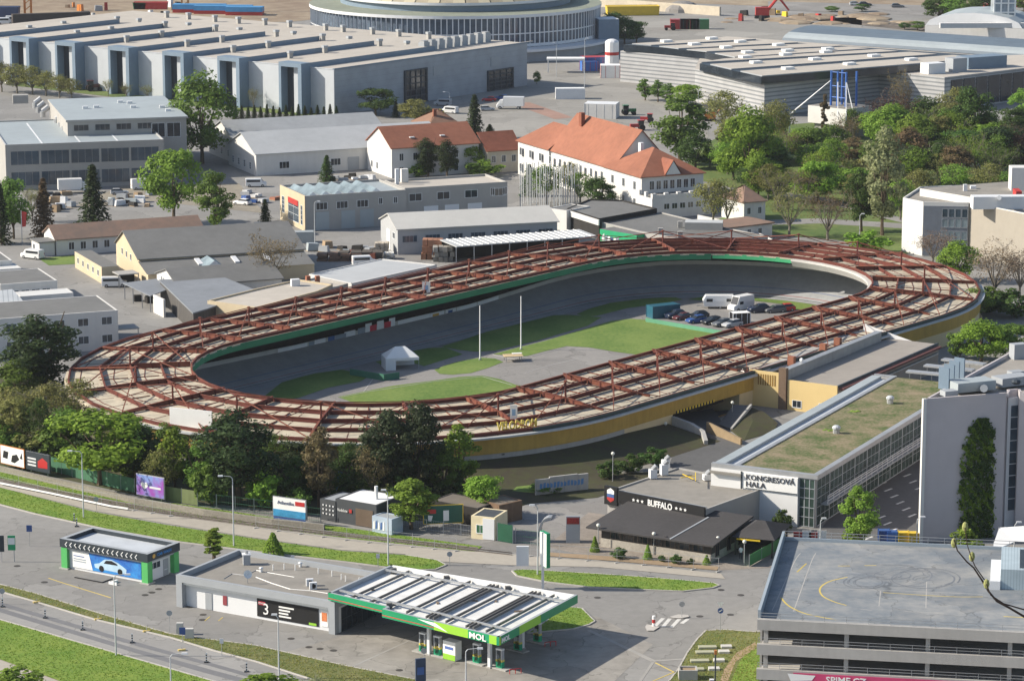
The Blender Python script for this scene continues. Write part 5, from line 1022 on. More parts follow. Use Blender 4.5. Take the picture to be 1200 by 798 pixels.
kid('roof_duct', rb, lambda mb: (mb.box(W(1178, 244, 11), (14, 3, 2.6), M_wpan, .05), mb.box(W(1163, 243, 11), (4, 3, 1.4), M_wpan, .3), mb.cyl(W(1171, 232, 11), W(1171, 232, 14), .5, M_wpan), mb.box(W(1140, 230, 11), (1.2, 1.2, 2.2), M_wpan), mb.box(W(1131, 224, 12.6), (.8, .8, 1.4), M_wpan)))
kid('lift_hut', rb, lambda mb: mb.box(W(1194, 231, 11), (4, 4, 6.5), M_whitew)); kid('red_panel', rb, lambda mb: (mb.box(W(1192, 230.5, 12.5), (1.2, 4.3, 1.4), M_redp)))
# ---- show building with blue masts
fr = Fr((947, 123.5), (992, 128.5), (0, 0), 8.2, D=11)
sb = thing('masted_white_building', 'white boxy show building hung from tall blue masts', 'building', fr.ctr())
kid('upper_box', sb, lambda mb: fr.box(mb, 0, fr.L, 0, 11, 3.6, 8.2, M_whitew, M_bit)); kid('base', sb, lambda mb: fr.box(mb, 1.5, fr.L - 1, 1, 10, 0, 3.59, M_greyw)); f2 = fr.sub(0, 0, fr.L, 11)
kid('dark_corner', sb, lambda mb: fr.box(mb, fr.L - .3, fr.L + .06, -.06, 4.2, 1.0, 7.2, M_anth))
M_blum = mat('mast_blue', (.04, .12, .38), .45); cx = [fr.p(4.6, 4), fr.p(6.8, 4), fr.p(9.6, 4), fr.p(10.4, 7.5), fr.p(5.6, 7.5)]
for q in cx: kid('mast', sb, lambda mb: mb.cyl(q + Vector((0, 0, 3.6)), q + Vector((0, 0, 17.5)), .32, M_blum))
kid('mast_tie', sb, lambda mb: [mb.cyl(cx[0] + Vector((0, 0, z)), cx[2] + Vector((0, 0, z)), .15, M_blum) for z in (10.5, 13.5, 17.2)])
for q, e in ((cx[0], (-5, -1)), (cx[0], (-7, 2)), (cx[2], (fr.L + 3, 0)), (cx[2], (fr.L + 1.5, -2)), (cx[1], (fr.L - 2, -1))): kid('stay', sb, lambda mb: mb.cyl(q + Vector((0, 0, 15)), fr.p(e[0], e[1], 5.5), .13, M_wpan, n=5))
kid('entrance_frame', sb, lambda mb: [mb.box(fr.p(u, -1.5), (.25, .25, 6), M_wpan) for u in (-5, -7)])
# white dome tent in the park
q = W(1140, 196); mb = MB(); mb.sph(q, 5.0, M_wht, 14, .9, True); tag(mb.build('white_dome', org=q), 'white round dome half hidden among the park trees at right', 'dome')
# ================================================================ NEAR BUILDINGS ON THE RIGHT
# ---- clubhouse beside the velodrome
fr = Fr((879, 436), (982, 449), (1121, 401), 5.4); L, D = fr.L, fr.D
M_ycream = mat('yellow_cream_plaster', (.62, .47, .22), .85, .06, .4, streak=.2)
cl_ = thing('clubhouse', 'long flat building with a yellow end wall beside the velodrome', 'building', fr.ctr())
kid('wall', cl_, lambda mb: fr.box(mb, 0, L, .01, D, 0, 4.6, mat('brown_grey_plaster', (.24, .21, .18), .9, .15, streak=.3), mat('flat_felt_roof', (.27, .25, .225), .9, .12, .4, big=.1)))
kid('yellow_end_wall', cl_, lambda mb: (fr.box(mb, 0, L * .34, -.25, 0, -.0, 5.9, M_ycream), fr.box(mb, L * .44, L, -.25, 0, 0, 4.95, M_ycream)))
kid('brick_column', cl_, lambda mb: fr.box(mb, L * .345, L * .43, -.55, .3, 0, 6.8, mat('brown_column', (.16, .11, .075), .9, .25, 2)))
kid('roof_parapet', cl_, lambda mb: (fr.box(mb, L * .345, L * .40, .31, D * .93, 4.61, 6.3, M_conc), fr.box(mb, L * .335, L * .41, .31, D * .93, 6.3, 6.4, M_gal), fr.box(mb, 0, L * .1, .1, D, 4.61, 5.5, M_conc), fr.box(mb, L - .3, L, .05, D, 4.61, 4.9, M_anth)))
kid('roof_strip', cl_, lambda mb: fr.box(mb, L * .41, L - .3, .1, D, 4.61, 4.68, mat('felt_strip', (.29, .265, .235), .9, .12, .5)))
kid('dark_eave', cl_, lambda mb: (fr.box(mb, L + .01, L + .9, .3, D * .98, 4.2, 4.55, mat('maroon_eave', (.12, .05, .045), .8)), fr.box(mb, L + .01, L + .5, .3, D * .98, 3.2, 3.4, M_conc)))
for k in range(8): kid('wall_slot', cl_, lambda mb: fr.box(mb, L * .10 + k * L * .027, L * .10 + k * L * .027 + L * .013, -.3, -.24, 3.6, 5.4, mat('slot_brown', (.25, .14, .03), .8)))
row(cl_, fr, 'right', 3, 8, 5, .8, .8, 2.0, glass=M_bglass, mull=0, fw=.12); row(cl_, fr.sub(0, -.25, L, D), 'front', L * .5, L * .8, 2, .6, 1.6, 1.1, glass=M_dglass)
for v in (.22, .52, .66): kid('chimney', cl_, lambda mb: mb.box(fr.p(L * .2, D * v, 4.6), (1.1, .9, 2.2), M_tile, fr.rz()))
kid('round_lamp', cl_, lambda mb: mb.sph(fr.p(L * .37, 7, 6.8), .35, M_wht, 8)); kid('end_wedge', cl_, lambda mb: mb.poly([fr.p(L * .1, D + .1, 4.6), fr.p(L * .7, D + .1, 4.6), fr.p(L * .1, D + .1, 6.8)], M_wpan))
# dark gable sign at its left edge
q = fr.p(-1.0, -.1, 0); sg = thing('tall_black_sign', 'tall black sign board with a white triangle at the left edge of the yellow wall', 'sign', q); kid('board', sg, lambda mb: fr.box(mb, -2.4, -.2, -.3, -.05, 2.2, 6.2, M_blk)); kid('emblem', sg, lambda mb: (mb.poly([fr.p(-1.8, -.34, 5.1), fr.p(-.7, -.34, 5.1), fr.p(-1.2, -.34, 5.9)], M_wht), fr.box(mb, -2.0, -.5, -.34, -.31, 4.2, 4.5, M_wht)))
# ramp with low walls in front of the yellow wall
rp = thing('entrance_ramp', 'sloping paved ramp with concrete side walls before the yellow end wall', 'ramp', W(880, 500))
A_, B_, C_, D_ = W(860, 474, 2.2), W(880, 475, 2.2), W(857, 503, .3), W(842, 497, .3)
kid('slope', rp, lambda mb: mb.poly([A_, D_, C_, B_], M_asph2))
kid('side_kerb', rp, lambda mb: mb.bar(C_ + Vector((0, 0, .2)), B_ + Vector((0, 0, .2)), .35, .5, M_conc))
kid('low_wall', rp, lambda mb: mb.bar(W(829, 494, 1.7), W(869, 514, 1.0), .35, 1.7, mat('shade_toned_concrete', (.27, .20, .12), .9, .2, streak=.4)))  # cream wall coloured brown to stand in for the shade on it
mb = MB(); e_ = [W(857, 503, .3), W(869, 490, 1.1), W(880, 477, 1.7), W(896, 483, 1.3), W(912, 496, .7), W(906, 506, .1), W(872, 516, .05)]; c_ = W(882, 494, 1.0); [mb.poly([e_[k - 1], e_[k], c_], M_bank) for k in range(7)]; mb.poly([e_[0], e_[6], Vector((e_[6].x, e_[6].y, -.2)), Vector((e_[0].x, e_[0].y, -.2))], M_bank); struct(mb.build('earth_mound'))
# ---- congress hall
fr = Fr((835, 542), (956, 556.5), (1065, 441), 7.6); L, D = fr.L, fr.D
kh = thing('congress_hall', 'congress hall with a planted green roof, white name wall and glazed side', 'hall', fr.ctr())
M_groof = mat('sedum_roof', (.25, .20, .13), .95, .35, 2.2, c2=(.055, .095, .02), big=.28, bump=.6)
mb = MB(); fr.box(mb, 0, L, 0, D, 0, 7.0, M_greyw); mb.build('wall', kh)
kid('planted_roof', kh, lambda mb: fr.box(mb, L * .24, L - .5, .5, D - .5, 7.01, 7.35, M_groof))
kid('roof_edge', kh, lambda mb: (fr.box(mb, -.1, L + .35, -.2, .5, 7.0, 7.62, M_gal), fr.box(mb, L - .5, L + .35, .5, D, 7.0, 7.6, M_gal), fr.box(mb, L * .2, L * .24, .5, D, 7.0, 7.5, M_gal), fr.box(mb, 0, L * .2, D - .5, D, 7.0, 7.5, M_gal)))
kid('metal_gutter_walk', kh, lambda mb: (fr.box(mb, 0, L * .1, .5, D * .98, 7.01, 7.5, M_bluegr), fr.box(mb, L * .1, L * .2, .5, D * .97, 7.01, 7.1, M_silver)))
kid('white_wall', kh, lambda mb: fr.box(mb, -.05, L * .84, -.35, -.001, .0, 6.99, mat('white_name_wall', (.70, .70, .69), .6, .04)))
kid('brown_flat_roof', kh, lambda mb: fr.box(mb, -.0, L * .3, -.9, -.36, 6.3, 6.6, M_bit))
nb = kid('name_board', kh, lambda mb: fr.box(mb, L * .30, L * .84, -.5, -.36, 4.6, 6.9, M_wht))
tx = mat('sign_grey_letters', (.06, .06, .065), .5); kid('sign_rule', nb, lambda mb: (fr.box(mb, L * .30 - .1, L * .30 + .12, -.6, -.51, 4.5, 7.0, M_anth), fr.box(mb, L * .34, L * .84, -.56, -.51, 4.62, 4.72, M_anth)))
text('lettering', 'KONGRESOVÁ', tx, fr.p(L * .345, -.53, 5.95), fr.u, (0, 0, 1), .78, nb, .06, L * .47, bold=.012); text('lettering', 'HALA', tx, fr.p(L * .345, -.53, 4.95), fr.u, (0, 0, 1), .78, nb, .06, L * .19, bold=.012)
for k in range(3):
    for r_ in range(5): window(kh, fr, 'front', L * .85 + k * L * .048, .15 + r_ * 1.36, L * .045, 1.25, glass=mat_glass('green_glass', (.04, .065, .055), .08), frame=M_gpan, mull=0, fw=.07)
n_ = 13
for k in range(n_):
    o = row(kh, fr, 'right', .5 + k * (D - 1) / n_, .5 + k * (D - 1) / n_ + .01, 1, .2, (D - 1) / n_ - .15, 6.5, glass=MATS['green_glass'], frame=M_gpan, mull=2, rows=5, fw=.12)
kid('gallery_rail', kh, lambda mb: (fr.box(mb, L + .1, L + 1.1, 2, D * .95, 2.9, 3.1, M_gpan), [fr.box(mb, L + 1.05, L + 1.12, 2, D * .95, z, z + .1, M_wpan) for z in (3.5, 3.9, 4.2)], [fr.box(mb, L + 1.05, L + 1.12, 2 + k * 2.2, 2.1 + k * 2.2, 3.1, 4.3, M_wpan) for k in range(int(D * .93 / 2.2))]))
for x, y in ((1043, 473), (980, 508)):
    q = W(x, y, 7.3); kid('roof_cowl', kh, lambda mb: (mb.cyl(q, q + Vector((0, 0, .9)), .5, M_gal), mb.sph((q.x, q.y, q.z + .9), .65, M_silver, 10, .6)))
for x, y, r_ in ((998, 483, .5), (966, 505, .8)): q = W(x, y, 7.36); kid('planting_patch', kh, lambda mb: [mb.sph((q.x + a * r_, q.y + b, q.z - .1), .35 + .1 * a, M_verge, 6, .6) for a, b in ((-1, 0), (0, .5), (1, .2), (2, .6), (.5, 1))])
for k in range(3):
    a, b = W(1063 + 21 * k, 434 - 7 * k, 8.2), W(1128 + 13 * k, 440 - 7 * k, 8.2)
    kid('louvre_frame', kh, lambda mb: (mb.bar(a, b, 1.6, .25, M_gal), [mb.bar(a + (b - a) * t + Vector((0, 0, -.26)), a + (b - a) * t + Vector((.01, 0, -1.6)), .12, .12, M_gal, up=(0, 1, 0)) for t in (.05, .25, .45, .65)]))
# ---- hotel tower with ivy
zt = 19.6
tw = wp([(1084, 471.5), (1179, 464.5), (1181, 461), (1193, 460), (1195, 464), (1290, 470), (1290, 358), (1200, 407)], zt)
to = poly_building('hotel_tower', 'tall grey lilac hotel block with ivy on its front at the right edge', tw, zt, mat('lilac_grey_render', (.47, .435, .44), .8, .08, .3, streak=.15), mat('tower_flat_roof', (.30, .28, .25), .9, .15, .5, big=.1), 'hotel', .5)
kid('sunlit_edge_strip', to, lambda mb: mb.box(tw[0] + Vector((-.1, -.1, 0)), (.5, .5, zt + .55), M_whitew, .3))  # white strip stands in for the sunlit left edge of the tower
a, b = tw[2].copy(), tw[3].copy(); fw_ = pfr(a, b, 1); fw_.o = fw_.p(0, -.6)
kid('stair_bay', to, lambda mb: fw_.box(mb, -.2, fw_.L + .2, .0, .58, 0, zt - .5, M_wpan))
row(to, fw_, 'front', .15, .15, 1, 3.2, fw_.L - .3, 14.8, glass=M_bglass, frame=M_wpan, mull=0, rows=9, fw=.16)
kid('roof_plant', to, lambda mb: (mb.box(W(1138, 456, zt + .4), (6, 3, 1.3), M_bluegr, .4), mb.box(W(1112, 463, zt + .4), (2, 1.4, .7), M_gpan, .4), mb.cyl(W(1153, 455, zt + .4), W(1153, 455, zt + 2.4), .55, M_gal), mb.box(W(1185, 450, zt + .4), (5, 2.5, 1.2), M_gpan, .5)))
kid('roof_screen', to, lambda mb: [mb.box(W(1106 + 6 * k, 456 - 4 * k, zt + .4), (.25, 1.6, 3.0), M_pblue, .9) for k in range(4)])
kid('roof_hut', to, lambda mb: mb.box(W(1193, 420, zt), (2.2, 1.4, 2.2), M_gpan, .4)); kid('roof_hut', to, lambda mb: mb.box(W(1190, 446, zt), (2, 1.4, 1.4), M_gpan, .4))
kid('roof_fan', to, lambda mb: mb.sph(W(1191, 447.5, zt + 1.5), .7, M_anth, 8, .6))
# ---- restaurant: upper flat block with the black sign band, lower dark roofs
fr = Fr((712, 570), (826, 592), (0, 0), 5.2, D=17); L, D = fr.L, fr.D
rs = flat_building('restaurant', 'flat roofed restaurant with a long black name band along its roof edge', fr, 4.6, M_greyw, M_bit, 'restaurant', parapet=.2)
bnd = kid('name_band', rs, lambda mb: (fr.box(mb, 2.0, L + .2, -.4, -.05, 3.2, 5.0, M_blk), fr.box(mb, 2.0, L, .35, .5, 4.61, 4.9, M_gpan)))
kid('badge_board', rs, lambda mb: fr.box(mb, -.2, 1.95, -.5, -.05, 2.8, 5.4, M_blk)); bb = rs.children[-1]
kid('badge', bb, lambda mb: (mb.poly([fr.p(.3, -.53, 4.4), fr.p(1.5, -.53, 4.4), fr.p(1.5, -.53, 4.9), fr.p(.9, -.53, 5.25), fr.p(.3, -.53, 4.9)], M_wht), mb.poly([fr.p(.3, -.535, 3.9), fr.p(1.5, -.535, 3.9), fr.p(1.5, -.535, 4.39), fr.p(.3, -.535, 4.39)], M_ab[1]), mb.poly([fr.p(.9, -.54, 3.2), fr.p(1.5, -.54, 3.6), fr.p(1.5, -.54, 3.89), fr.p(.3, -.54, 3.89), fr.p(.3, -.54, 3.6)], M_redp)))
text('lettering', 'BUFFALO', M_wht, fr.p(L * .44, -.43, 3.75), fr.u, (0, 0, 1), .92, bnd, .05, L * .25, bold=.03); panel(bnd, fr.sub(0, -.4, L, D), 'front', L * .45, 3.42, L * .23, .16, M_wht, 'small_lettering', .03)
for a in (.29, .335, .38, .73, .775, .82):
    q = fr.p(L * a, -.43, 4.15); kid('star', bnd, lambda mb: mb.poly([q + fr.u * (r_ * math.sin(t)) + Vector((0, 0, r_ * math.cos(t))) for t, r_ in [(2 * math.pi * k / 10, .28 if k % 2 == 0 else .12) for k in range(10)]][::-1], M_wht))
for x, y, h_ in ((765, 560, 1.3), (778, 556, 1.5), (780, 548, 1.2), (828, 562, .8)): q = W(x, y, 4.5); kid('roof_vent', rs, lambda mb: (mb.box(q, (1.0, .9, h_), M_wpan, .3), mb.cyl(q + Vector((0, 0, h_)), q + Vector((.5, 0, h_ + .5)), .35, M_gal)))
kid('roof_pipe', rs, lambda mb: (mb.bar(W(798, 559, 5.0), W(815, 557, 5.0), .1, .1, M_ylw), mb.bar(W(800, 555, 5.0), W(813, 561, 5.0), .1, .1, M_ylw), mb.bar(W(815, 553, 5.6), W(815, 563, 5.6), .12, .12, M_ylw)))
M_shing = mat('dark_shingle_roof', (.055, .052, .052), .9, .2, 2.0, big=.2); M_stone = mat('pale_stone_wall', (.38, .35, .30), .9, .3, 2.5, bump=.4)
f2 = Fr((697, 618), (833, 638.5), (0, 0), 2.7, D=11.5); L, D = f2.L, f2.D
lo_ = thing('restaurant_front_wing', 'low restaurant wing with a dark shingle roof and stone plinth facing the street', 'restaurant', f2.ctr())
kid('wall', lo_, lambda mb: (f2.box(mb, .6, L - .3, .8, D, 1.15, 2.65, mat('dark_timber', (.05, .045, .04), .8, .3)), f2.box(mb, .6, L - .3, .55, D, 0, 1.15, M_stone)))
kid('roof', lo_, lambda mb: (mb.hexa([f2.p(-1.2, -.3, 2.5), f2.p(L + .5, -.3, 2.5), f2.p(L + .5, D + .5, 3.7), f2.p(-.6, D + .5, 3.7)], [f2.p(-1.2, -.3, 2.72), f2.p(L + .5, -.3, 2.72), f2.p(L + .5, D + .5, 3.95), f2.p(-.6, D + .5, 3.95)], M_shing), f2.box(mb, L * .6, L * .6 + .3, .2, .5, 2.8, 2.9, M_shing)))
kid('roof_hip_line', lo_, lambda mb: mb.bar(f2.p(L * .66, -.2, 2.8), f2.p(L * .72, D * .8, 3.75), .25, .1, M_gpan))
row(lo_, f2.sub(0, .8, L, D), 'front', 2, L - 3, 7, 1.3, 1.5, 1.0, glass=M_dglass, frame=mat('brown_frame', (.12, .09, .07), .6), mull=1); row(lo_, f2.sub(0, 0, L - .3, D), 'right', 2, D - 2.5, 3, .6, 1.1, 1.7, glass=M_dglass, frame=MATS['brown_frame'])
f3 = Fr((862, 628), (905, 632), (0, 0), 2.6, D=8); p3 = thing('entrance_pavilion', 'small dark roofed entrance porch at the right end of the restaurant', 'porch', f3.ctr())
kid('roof', p3, lambda mb: [mb.poly(q_, M_shing) for q_ in ([f3.p(-.5, -.5, 2.6), f3.p(f3.L + .5, -.5, 2.6), f3.p(f3.L * .6, 4, 4.0), f3.p(f3.L * .4, 4, 4.0)], [f3.p(f3.L + .5, -.5, 2.6), f3.p(f3.L + .5, 8.5, 2.6), f3.p(f3.L * .6, 4, 4.0)], [f3.p(-.5, 8.5, 2.6), f3.p(-.5, -.5, 2.6), f3.p(f3.L * .4, 4, 4.0)], [f3.p(f3.L + .5, 8.5, 2.6), f3.p(-.5, 8.5, 2.6), f3.p(f3.L * .4, 4, 4.0), f3.p(f3.L * .6, 4, 4.0)])])
kids('post', p3, lambda mb: mb.box((0, 0, 0), (.2, .2, 2.6), MATS['dark_timber']), [f3.p(u, v) for u in (0, f3.L) for v in (0, 7.8)]); kid('back_wall', p3, lambda mb: f3.box(mb, 0, f3.L, 6, 7, 0, 2.55, MATS['dark_timber'])); kid('roof_trim', p3, lambda mb: f3.box(mb, .3, f3.L * .7, -.6, -.52, 2.3, 2.5, M_ylw))
q = W(856, 597); bd = thing('badge_sign', 'shield shaped dark badge sign standing behind the restaurant roof', 'sign', q); kid('board', bd, lambda mb: mb.prism([q + Vector((a, b, 0)) for a, b in ((-1, -.1), (1, -.1), (1, .1), (-1, .1))], 2.0, 4.6, M_blk)); kid('print', bd, lambda mb: (mb.box(q + Vector((0, -.13, 3.4)), (1.6, .03, .7), M_ab[3]), mb.box(q + Vector((0, -.13, 2.4)), (1.6, .03, .7), M_redp))); kid('post', bd, lambda mb: mb.cyl(q, q + Vector((0, 0, 2.1)), .12, M_gal))
# ---- parking garage
zg = 9.3
fr = Fr((889, 724), (1290, 744), (927, 632), zg); L, D = fr.L, fr.D
pg = thing('parking_garage', 'open concrete parking garage with an empty blue grey roof deck', 'parking garage', fr.ctr())
M_gdeck = mat('garage_deck', (.165, .188, .21), .7, .2, .5, c2=(.30, .30, .29), big=.09, crack=.11); M_gconc = mat('garage_concrete', (.40, .385, .36), .9, .15, .6, streak=.6)
kid('roof_deck', pg, lambda mb: fr.box(mb, .25, L, .1, D, zg - .5, zg - .15, M_gconc, M_gdeck))
for i in range(4):
    z = zg - 2.95 * i
    kid('front_parapet', pg, lambda mb: fr.box(mb, -.1, L, -.5, .099, z - 1.25, z, M_gconc))
    if i: kid('floor_slab', pg, lambda mb: fr.box(mb, .25, L, .1, D, z - .85, z - .6, M_gconc))
    kid('front_rail', pg, lambda mb: ([fr.box(mb, 0, L, -.3, -.26, z + h_, z + h_ + .05, M_gal) for h_ in (.35, .7)], [fr.box(mb, 2.5 * k, 2.5 * k + .05, -.3, -.26, z, z + .7, M_gal) for k in range(int(L / 2.5))]))
for k in range(5): kid('pillar', pg, lambda mb: fr.box(mb, .6 + k * 9.2, 1.1 + k * 9.2, .15, .7, 0, zg - .5, M_gconc))
for k in range(5): kid('inner_pillar', pg, lambda mb: fr.box(mb, .6 + k * 9.2, 1.1 + k * 9.2, 9, 9.5, 0, zg - .5, M_gconc))
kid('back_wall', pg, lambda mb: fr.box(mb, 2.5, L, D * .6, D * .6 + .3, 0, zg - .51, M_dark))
kid('left_parapet', pg, lambda mb: fr.box(mb, -.1, .22, .1, D + .3, zg - 1.2, zg + .95, mat('blue_grey_sheet', (.30, .35, .39), .5, .08)))
kid('left_wall', pg, lambda mb: fr.box(mb, -.05, .2, 3, D, 0, zg - 1.21, M_gconc))
kid('back_parapet', pg, lambda mb: (fr.box(mb, .23, L, D, D + .3, zg - .6, zg + .25, MATS['blue_grey_sheet'])))
kid('back_rail', pg, lambda mb: ([fr.box(mb, 0, L, D + .1, D + .15, zg + h_, zg + h_ + .06, M_gal) for h_ in (.6, 1.0)], [fr.box(mb, 2 * k, 2 * k + .06, D + .1, D + .15, zg + .25, zg + 1.0, M_gal) for k in range(int(L / 2))]))
def gp(px, py): return W(px, py, zg - .15)
def curve(mb, pts, w_, m, dz=.006):
    P = [gp(*p) for p in pts]; n = 24; out = []
    for i in range(n + 1):
        t = i / n * (len(P) - 1); k = min(int(t), len(P) - 2); f = t - k
        p0, p1, p2, p3 = P[max(k - 1, 0)], P[k], P[k + 1], P[min(k + 2, len(P) - 1)]
        out.append(.5 * ((2 * p1) + (p2 - p0) * f + (2 * p0 - 5 * p1 + 4 * p2 - p3) * f * f + (3 * p1 - p0 - 3 * p2 + p3) * f ** 3))
    for a, b in zip(out[:-1], out[1:]):
        d = (b - a).normalized(); s_ = Vector((-d.y, d.x, 0)) * w_ / 2; u = Vector((0, 0, dz)); mb.poly([a - s_ + u, b - s_ + u, b + s_ + u, a + s_ + u], m)
[kid('yellow_line', pg, lambda mb: curve(mb, p_, w_, M_liney)) for p_, w_ in (([(915, 700), (925, 710), (945, 719), (980, 726)], .22), ([(993, 676), (972, 681), (961, 689), (964, 698), (978, 705), (992, 709)], .2), ([(1035, 694), (1080, 697), (1120, 699), (1152, 699)], .14), ([(934, 670), (945, 660)], .18), ([(982, 663), (996, 662.8)], .16), ([(1013, 662.5), (1027, 662.3)], .16), ([(1176, 722), (1215, 724)], .2))]
M_tm = mat('tyre_mark', (.165, .18, .20), .8, .3, 1.5)
R3 = random.Random(21)
def marks(mb):
    for k in range(22):
        cx, cy = ((1020, 682), (1042, 674), (1080, 678))[k % 3]; cx += R3.uniform(-8, 8); rx = R3.uniform(14, 46); ry = rx * R3.uniform(.24, .32); a0 = R3.uniform(0, 6.3); a1 = a0 + R3.uniform(1.6, 4.6)
        curve(mb, [(cx + rx * math.cos(a0 + (a1 - a0) * j / 7), cy + ry * math.sin(a0 + (a1 - a0) * j / 7)) for j in range(8)], R3.uniform(.07, .18), M_tm, .004 + .0009 * k)
kid('tyre_mark', pg, marks)
[kid('deck_joint', pg, lambda mb: curve(mb, p_, .1, M_gconc, .003)) for p_ in ([(912, 690), (1000, 690), (1152, 696)], [(930, 716), (950, 660), (956, 648)], [(905, 715), (930, 660), (938, 648)], [(1030, 710), (1032, 692)], [(1085, 712), (1086, 680)], [(1007, 713), (1022, 715)], [(1060, 716), (1100, 718)])]
bl = kid('pink_banner', pg, lambda mb: fr.box(mb, fr.inv(929, 790, 3.2)[0], L, -.62, -.55, 1.0, 3.2 + .0, mat('banner_pink', (.55, .06, .16), .5)))
u0 = fr.inv(968, 790, 3.2)[0]; text('lettering', 'SPIME.CZ', M_wht, fr.p(u0, -.66, 2.25), fr.u, (0, 0, 1), .75, bl, .04, 4.6, bold=.02); text('lettering', 'Postel', M_wht, fr.p(u0 + 8.5, -.66, 2.15), fr.u, (0, 0, 1), .75, bl, .04, 3.0, bold=.02)
kid('white_flash', bl, lambda mb: mb.poly([fr.p(u0 - 4.4, -.64, 3.1), fr.p(u0 - 4.0, -.64, 2.2), fr.p(u0 - 1.6, -.64, 2.4), fr.p(u0 - 1.2, -.64, 3.0)], M_wht))
M_corr = mat_stripe('pale_blue_corrugated', (.38, .46, .50), (.30, .37, .41), .35, dirv=fr.u, duty=.7)
sA = fr.inv(1152, 648, zg)[0]
f2 = fr.sub(fr.inv(1172, 690, zg - .15)[0], fr.inv(1172, 690, zg - .15)[1], 14, 10)
st = kid('stair_house', pg, lambda mb: (f2.box(mb, 0, 14, 0, 10, zg - .149, zg + 2.3, M_corr, M_corr), f2.box(mb, 2.2, 14, .8, 9, zg + 2.3, zg + 2.34, M_anth), f2.box(mb, -1.2, -.01, -.4, 9, zg - .149, zg + .9, M_wpan), ))
# ---- congress parking wheel-stop lines
mb = MB()
for r_ in range(4):
    for k in range(8): a = W(1005 + r_ * 22 - k * 7 + 20, 628 - r_ * 17 - k * 7.5 + 10); mb.box((a.x, a.y, 0), (2.0, .35, .035), M_line, .9)
struct(mb.build('bay_line'))
# white tensile sail by the tower
sl_ = thing('shade_sail', 'white tensile sail on a pole at the right edge before the hotel tower', 'sail', W(1180, 650))
kid('fabric', sl_, lambda mb: [mb.poly([W(1161, 646, 4.4), W(1178, 641, 4.3), W(1190, 634, 4.6), W(1171, 618, 5.2)], M_wht), mb.poly([W(1171, 618, 5.2), W(1190, 634, 4.6), W(1230, 638, 4.5), W(1230, 614, 5.6)], M_wht)]); kid('pole', sl_, lambda mb: mb.cyl(W(1171, 618, 5.25) - Vector((0, 0, 5.25)), W(1171, 618, 5.25), .1, M_gal))
# ---- huts, containers and graffiti wall along the avenue
fr = Fr((376, 588), (411, 594), (0, 0), 2.7, D=5)
def hut(name, lab, A, B, z, D, wall, roof, cat='hut', **kw): f = Fr(A, B, (0, 0), z, D=D); return flat_building(name, lab, f, z, wall, roof, cat, parapet=.05, **kw), f
M_dgrey = mat('dark_grey_sheet', (.06, .065, .07), .6, .12)
kt, f = hut('dark_kiosk', 'small dark kiosk with white dots left of the white roofed kiosk', (375, 584), (393, 587.5), 3.0, 5, M_dgrey, M_gpan, 'kiosk'); [kid('dot', kt, lambda mb: mb.box(f.p(.6 + .6 * (k % 4), -.06, .9 + .6 * (k // 4)), (.22, .06, .22), M_wpan, f.rz())) for k in range(12)]
kt, f = hut('white_roofed_kiosk', 'dark kiosk with a wide white roof beside the avenue fence', (393, 584), (441, 592), 3.4, 6.5, M_dgrey, M_wht, 'kiosk'); text('lettering', 'Vodafone', M_wht, f.p(.4, -.08, 1.7), f.u, (0, 0, 1), .45, kt, .05, 1.7); kid('red_emblem', kt, lambda mb: mb.box(f.p(2.6, -.08, 1.7), (.45, .06, .5), M_redp, f.rz())); panel(kt, f, 'front', f.L * .5, .1, f.L * .42, 2.4, mat('brown_shutter', (.12, .085, .06), .7), 'shutter'); kid('roof_post', kt, lambda mb: (mb.cyl(f.p(f.L * .7, 3, 3.3), f.p(f.L * .7, 3, 5.2), .25, M_wpan), mb.box(f.p(f.L * .7, 3, 3.3), (.4, .3, 1.6), M_gal)))
kt, f = hut('graffiti_box', 'small box covered with blue and white graffiti right of the white roofed kiosk', (436, 604), (459, 608.5), 2.3, 2.5, mat('pale_blue_sheet', (.35, .42, .5), .6, .15), M_gpan, 'kiosk')
[kid('graffiti', kt, lambda mb: mb.poly([f.p(.2 + .42 * k, -.04, .5), f.p(.5 + .42 * k, -.04, .5 + .2 * (k % 2)), f.p(.48 + .42 * k, -.04, 1.7 + .2 * math.sin(k * 2)), f.p(.25 + .42 * k, -.04, 1.5)], (M_wht, M_ab[1])[k % 2])) for k in range(5)]
kt, f = hut('cream_gatehouse', 'small cream gatehouse with a green window next to the yard gate', (552, 604), (580, 607), 3.2, 4.5, mat('cream_gate_wall', (.62, .54, .36), .8), M_dgrey, 'gatehouse'); window(kt, f, 'front', .8, .9, 1.1, 1.1, glass=mat('green_shutter', (.04, .12, .06), .5)); kid('grey_side', kt, lambda mb: f.box(mb, f.L * .5, f.L * .98, -.12, -.01, .1, 3.0, M_wpan))
kt, f = hut('long_brown_shed', 'long low shed with a brown grey roof behind the green billboard', (505, 586), (560, 596), 2.6, 5, M_dark, mat('brown_grey_roof', (.15, .13, .11), .9, .2), 'shed')
kt, f = hut('brick_annex', 'brown plank annex leaning on the cream gatehouse', (585, 592), (612, 586), 2.8, 4, mat('brown_planks', (.17, .11, .07), .85, .3, 2, streak=1), mat('rusty_flat_roof', (.21, .17, .13), .9, .25), 'shed')
fr = Fr((628, 560), (690, 553), (0, 0), 2.6, D=.35); gw = thing('graffiti_wall', 'free standing concrete panel wall with blue graffiti on the shaded lawn', 'wall', fr.ctr()); [kid('concrete_panel', gw, lambda mb: fr.box(mb, fr.L * a, fr.L * b - .05, 0, .35, 0, z, M_conc)) for a, b, z in ((0, .26, 2.3), (.26, .54, 2.5), (.54, .8, 2.5), (.8, 1, 2.4))]
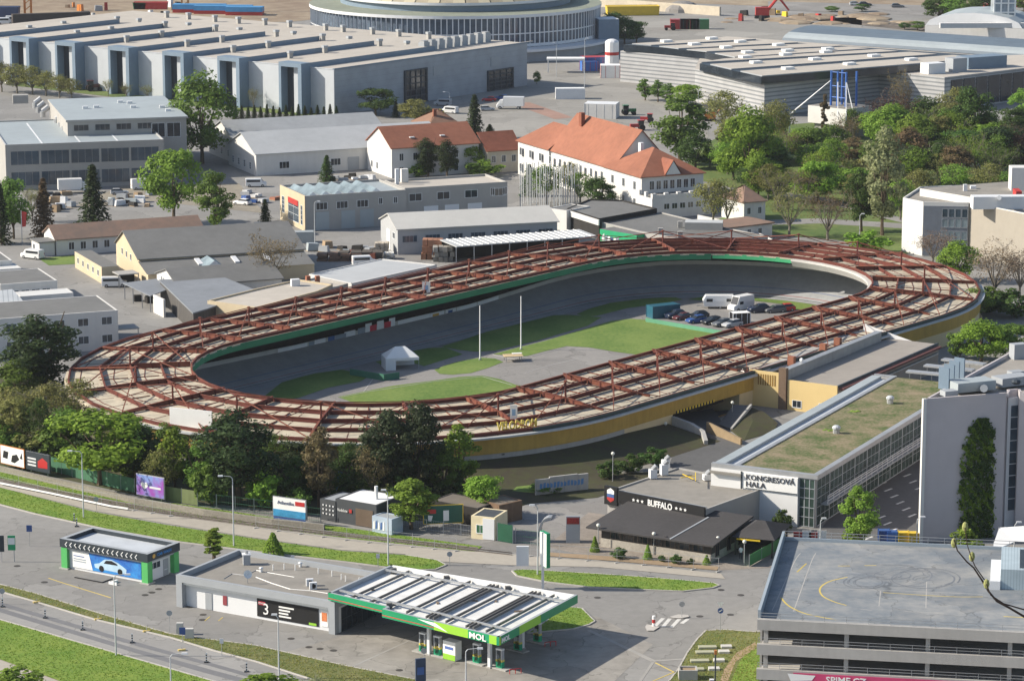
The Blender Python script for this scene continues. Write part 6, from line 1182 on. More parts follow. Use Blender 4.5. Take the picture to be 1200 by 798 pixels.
kid('graffiti', gw, lambda mb: [mb.poly([fr.p(.6 + .55 * k, -.03, .9 + .1 * math.sin(k)), fr.p(1.0 + .55 * k, -.03, .95), fr.p(1.05 + .55 * k, -.03, 1.6 + .2 * math.sin(k * 1.7)), fr.p(.65 + .55 * k, -.03, 1.7)], mat('graffiti_blue', (.10, .22, .42), .7)) for k in range(13)])
# curved board with a red sign by the restaurant
q = W(668, 636); cb = thing('curved_board', 'grey arched board carrying a red lettered sign left of the restaurant', 'board', q); kid('arch', cb, lambda mb: [mb.hexa([q + Vector((-2.6 + .9 * math.cos(a0) * 1.6 - .25, -.1, 1.6 + 2.0 * math.sin(a0))), q + Vector((-2.6 + 1.44 * math.cos(a1) - .25, -.1, 1.6 + 2.0 * math.sin(a1))), q + Vector((-2.6 + 1.44 * math.cos(a1), 1.4, 1.6 + 2.0 * math.sin(a1))), q + Vector((-2.6 + 1.44 * math.cos(a0), 1.4, 1.6 + 2.0 * math.sin(a0)))], [q + Vector((-2.6 + 1.2 * math.cos(a0) - .25, -.1, 1.6 + 1.7 * math.sin(a0))), q + Vector((-2.6 + 1.2 * math.cos(a1) - .25, -.1, 1.6 + 1.7 * math.sin(a1))), q + Vector((-2.6 + 1.2 * math.cos(a1), 1.4, 1.6 + 1.7 * math.sin(a1))), q + Vector((-2.6 + 1.2 * math.cos(a0), 1.4, 1.6 + 1.7 * math.sin(a0)))], M_gal) for a0, a1 in [(1.4 + .28 * k, 1.68 + .28 * k) for k in range(9)]]); kid('panel', cb, lambda mb: mb.box(q + Vector((.4, 0, 0)), (1.9, .35, 3.8), M_gpan)); kid('red_sign', cb, lambda mb: mb.box(q + Vector((.4, -.2, 2.7)), (1.7, .06, .9), mat('dark_red_sign', (.25, .03, .03), .5)))
text('lettering', 'BAR', M_redp, q + Vector((-.2, -.24, 2.9)), (1, 0, 0), (0, 0, 1), .5, cb, .03, 1.1)
# ================================================================ TREES
TR = random.Random(17)
M_bark = mat('bark_brown', (.10, .075, .05), .95, .3, 2.0); M_barkg = mat('bark_grey', (.17, .15, .12), .95, .3, 2.0)
LF = {'bright': (.165, .27, .038), 'mid': (.11, .19, .038), 'yellow': (.165, .275, .045), 'dark': (.038, .062, .024), 'deep': (.062, .118, .03), 'olive': (.185, .20, .07), 'brown': (.16, .125, .07), 'pink': (.20, .155, .12), 'silver': (.22, .26, .14), 'plum': (.085, .05, .04), 'pine': (.042, .062, .03), 'dry': (.14, .12, .065)}
def leafmat(k): return mat_leaf('leaf_' + k, LF[k])
def rdir(r):
    z = r.uniform(-1, 1); t = r.uniform(0, 2 * math.pi); q = math.sqrt(1 - z * z); return Vector((q * math.cos(t), q * math.sin(t), z))
def leaf(mb, p, n, s, m, r):
    a = n.orthogonal().normalized(); b = n.cross(a); t = r.uniform(0, 6.28); a, b = a * math.cos(t) + b * math.sin(t), b * math.cos(t) - a * math.sin(t)
    k = n * s * .25; e = r.uniform(.55, 1.0)
    mb.poly([p - a * s, p - b * s * e + k, p + a * s, p + b * s * e - k], m)
def limbs(mb, r, h0, h1, spread, n, r0, m, tips=None, twigs=0):
    mb.tube([(0, 0, -.2), (.05, .02, h0 * .5), (0, .05, h0)], [r0, r0 * .8, r0 * .66], m, 7)
    for i in range(n):
        t = 2 * math.pi * i / n + r.uniform(-.4, .4); z0 = h0 * r.uniform(.75, 1.15); z1 = h0 + (h1 - h0) * r.uniform(.55, 1.0); s_ = spread * r.uniform(.45, .95) * (1 if i else .15)
        mid = Vector((math.cos(t) * s_ * .5, math.sin(t) * s_ * .5, z0 + (z1 - z0) * .5)); end = Vector((math.cos(t + .2) * s_, math.sin(t + .2) * s_, z1))
        mb.tube([(0, 0, z0 * .9), mid, end], [r0 * .45, r0 * .3, r0 * .1], m, 5)
        for j in range(twigs):
            a = mid.lerp(end, r.uniform(0, 1)); d = rdir(r); d.z = abs(d.z) * .9 + .15; b = a + d * r.uniform(.8, 2.2) * spread / 4
            mb.tube([a, a.lerp(b, .5) + rdir(r) * .15, b], [r0 * .14, r0 * .1, r0 * .05], m, 4)
            for k in range(3):
                a2 = a.lerp(b, r.uniform(.3, 1)); d2 = (d + rdir(r) * .8).normalized(); mb.cyl(a2, a2 + d2 * r.uniform(.5, 1.1), r0 * .05, m, r0 * .025, 3, cap=False)
                if tips is not None: tips.append(a2 + d2 * r.uniform(.3, .9))
            if tips is not None: tips.append(b)
def crown_dec(mb, m, r, W_, z0, z1, n, s, lobes, shell=.55, gap=0.0, flat=1.0):
    """leaf clumps gathered round many lobes inside an uneven envelope, with gaps between them"""
    C = []; zc = (z0 + z1) / 2; hz = (z1 - z0) / 2
    for i in range(lobes):
        d = rdir(r); q = r.uniform(shell, 1.0) ** .6
        top = max(0, d.z); w_ = W_ / 2 * (1 - .18 * top) * r.uniform(.72, 1.05)
        C.append((Vector((d.x * w_ * q * .84, d.y * w_ * q * .84, zc + d.z * hz * q * .86)), r.uniform(.17, .30) * W_ * .62, d))
    for i in range(n):
        c, rr, d0 = C[r.randrange(len(C))]; d = rdir(r); q = r.uniform(.55, 1.0)
        p = c + Vector((d.x, d.y, d.z * .8)) * rr * q; nrm = (d + d0 * .5 + rdir(r) * .75 + Vector((0, 0, .25))).normalized(); leaf(mb, p, nrm, s * r.uniform(.6, 1.25), m, r)
TP = {}
def tree_meshes(kind, lf, v):
    key = (kind, lf, v)
    if key in TP: return TP[key]
    r = random.Random(hash((kind, v)) % 1000 if False else sum(map(ord, kind)) * 7 + v * 31); t = MB(); c = MB(); m = leafmat(lf)
    if kind == 'dec':      # 10 m tall, 8 m wide
        limbs(t, r, 2.2, 8.2, 3.2, 7, .24, M_bark); crown_dec(c, m, r, 8.0, 1.4, 10.0, 5600, .185, 44)
    elif kind == 'tall':   # 10 m tall, 5 m wide
        limbs(t, r, 1.8, 8.8, 1.6, 6, .2, M_bark); crown_dec(c, m, r, 5.0, .9, 10.0, 5000, .15, 44)
    elif kind == 'loose':  # thin spring foliage
        tips = []; limbs(t, r, 2.4, 9.0, 3.4, 8, .22, M_barkg, tips, 7); crown_dec(c, m, r, 7.6, 2.2, 10.0, 2600, .15, 46)
        for p in tips: leaf(c, Vector(p), rdir(r), .16, m, r)
    elif kind == 'bare':   # branches with swelling buds
        tips = []; limbs(t, r, 2.2, 9.2, 3.6, 9, .22, M_barkg, tips, 10); crown_dec(c, m, r, 7.6, 2.6, 10.0, 750, .11, 44)
        for p in tips:
            for k in range(3): leaf(c, Vector(p) + rdir(r) * .3, rdir(r), .1, m, r)
    elif kind == 'spruce': # cone, 10 m tall, 4.6 m wide
        t.tube([(0, 0, -.2), (0, 0, 5), (0, 0, 9.8)], [.2, .12, .03], M_bark, 6)
        for k in range(26):
            z = .5 + 9.3 * k / 26; R_ = 2.3 * (1 - z / 10.2) ** .85; nb = 9 if k < 18 else 6
            for j in range(nb):
                a = 6.283 * j / nb + k * .7 + r.uniform(-.2, .2); R1 = R_ * r.uniform(.7, 1.12)
                for q in range(13):
                    f = r.uniform(.2, 1); p = Vector((math.cos(a) * R1 * f, math.sin(a) * R1 * f, z - f * f * .5 * R_ * .5)) + rdir(r) * .14
                    leaf(c, p, (Vector((math.cos(a) * .5, math.sin(a) * .5, .8)) + rdir(r) * .6).normalized(), r.uniform(.12, .24), m, r)
    elif kind == 'pine':   # broad irregular dark conifer
        limbs(t, r, 3.0, 9.0, 1.8, 7, .24, M_bark); crown_dec(c, m, r, 5.6, .8, 10.0, 7000, .135, 56, shell=.3)
    elif kind == 'bush':   # 3 m
        limbs(t, r, .3, 2.2, 1.0, 6, .07, M_bark); crown_dec(c, m, r, 3.4, .1, 3.0, 1500, .14, 22, shell=.4)
    elif kind == 'column': # slim
        t.tube([(0, 0, -.2), (0, 0, 5), (0, 0, 9)], [.2, .14, .04], M_bark, 6); crown_dec(c, m, r, 2.4, .6, 10.0, 2200, .16, 30, shell=.2)
    elif kind == 'cone':   # small clipped cone
        t.tube([(0, 0, -.1), (0, 0, 2)], [.08, .04], M_bark, 5)
        for i in range(1300):
            z = 3 * r.random() ** 1.3; R_ = .95 * (1 - z / 3.05) + .06; a = r.uniform(0, 6.283); leaf(c, Vector((math.cos(a) * R_, math.sin(a) * R_, z + .1)) * 1.0 + rdir(r) * .1, (Vector((math.cos(a), math.sin(a), .5)) + rdir(r) * .6).normalized(), r.uniform(.07, .15), m, r)
    out = (t.mesh('trunk'), c.mesh('crown')); TP[key] = out; return out
BASEH = {'bush': 3.0, 'cone': 3.0}; BASEW = {'dec': 7.4, 'tall': 4.7, 'loose': 7.2, 'bare': 7.4, 'spruce': 4.6, 'pine': 5.4, 'bush': 3.3, 'column': 2.3, 'cone': 1.9}
TREES = 0
def tree(px, base, top, wpx, kind, lf, label, cat='tree', group=None, name=None, z=0.0):
    global TREES
    p = W(px, base, z); h = (H - z) * (base - top) / (base - YH); w_ = wpx / pxm(base, z); v = TREES % 3; TREES += 1
    tm, cm = tree_meshes(kind, lf, v); nm = name or {'spruce': 'spruce_tree', 'pine': 'pine_tree', 'bush': 'shrub', 'cone': 'conical_shrub', 'bare': 'budding_tree', 'loose': 'spring_tree', 'column': 'slim_tree'}.get(kind, 'leafy_tree')
    t = thing(nm, label, cat if kind not in ('bush', 'cone') else 'shrub', p, group, TR.uniform(0, 6.28)); sx = 1.22 * w_ / BASEW[kind]; sz = h / BASEH.get(kind, 10.0); t.scale = (sx, sx, sz)
    for n_, me in (('trunk', tm), ('crown', cm)): o = bpy.data.objects.new(n_, me); COL.objects.link(o); o.parent = t
    return t
T = tree
# near belt round the velodrome
T(52, 462, 352, 92, 'pine', 'dark', 'broad dark conifer at the left edge before the white block'); T(18, 470, 420, 60, 'dec', 'mid', 'green tree low at the left edge below the dark conifer')
T(20, 520, 448, 70, 'loose', 'olive', 'olive thicket tree at the left edge above the first billboard'); T(62, 520, 445, 66, 'loose', 'olive', 'olive spring tree between the left edge and the big bright green tree'); T(92, 500, 440, 50, 'loose', 'olive', 'olive tree touching the left end of the velodrome roof')
T(75, 545, 490, 60, 'bush', 'mid', 'green undergrowth shrub left of the big bright green tree'); T(45, 542, 500, 55, 'bush', 'olive', 'olive undergrowth shrub behind the billboards at left'); T(10, 540, 495, 45, 'bush', 'mid', 'green undergrowth shrub behind the leftmost billboard')
T(117, 568, 470, 112, 'dec', 'bright', 'big bright green tree over the green plank fence at left'); T(160, 566, 492, 60, 'dec', 'deep', 'darker green tree at the right shoulder of the big bright green tree')
T(205, 578, 496, 46, 'tall', 'bright', 'light green tree below the white board of the velodrome roof'); T(190, 582, 520, 40, 'loose', 'olive', 'thin olive tree left of the light green tree by the purple billboard'); T(232, 584, 508, 42, 'tall', 'mid', 'green tree between the light green tree and the dark pine')
T(280, 590, 466, 88, 'pine', 'dark', 'tall dark pine before the near left bend of the velodrome'); T(246, 592, 540, 40, 'bush', 'mid', 'green shrub at the left foot of the tall dark pine'); T(310, 594, 545, 42, 'bush', 'bright', 'light green shrub at the right foot of the tall dark pine')
T(374, 596, 490, 40, 'tall', 'dry', 'grey green cypress like tree between the two dark pines'); T(345, 590, 530, 44, 'pine', 'deep', 'dark small tree left of the grey green cypress like tree'); T(405, 585, 520, 46, 'pine', 'deep', 'dark tree right of the grey green cypress like tree')
T(452, 582, 462, 64, 'pine', 'pine', 'tall dark double crowned pine, left crown'); T(490, 584, 460, 56, 'pine', 'pine', 'tall dark double crowned pine, right crown'); T(436, 586, 512, 40, 'loose', 'dry', 'dry brownish tree under the left crown of the double pine')
T(538, 578, 490, 46, 'tall', 'bright', 'slender light green tree right of the double pine'); T(520, 582, 515, 40, 'tall', 'mid', 'green tree hugging the right side of the double pine'); T(585, 548, 513, 17, 'column', 'dark', 'small dark cypress against the ochre velodrome wall')
T(482, 620, 553, 50, 'tall', 'yellow', 'yellow green tree by the graffiti box on the avenue'); T(567, 604, 551, 44, 'dec', 'bright', 'round fresh green tree behind the cream gatehouse'); T(350, 602, 570, 34, 'bush', 'mid', 'green shrub behind the seaside billboard')
for i, (x, y, t_, w_, l) in enumerate(((712, 560, 540, 30, 'left'), (738, 553, 530, 34, 'middle'), (765, 545, 522, 30, 'right'))): T(x, y, t_, w_, 'bush', 'deep', 'dark shrub on the embankment by the underpass, %s of three' % l)
T(640, 576, 566, 40, 'bush', 'mid', 'low green shrub in front of the graffiti panel wall')
# foreground planting
T(251, 658, 611, 25, 'column', 'yellow', 'slim upright young tree on the grass behind the car wash'); T(320, 650, 624, 20, 'cone', 'bright', 'conical green shrub on the grass behind the station shop')
T(22, 812, 778, 70, 'bush', 'yellow', 'yellow green shrub in the bottom left corner'); T(318, 812, 786, 60, 'bush', 'bright', 'green shrub at the bottom edge left of the middle'); T(370, 815, 795, 50, 'loose', 'silver', 'thin pale shrub at the bottom edge beside the verge')
T(1008, 648, 560, 44, 'tall', 'yellow', 'yellow green tree between the congress hall and hotel tower'); T(998, 646, 616, 30, 'bush', 'bright', 'bright shrub at the foot of the yellow green tree by the congress hall'); T(1132, 648, 616, 38, 'bush', 'yellow', 'rounded yellow shrub before the hotel tower ivy'); T(918, 622, 596, 26, 'bush', 'deep', 'dark shrub at the right corner of the white congress wall')
for i, (x, y, t_, w_) in enumerate(((697, 646, 628, 9), (759, 655, 638, 9), (828, 661, 650, 8))): T(x, y, t_, w_, 'cone', 'yellow', ['clipped yellow green shrub at the left end of the restaurant front', 'clipped yellow green shrub in the middle of the restaurant front', 'clipped yellow green shrub at the right end of the restaurant front'][i])
for i, (x, y, t_, w_) in enumerate(((725, 654, 640, 18), (792, 660, 648, 16), (776, 658, 650, 10), (809, 661, 653, 9))): T(x, y, t_, w_, 'bush', 'deep', ['wide dark juniper left of the middle of the restaurant front', 'round dark juniper right of the middle of the restaurant front', 'small dark juniper just left of the round one at the restaurant front', 'small dark juniper just right of the round one at the restaurant front'][i])
# right edge behind the velodrome
T(1093, 312, 266, 44, 'bare', 'pink', 'pinkish budding tree before the white modern block'); T(1122, 330, 280, 46, 'dec', 'bright', 'bright green tree before the beige wall of the modern block'); T(1165, 352, 281, 62, 'bare', 'pink', 'large pinkish budding tree right of the velodrome bend'); T(1195, 350, 285, 50, 'bare', 'pink', 'pinkish budding tree cut by the right edge')
T(1160, 366, 335, 44, 'bush', 'mid', 'green shrub under the large pinkish budding tree'); T(1188, 372, 335, 50, 'bush', 'deep', 'dark green shrub at the right edge behind the velodrome bend'); T(1142, 375, 335, 40, 'loose', 'yellow', 'yellow green bushy tree at the tip of the velodrome bend')
T(1150, 425, 372, 58, 'dec', 'bright', 'bright green tree behind the louvre frames'); T(1185, 420, 375, 56, 'dec', 'mid', 'darker green tree at the right edge behind the hotel roof'); T(1125, 420, 385, 30, 'bush', 'mid', 'green shrub at the far end of the clubhouse')
# yard and factory trees at left
T(237, 192, 80, 70, 'dec', 'mid', 'tall green tree between the big hall and the white sheds'); T(204, 262, 164, 62, 'dec', 'yellow', 'yellow green tree in front of the office block'); T(254, 274, 190, 42, 'tall', 'mid', 'dense green tree right of the yellow green tree in the yard')
T(110, 266, 188, 42, 'spruce', 'dark', 'dark spruce before the middle of the office block'); T(52, 280, 204, 34, 'spruce', 'brown', 'thin brownish conifer behind the left end of the long barrack'); T(16, 280, 202, 42, 'dec', 'mid', 'green tree at the left edge by the office block'); T(2, 286, 210, 26, 'spruce', 'dark', 'dark conifer cut by the left edge'); T(38, 260, 215, 28, 'bare', 'olive', 'budding tree between the green tree and the brownish conifer')
T(311, 264, 231, 18, 'spruce', 'dark', 'small dark conifer at the end of the beige garage'); T(318, 338, 272, 56, 'bare', 'brown', 'bare tree standing among the grey sheds behind the velodrome'); T(383, 214, 180, 22, 'spruce', 'deep', 'small spruce before the long white shed')
T(502, 208, 154, 28, 'pine', 'dark', 'dark pine before the orange roofed house, left of two'); T(524, 211, 158, 26, 'pine', 'dark', 'dark pine before the orange roofed house, right of two'); T(551, 202, 166, 28, 'dec', 'bright', 'bright green tree at the right end of the orange roofed house'); T(565, 207, 186, 46, 'bush', 'yellow', 'wide yellow green shrub before the small dark roofed house'); T(490, 207, 190, 30, 'bush', 'yellow', 'low yellow green shrub left of the two pines')
T(440, 136, 100, 44, 'dec', 'deep', 'round dark green tree before the side of the big hall'); T(487, 145, 114, 36, 'dec', 'olive', 'olive willow like tree behind the white sheds'); T(556, 162, 108, 28, 'spruce', 'dark', 'tall dark spruce behind the orange roofed house'); T(574, 158, 145, 16, 'spruce', 'dark', 'small dark spruce right of the tall one'); T(464, 138, 117, 12, 'spruce', 'dark', 'small spruce right of the round dark green tree'); T(629, 99, 83, 9, 'dec', 'mid', 'tiny round tree on the square by the round arena')
for i in range(17): T(276 + i * 7.4, 141 + i * .15 - (i % 2), 121 + (i * 7) % 5, 9.5, 'spruce', 'dark', 'small dark spruce of the hedge row before the big hall', group='small spruces of the hedge row')
for i, (x, y, t_, w_) in enumerate(((2, 108, 70, 34), (20, 110, 73, 34), (38, 111, 76, 32), (54, 113, 82, 30), (70, 115, 86, 28), (84, 116, 91, 24))): T(x, y, t_, w_, 'loose', 'olive', ['olive spring tree cut by the left edge before the big hall', 'second olive tree from the left before the big hall portals', 'third olive tree from the left before the big hall portals', 'fourth olive tree from the left before the big hall portals', 'fifth olive tree from the left before the big hall portals', 'last and smallest olive tree of the row before the big hall'][i])
for i, (x, y, t_) in enumerate(((127, 113, 92), (148, 116, 97), (173, 118, 98), (297, 128, 102))): T(x, y, t_, 14, 'bare', 'olive', ['thin budding sapling beside the parked tractor', 'thin budding sapling before the third portal', 'thin budding sapling right of the third portal', 'thin budding sapling before the last portal but one'][i])
# trees by the long white building and the gatehouse
T(702, 246, 205, 38, 'pine', 'deep', 'dark tree at the corner of the long white building'); T(680, 240, 200, 34, 'loose', 'mid', 'loose green tree behind the pole rack'); T(640, 240, 190, 40, 'loose', 'mid', 'green tree half hidden in the pole rack'); T(668, 225, 188, 26, 'loose', 'olive', 'olive tree before the middle of the long white building'); T(620, 230, 190, 24, 'spruce', 'deep', 'dark conifer at the left end of the pole rack')
T(836, 266, 206, 48, 'loose', 'olive', 'olive spring tree left of the gatehouse'); T(852, 268, 210, 36, 'bare', 'olive', 'budding tree just left of the gatehouse wall')
# trees near the arena and square
for i, (x, y, t_, w_) in enumerate(((718, 46, 12, 30), (732, 52, 18, 32), (746, 52, 22, 24))): T(x, y, t_, w_, 'dec', 'deep', 'dark green tree right of the round arena, %s of three' % ('left', 'middle', 'right')[i])
for i, (x, y, t_, w_) in enumerate(((756, 118, 89, 18), (771, 120, 92, 18), (783, 122, 96, 18))): T(x, y, t_, w_, 'tall', 'mid', 'small green tree before the striped pavilion, %s of three' % ('left', 'middle', 'right')[i])
T(797, 192, 100, 56, 'tall', 'mid', 'tall dense green tree behind the long white building'); T(815, 198, 155, 40, 'dec', 'deep', 'dark green tree at the foot of the tall dense one'); T(806, 125, 96, 34, 'dec', 'bright', 'bright tree against the striped pavilion corner')
T(848, 158, 104, 50, 'loose', 'olive', 'spreading olive tree before the striped pavilion'); T(877, 214, 122, 62, 'dec', 'bright', 'large bright green tree in the park middle'); T(832, 196, 172, 18, 'dec', 'bright', 'small bright tree on the park lawn')
PK = [(905, 165, 128, 36, 'dec', 'bright', 'bright tree left of the masted building'), (916, 195, 150, 46, 'bare', 'brown', 'brown budding tree right of the large bright tree'), (940, 190, 150, 40, 'dec', 'bright', 'bright tree in front of the masted building'), (958, 212, 165, 46, 'dec', 'bright', 'bright tree below the masted building'), (975, 205, 160, 36, 'loose', 'yellow', 'yellow green tree right of the masted building front'),
      (965, 166, 102, 11, 'column', 'dry', 'slim dry poplar before the masted building'), (925, 278, 212, 50, 'bare', 'olive', 'rounded budding tree behind the velodrome far bend'), (970, 282, 222, 54, 'bare', 'brown', 'wide bare brown tree behind the velodrome far bend'), (945, 240, 195, 46, 'bare', 'brown', 'brown budding tree in the middle of the park'), (900, 235, 190, 40, 'loose', 'olive', 'olive tree behind the gatehouse'),
      (1009, 272, 190, 40, 'pine', 'deep', 'dark tree left of the white stemmed poplar'), (1034, 276, 138, 48, 'tall', 'silver', 'tall silvery poplar with a white trunk'), (1016, 297, 268, 50, 'bush', 'bright', 'rounded bright shrub at the velodrome far bend'), (990, 225, 185, 40, 'loose', 'olive', 'olive tree left of the silvery poplar'),
      (1044, 168, 104, 62, 'bare', 'plum', 'purple brown tree right of the masted building'), (1056, 165, 75, 24, 'bare', 'brown', 'thin bare conifer rising over the purple brown tree'), (1084, 162, 112, 52, 'dec', 'deep', 'round dark green chestnut before the striped pavilion'), (1098, 188, 152, 24, 'dec', 'bright', 'small bright tree below the round chestnut'), (1118, 160, 100, 40, 'loose', 'olive', 'olive tree left of the tall dark tree'), (1142, 180, 92, 50, 'pine', 'deep', 'tall dark tree before the glazed pavilion side'),
      (1168, 205, 142, 52, 'dec', 'dark', 'very dark broad tree at the right near the white dome'), (1192, 205, 150, 40, 'dec', 'plum', 'dark purple tree at the right edge'), (1197, 142, 103, 26, 'dec', 'yellow', 'yellow green tree cut by the right edge'), (1070, 215, 170, 44, 'loose', 'yellow', 'yellow green tree in the park right of the poplar'), (1100, 215, 178, 40, 'loose', 'olive', 'olive tree left of the white dome'), (1080, 245, 195, 44, 'loose', 'olive', 'olive tree behind the white modern block'),
      (1120, 225, 190, 44, 'loose', 'yellow', 'yellowish tree below the white dome'), (1160, 228, 190, 46, 'loose', 'olive', 'olive tree behind the roof of the modern block'), (1190, 232, 195, 40, 'loose', 'mid', 'green tree at the right edge behind the modern block'), (1055, 258, 205, 34, 'loose', 'yellow', 'slim yellow green tree left of the white modern block'), (1020, 205, 165, 34, 'dec', 'mid', 'green tree behind the silvery poplar'), (1125, 190, 160, 26, 'column', 'dark', 'slim dark conifer left of the very dark broad tree'),
      (888, 190, 150, 40, 'dec', 'mid', 'green tree hugging the right of the large bright tree'), (860, 200, 160, 40, 'dec', 'mid', 'green tree hugging the left of the large bright tree'), (1000, 165, 125, 26, 'loose', 'mid', 'thin green tree just right of the masted building')]
for a in PK: T(*a)
for i, (x, y, t_, w_) in enumerate(((1100, 24, -4, 40), (1126, 26, -8, 44), (1152, 28, -8, 40), (1075, 36, 24, 18), (1060, 35, 26, 14), (1200, 14, -10, 30), (1010, 14, 4, 18), (975, 14, 7, 16))): T(x, y, t_, w_, 'dec', 'mid' if i % 2 else 'deep', ['dark tree at the top right, left of the trio', 'green tree at the top right, middle of the trio', 'dark tree at the top right, right of the trio', 'green bush behind the barrel roof', 'small dark bush left of the white hall', 'green tree in the top right corner', 'small dark tree by the far road', 'small green tree at the far building site'][i])
RB = random.Random(33)
for i in range(34):
    f = i / 33; x = 5 + 545 * f + RB.uniform(-6, 6); y = 541 + 46 * f ** .8 + RB.uniform(-14, 2) + (8 if f > .5 else 0)
    T(x, y, y - RB.uniform(20, 34), RB.uniform(26, 40), 'bush', ('deep', 'mid', 'dark', 'olive')[i % 4], 'low undergrowth shrub in the dense thicket below the velodrome wall', group='undergrowth shrubs of the thicket')
    if i % 2: x = 2 + 500 * f; y = 535 + 42 * f; T(x, y, y - RB.uniform(50, 66) - 20 * (f < .2), RB.uniform(34, 46), ('loose', 'tall', 'dec')[i % 3], ('olive', 'deep', 'mid', 'dark')[(i // 2) % 4], 'closely packed tree in the belt below the velodrome roof edge', group='closely packed trees of the belt')
for i in range(64):
    x = RB.uniform(850, 1190); y = RB.uniform(168, 250) if x < 1050 else RB.uniform(165, 215)
    T(x, y, y - RB.uniform(38, 58), RB.uniform(36, 50), ('dec', 'loose', 'dec', 'bare', 'tall')[i % 5], ('mid', 'yellow', 'bright', 'brown', 'deep', 'olive', 'bright')[i % 7], 'mixed spring tree standing in the dense middle of the park', group='trees in the middle of the park')
# ivy on the hotel tower
a = W(1145, 640, 0); q0, q1 = tw[0], tw[1]; du = (q1 - q0).normalized(); nv = Vector((du.y, -du.x, 0)); iv = MB(); RI = random.Random(9)
# intersect the front wall at given pixel columns
def onwall(px, z):
    lo, hi = 0.0, 1.0
    for _ in range(40):
        m_ = (lo + hi) / 2; p = q0.lerp(q1, m_); d = p.y * math.cos(TH) + (H - z) * math.sin(TH)
        if 600 + F * p.x / d < px: lo = m_
        else: hi = m_
    p = q0.lerp(q1, lo); return Vector((p.x, p.y, z))
prof = [(0, 1125, 1160), (3, 1126, 1164), (7, 1124, 1162), (10, 1127, 1164), (13, 1130, 1164), (15, 1136, 1163), (16.8, 1144, 1156)]
mleaf = leafmat('deep')
for i in range(5200):
    z = RI.uniform(0, 16.8)
    for (za, la, ra), (zb, lb2, rb2) in zip(prof[:-1], prof[1:]):
        if za <= z <= zb: f = (z - za) / (zb - za); l_, r_ = la + (lb2 - la) * f, ra + (rb2 - ra) * f
    e_ = 2.6 * math.sin(z * 2.3) + 1.8 * math.sin(z * 5.1 + 1); x = RI.uniform(l_ + e_, r_ + 1.6 * math.sin(z * 3.1)) if RI.random() < .88 else RI.uniform(l_ - 3.5, r_ + 3.5); c_ = .5 + .5 * math.sin(z * 1.9 + x * .21) * math.sin(x * .33 + z); p = onwall(x, z) + nv * (.1 + .7 * c_ * RI.random()); leaf(iv, p, (nv + rdir(RI) * .8 + Vector((0, 0, .3))).normalized(), RI.uniform(.1, .24), mleaf if (z + c_ * 6) % 7 > 3 else leafmat('bright'), RI)
o = tag(iv.build('ivy', org=onwall(1144, 0)), 'tall ivy climbing the front of the hotel tower', 'ivy')
# budding twig hanging into view close to the viewpoint
def nearpt(px, py, d):
    u, v = (px - 600) / F, (py - 399) / F; return Vector((u * d, (math.cos(TH) - v * math.sin(TH)) * d, H - (math.sin(TH) + v * math.cos(TH)) * d))
tb = MB(); dd = 7.0; M_tw = mat('twig_bark', (.07, .05, .04), .8, .3, 40)
tg = thing('budding_twig', 'thin dark twig with pale green buds hanging close in the lower right corner', 'twig', nearpt(1160, 700, dd))
for nm_, pl, rr in (('stem', [(1118, 632), (1122, 645), (1133, 658), (1141, 665), (1151, 680), (1158, 692), (1168, 704), (1183, 712), (1200, 722), (1230, 740)], .0024), ('side_shoot', [(1131, 618), (1134, 640), (1139, 655), (1143, 664), (1150, 674), (1157, 684)], .0016), ('side_shoot', [(1156, 684), (1161, 697), (1176, 707), (1200, 714), (1235, 725)], .0022)):
    mb = MB(); P = [nearpt(x, y, dd + .02 * i) for i, (x, y) in enumerate(pl)]; mb.tube(P, [rr * (.6 + .08 * i) for i in range(len(P))], M_tw, 7); mb.build(nm_, tg)
for x, y in ((1139, 652), (1156, 684), (1118, 636), (1131, 617)): mb = MB(); q = nearpt(x, y, dd + .06); mb.sph(q, .0075, mat('bud_green', (.26, .27, .10), .7, .3, 60), 8, 1.7); mb.build('bud', tg)
# ================================================================ VEHICLES, STREET FURNITURE, PEOPLE
M_tyre = mat('tyre_rubber', (.02, .02, .02), .8, .1); M_rim = mat('wheel_rim', (.35, .36, .37), .35, .1, metal=.5); M_cgl = mat_glass('car_glass', (.02, .025, .03), .05); M_hl = mat('headlamp', (.7, .7, .68), .2, .05); M_tl = mat('tail_lamp', (.35, .02, .02), .3, .05)
def paint(n, c): return mat('paint_' + n, c, .3, .05, spec=.5)
PNT = {'white': paint('white', (.72, .72, .71)), 'navy': paint('navy', (.02, .03, .06)), 'black': paint('black', (.018, .018, .02)), 'blue': paint('blue', (.03, .08, .25)), 'grey': paint('grey', (.12, .125, .13)), 'silver': paint('silver', (.42, .43, .44)), 'maroon': paint('maroon', (.10, .025, .025)), 'red': paint('red', (.45, .03, .03)), 'yellow': paint('yellow', (.6, .55, .04)), 'teal': paint('teal', (.03, .12, .17)), 'green': paint('green', (.03, .16, .05)), 'orange': paint('orange', (.55, .18, .03))}
def wheels(t, xs, hw, r, w_=.22):
    for x in xs:
        for s_ in (1, -1):
            wt = kid('wheel', t, lambda mb: mb.cyl((x, s_ * hw - w_ / 2, r), (x, s_ * hw + w_ / 2, r), r, M_tyre, n=14)); kid('rim', wt, lambda mb: mb.cyl((x, s_ * (hw + w_ / 2 - .01), r), (x, s_ * (hw + w_ / 2 + .015), r), r * .6, M_rim, n=10))
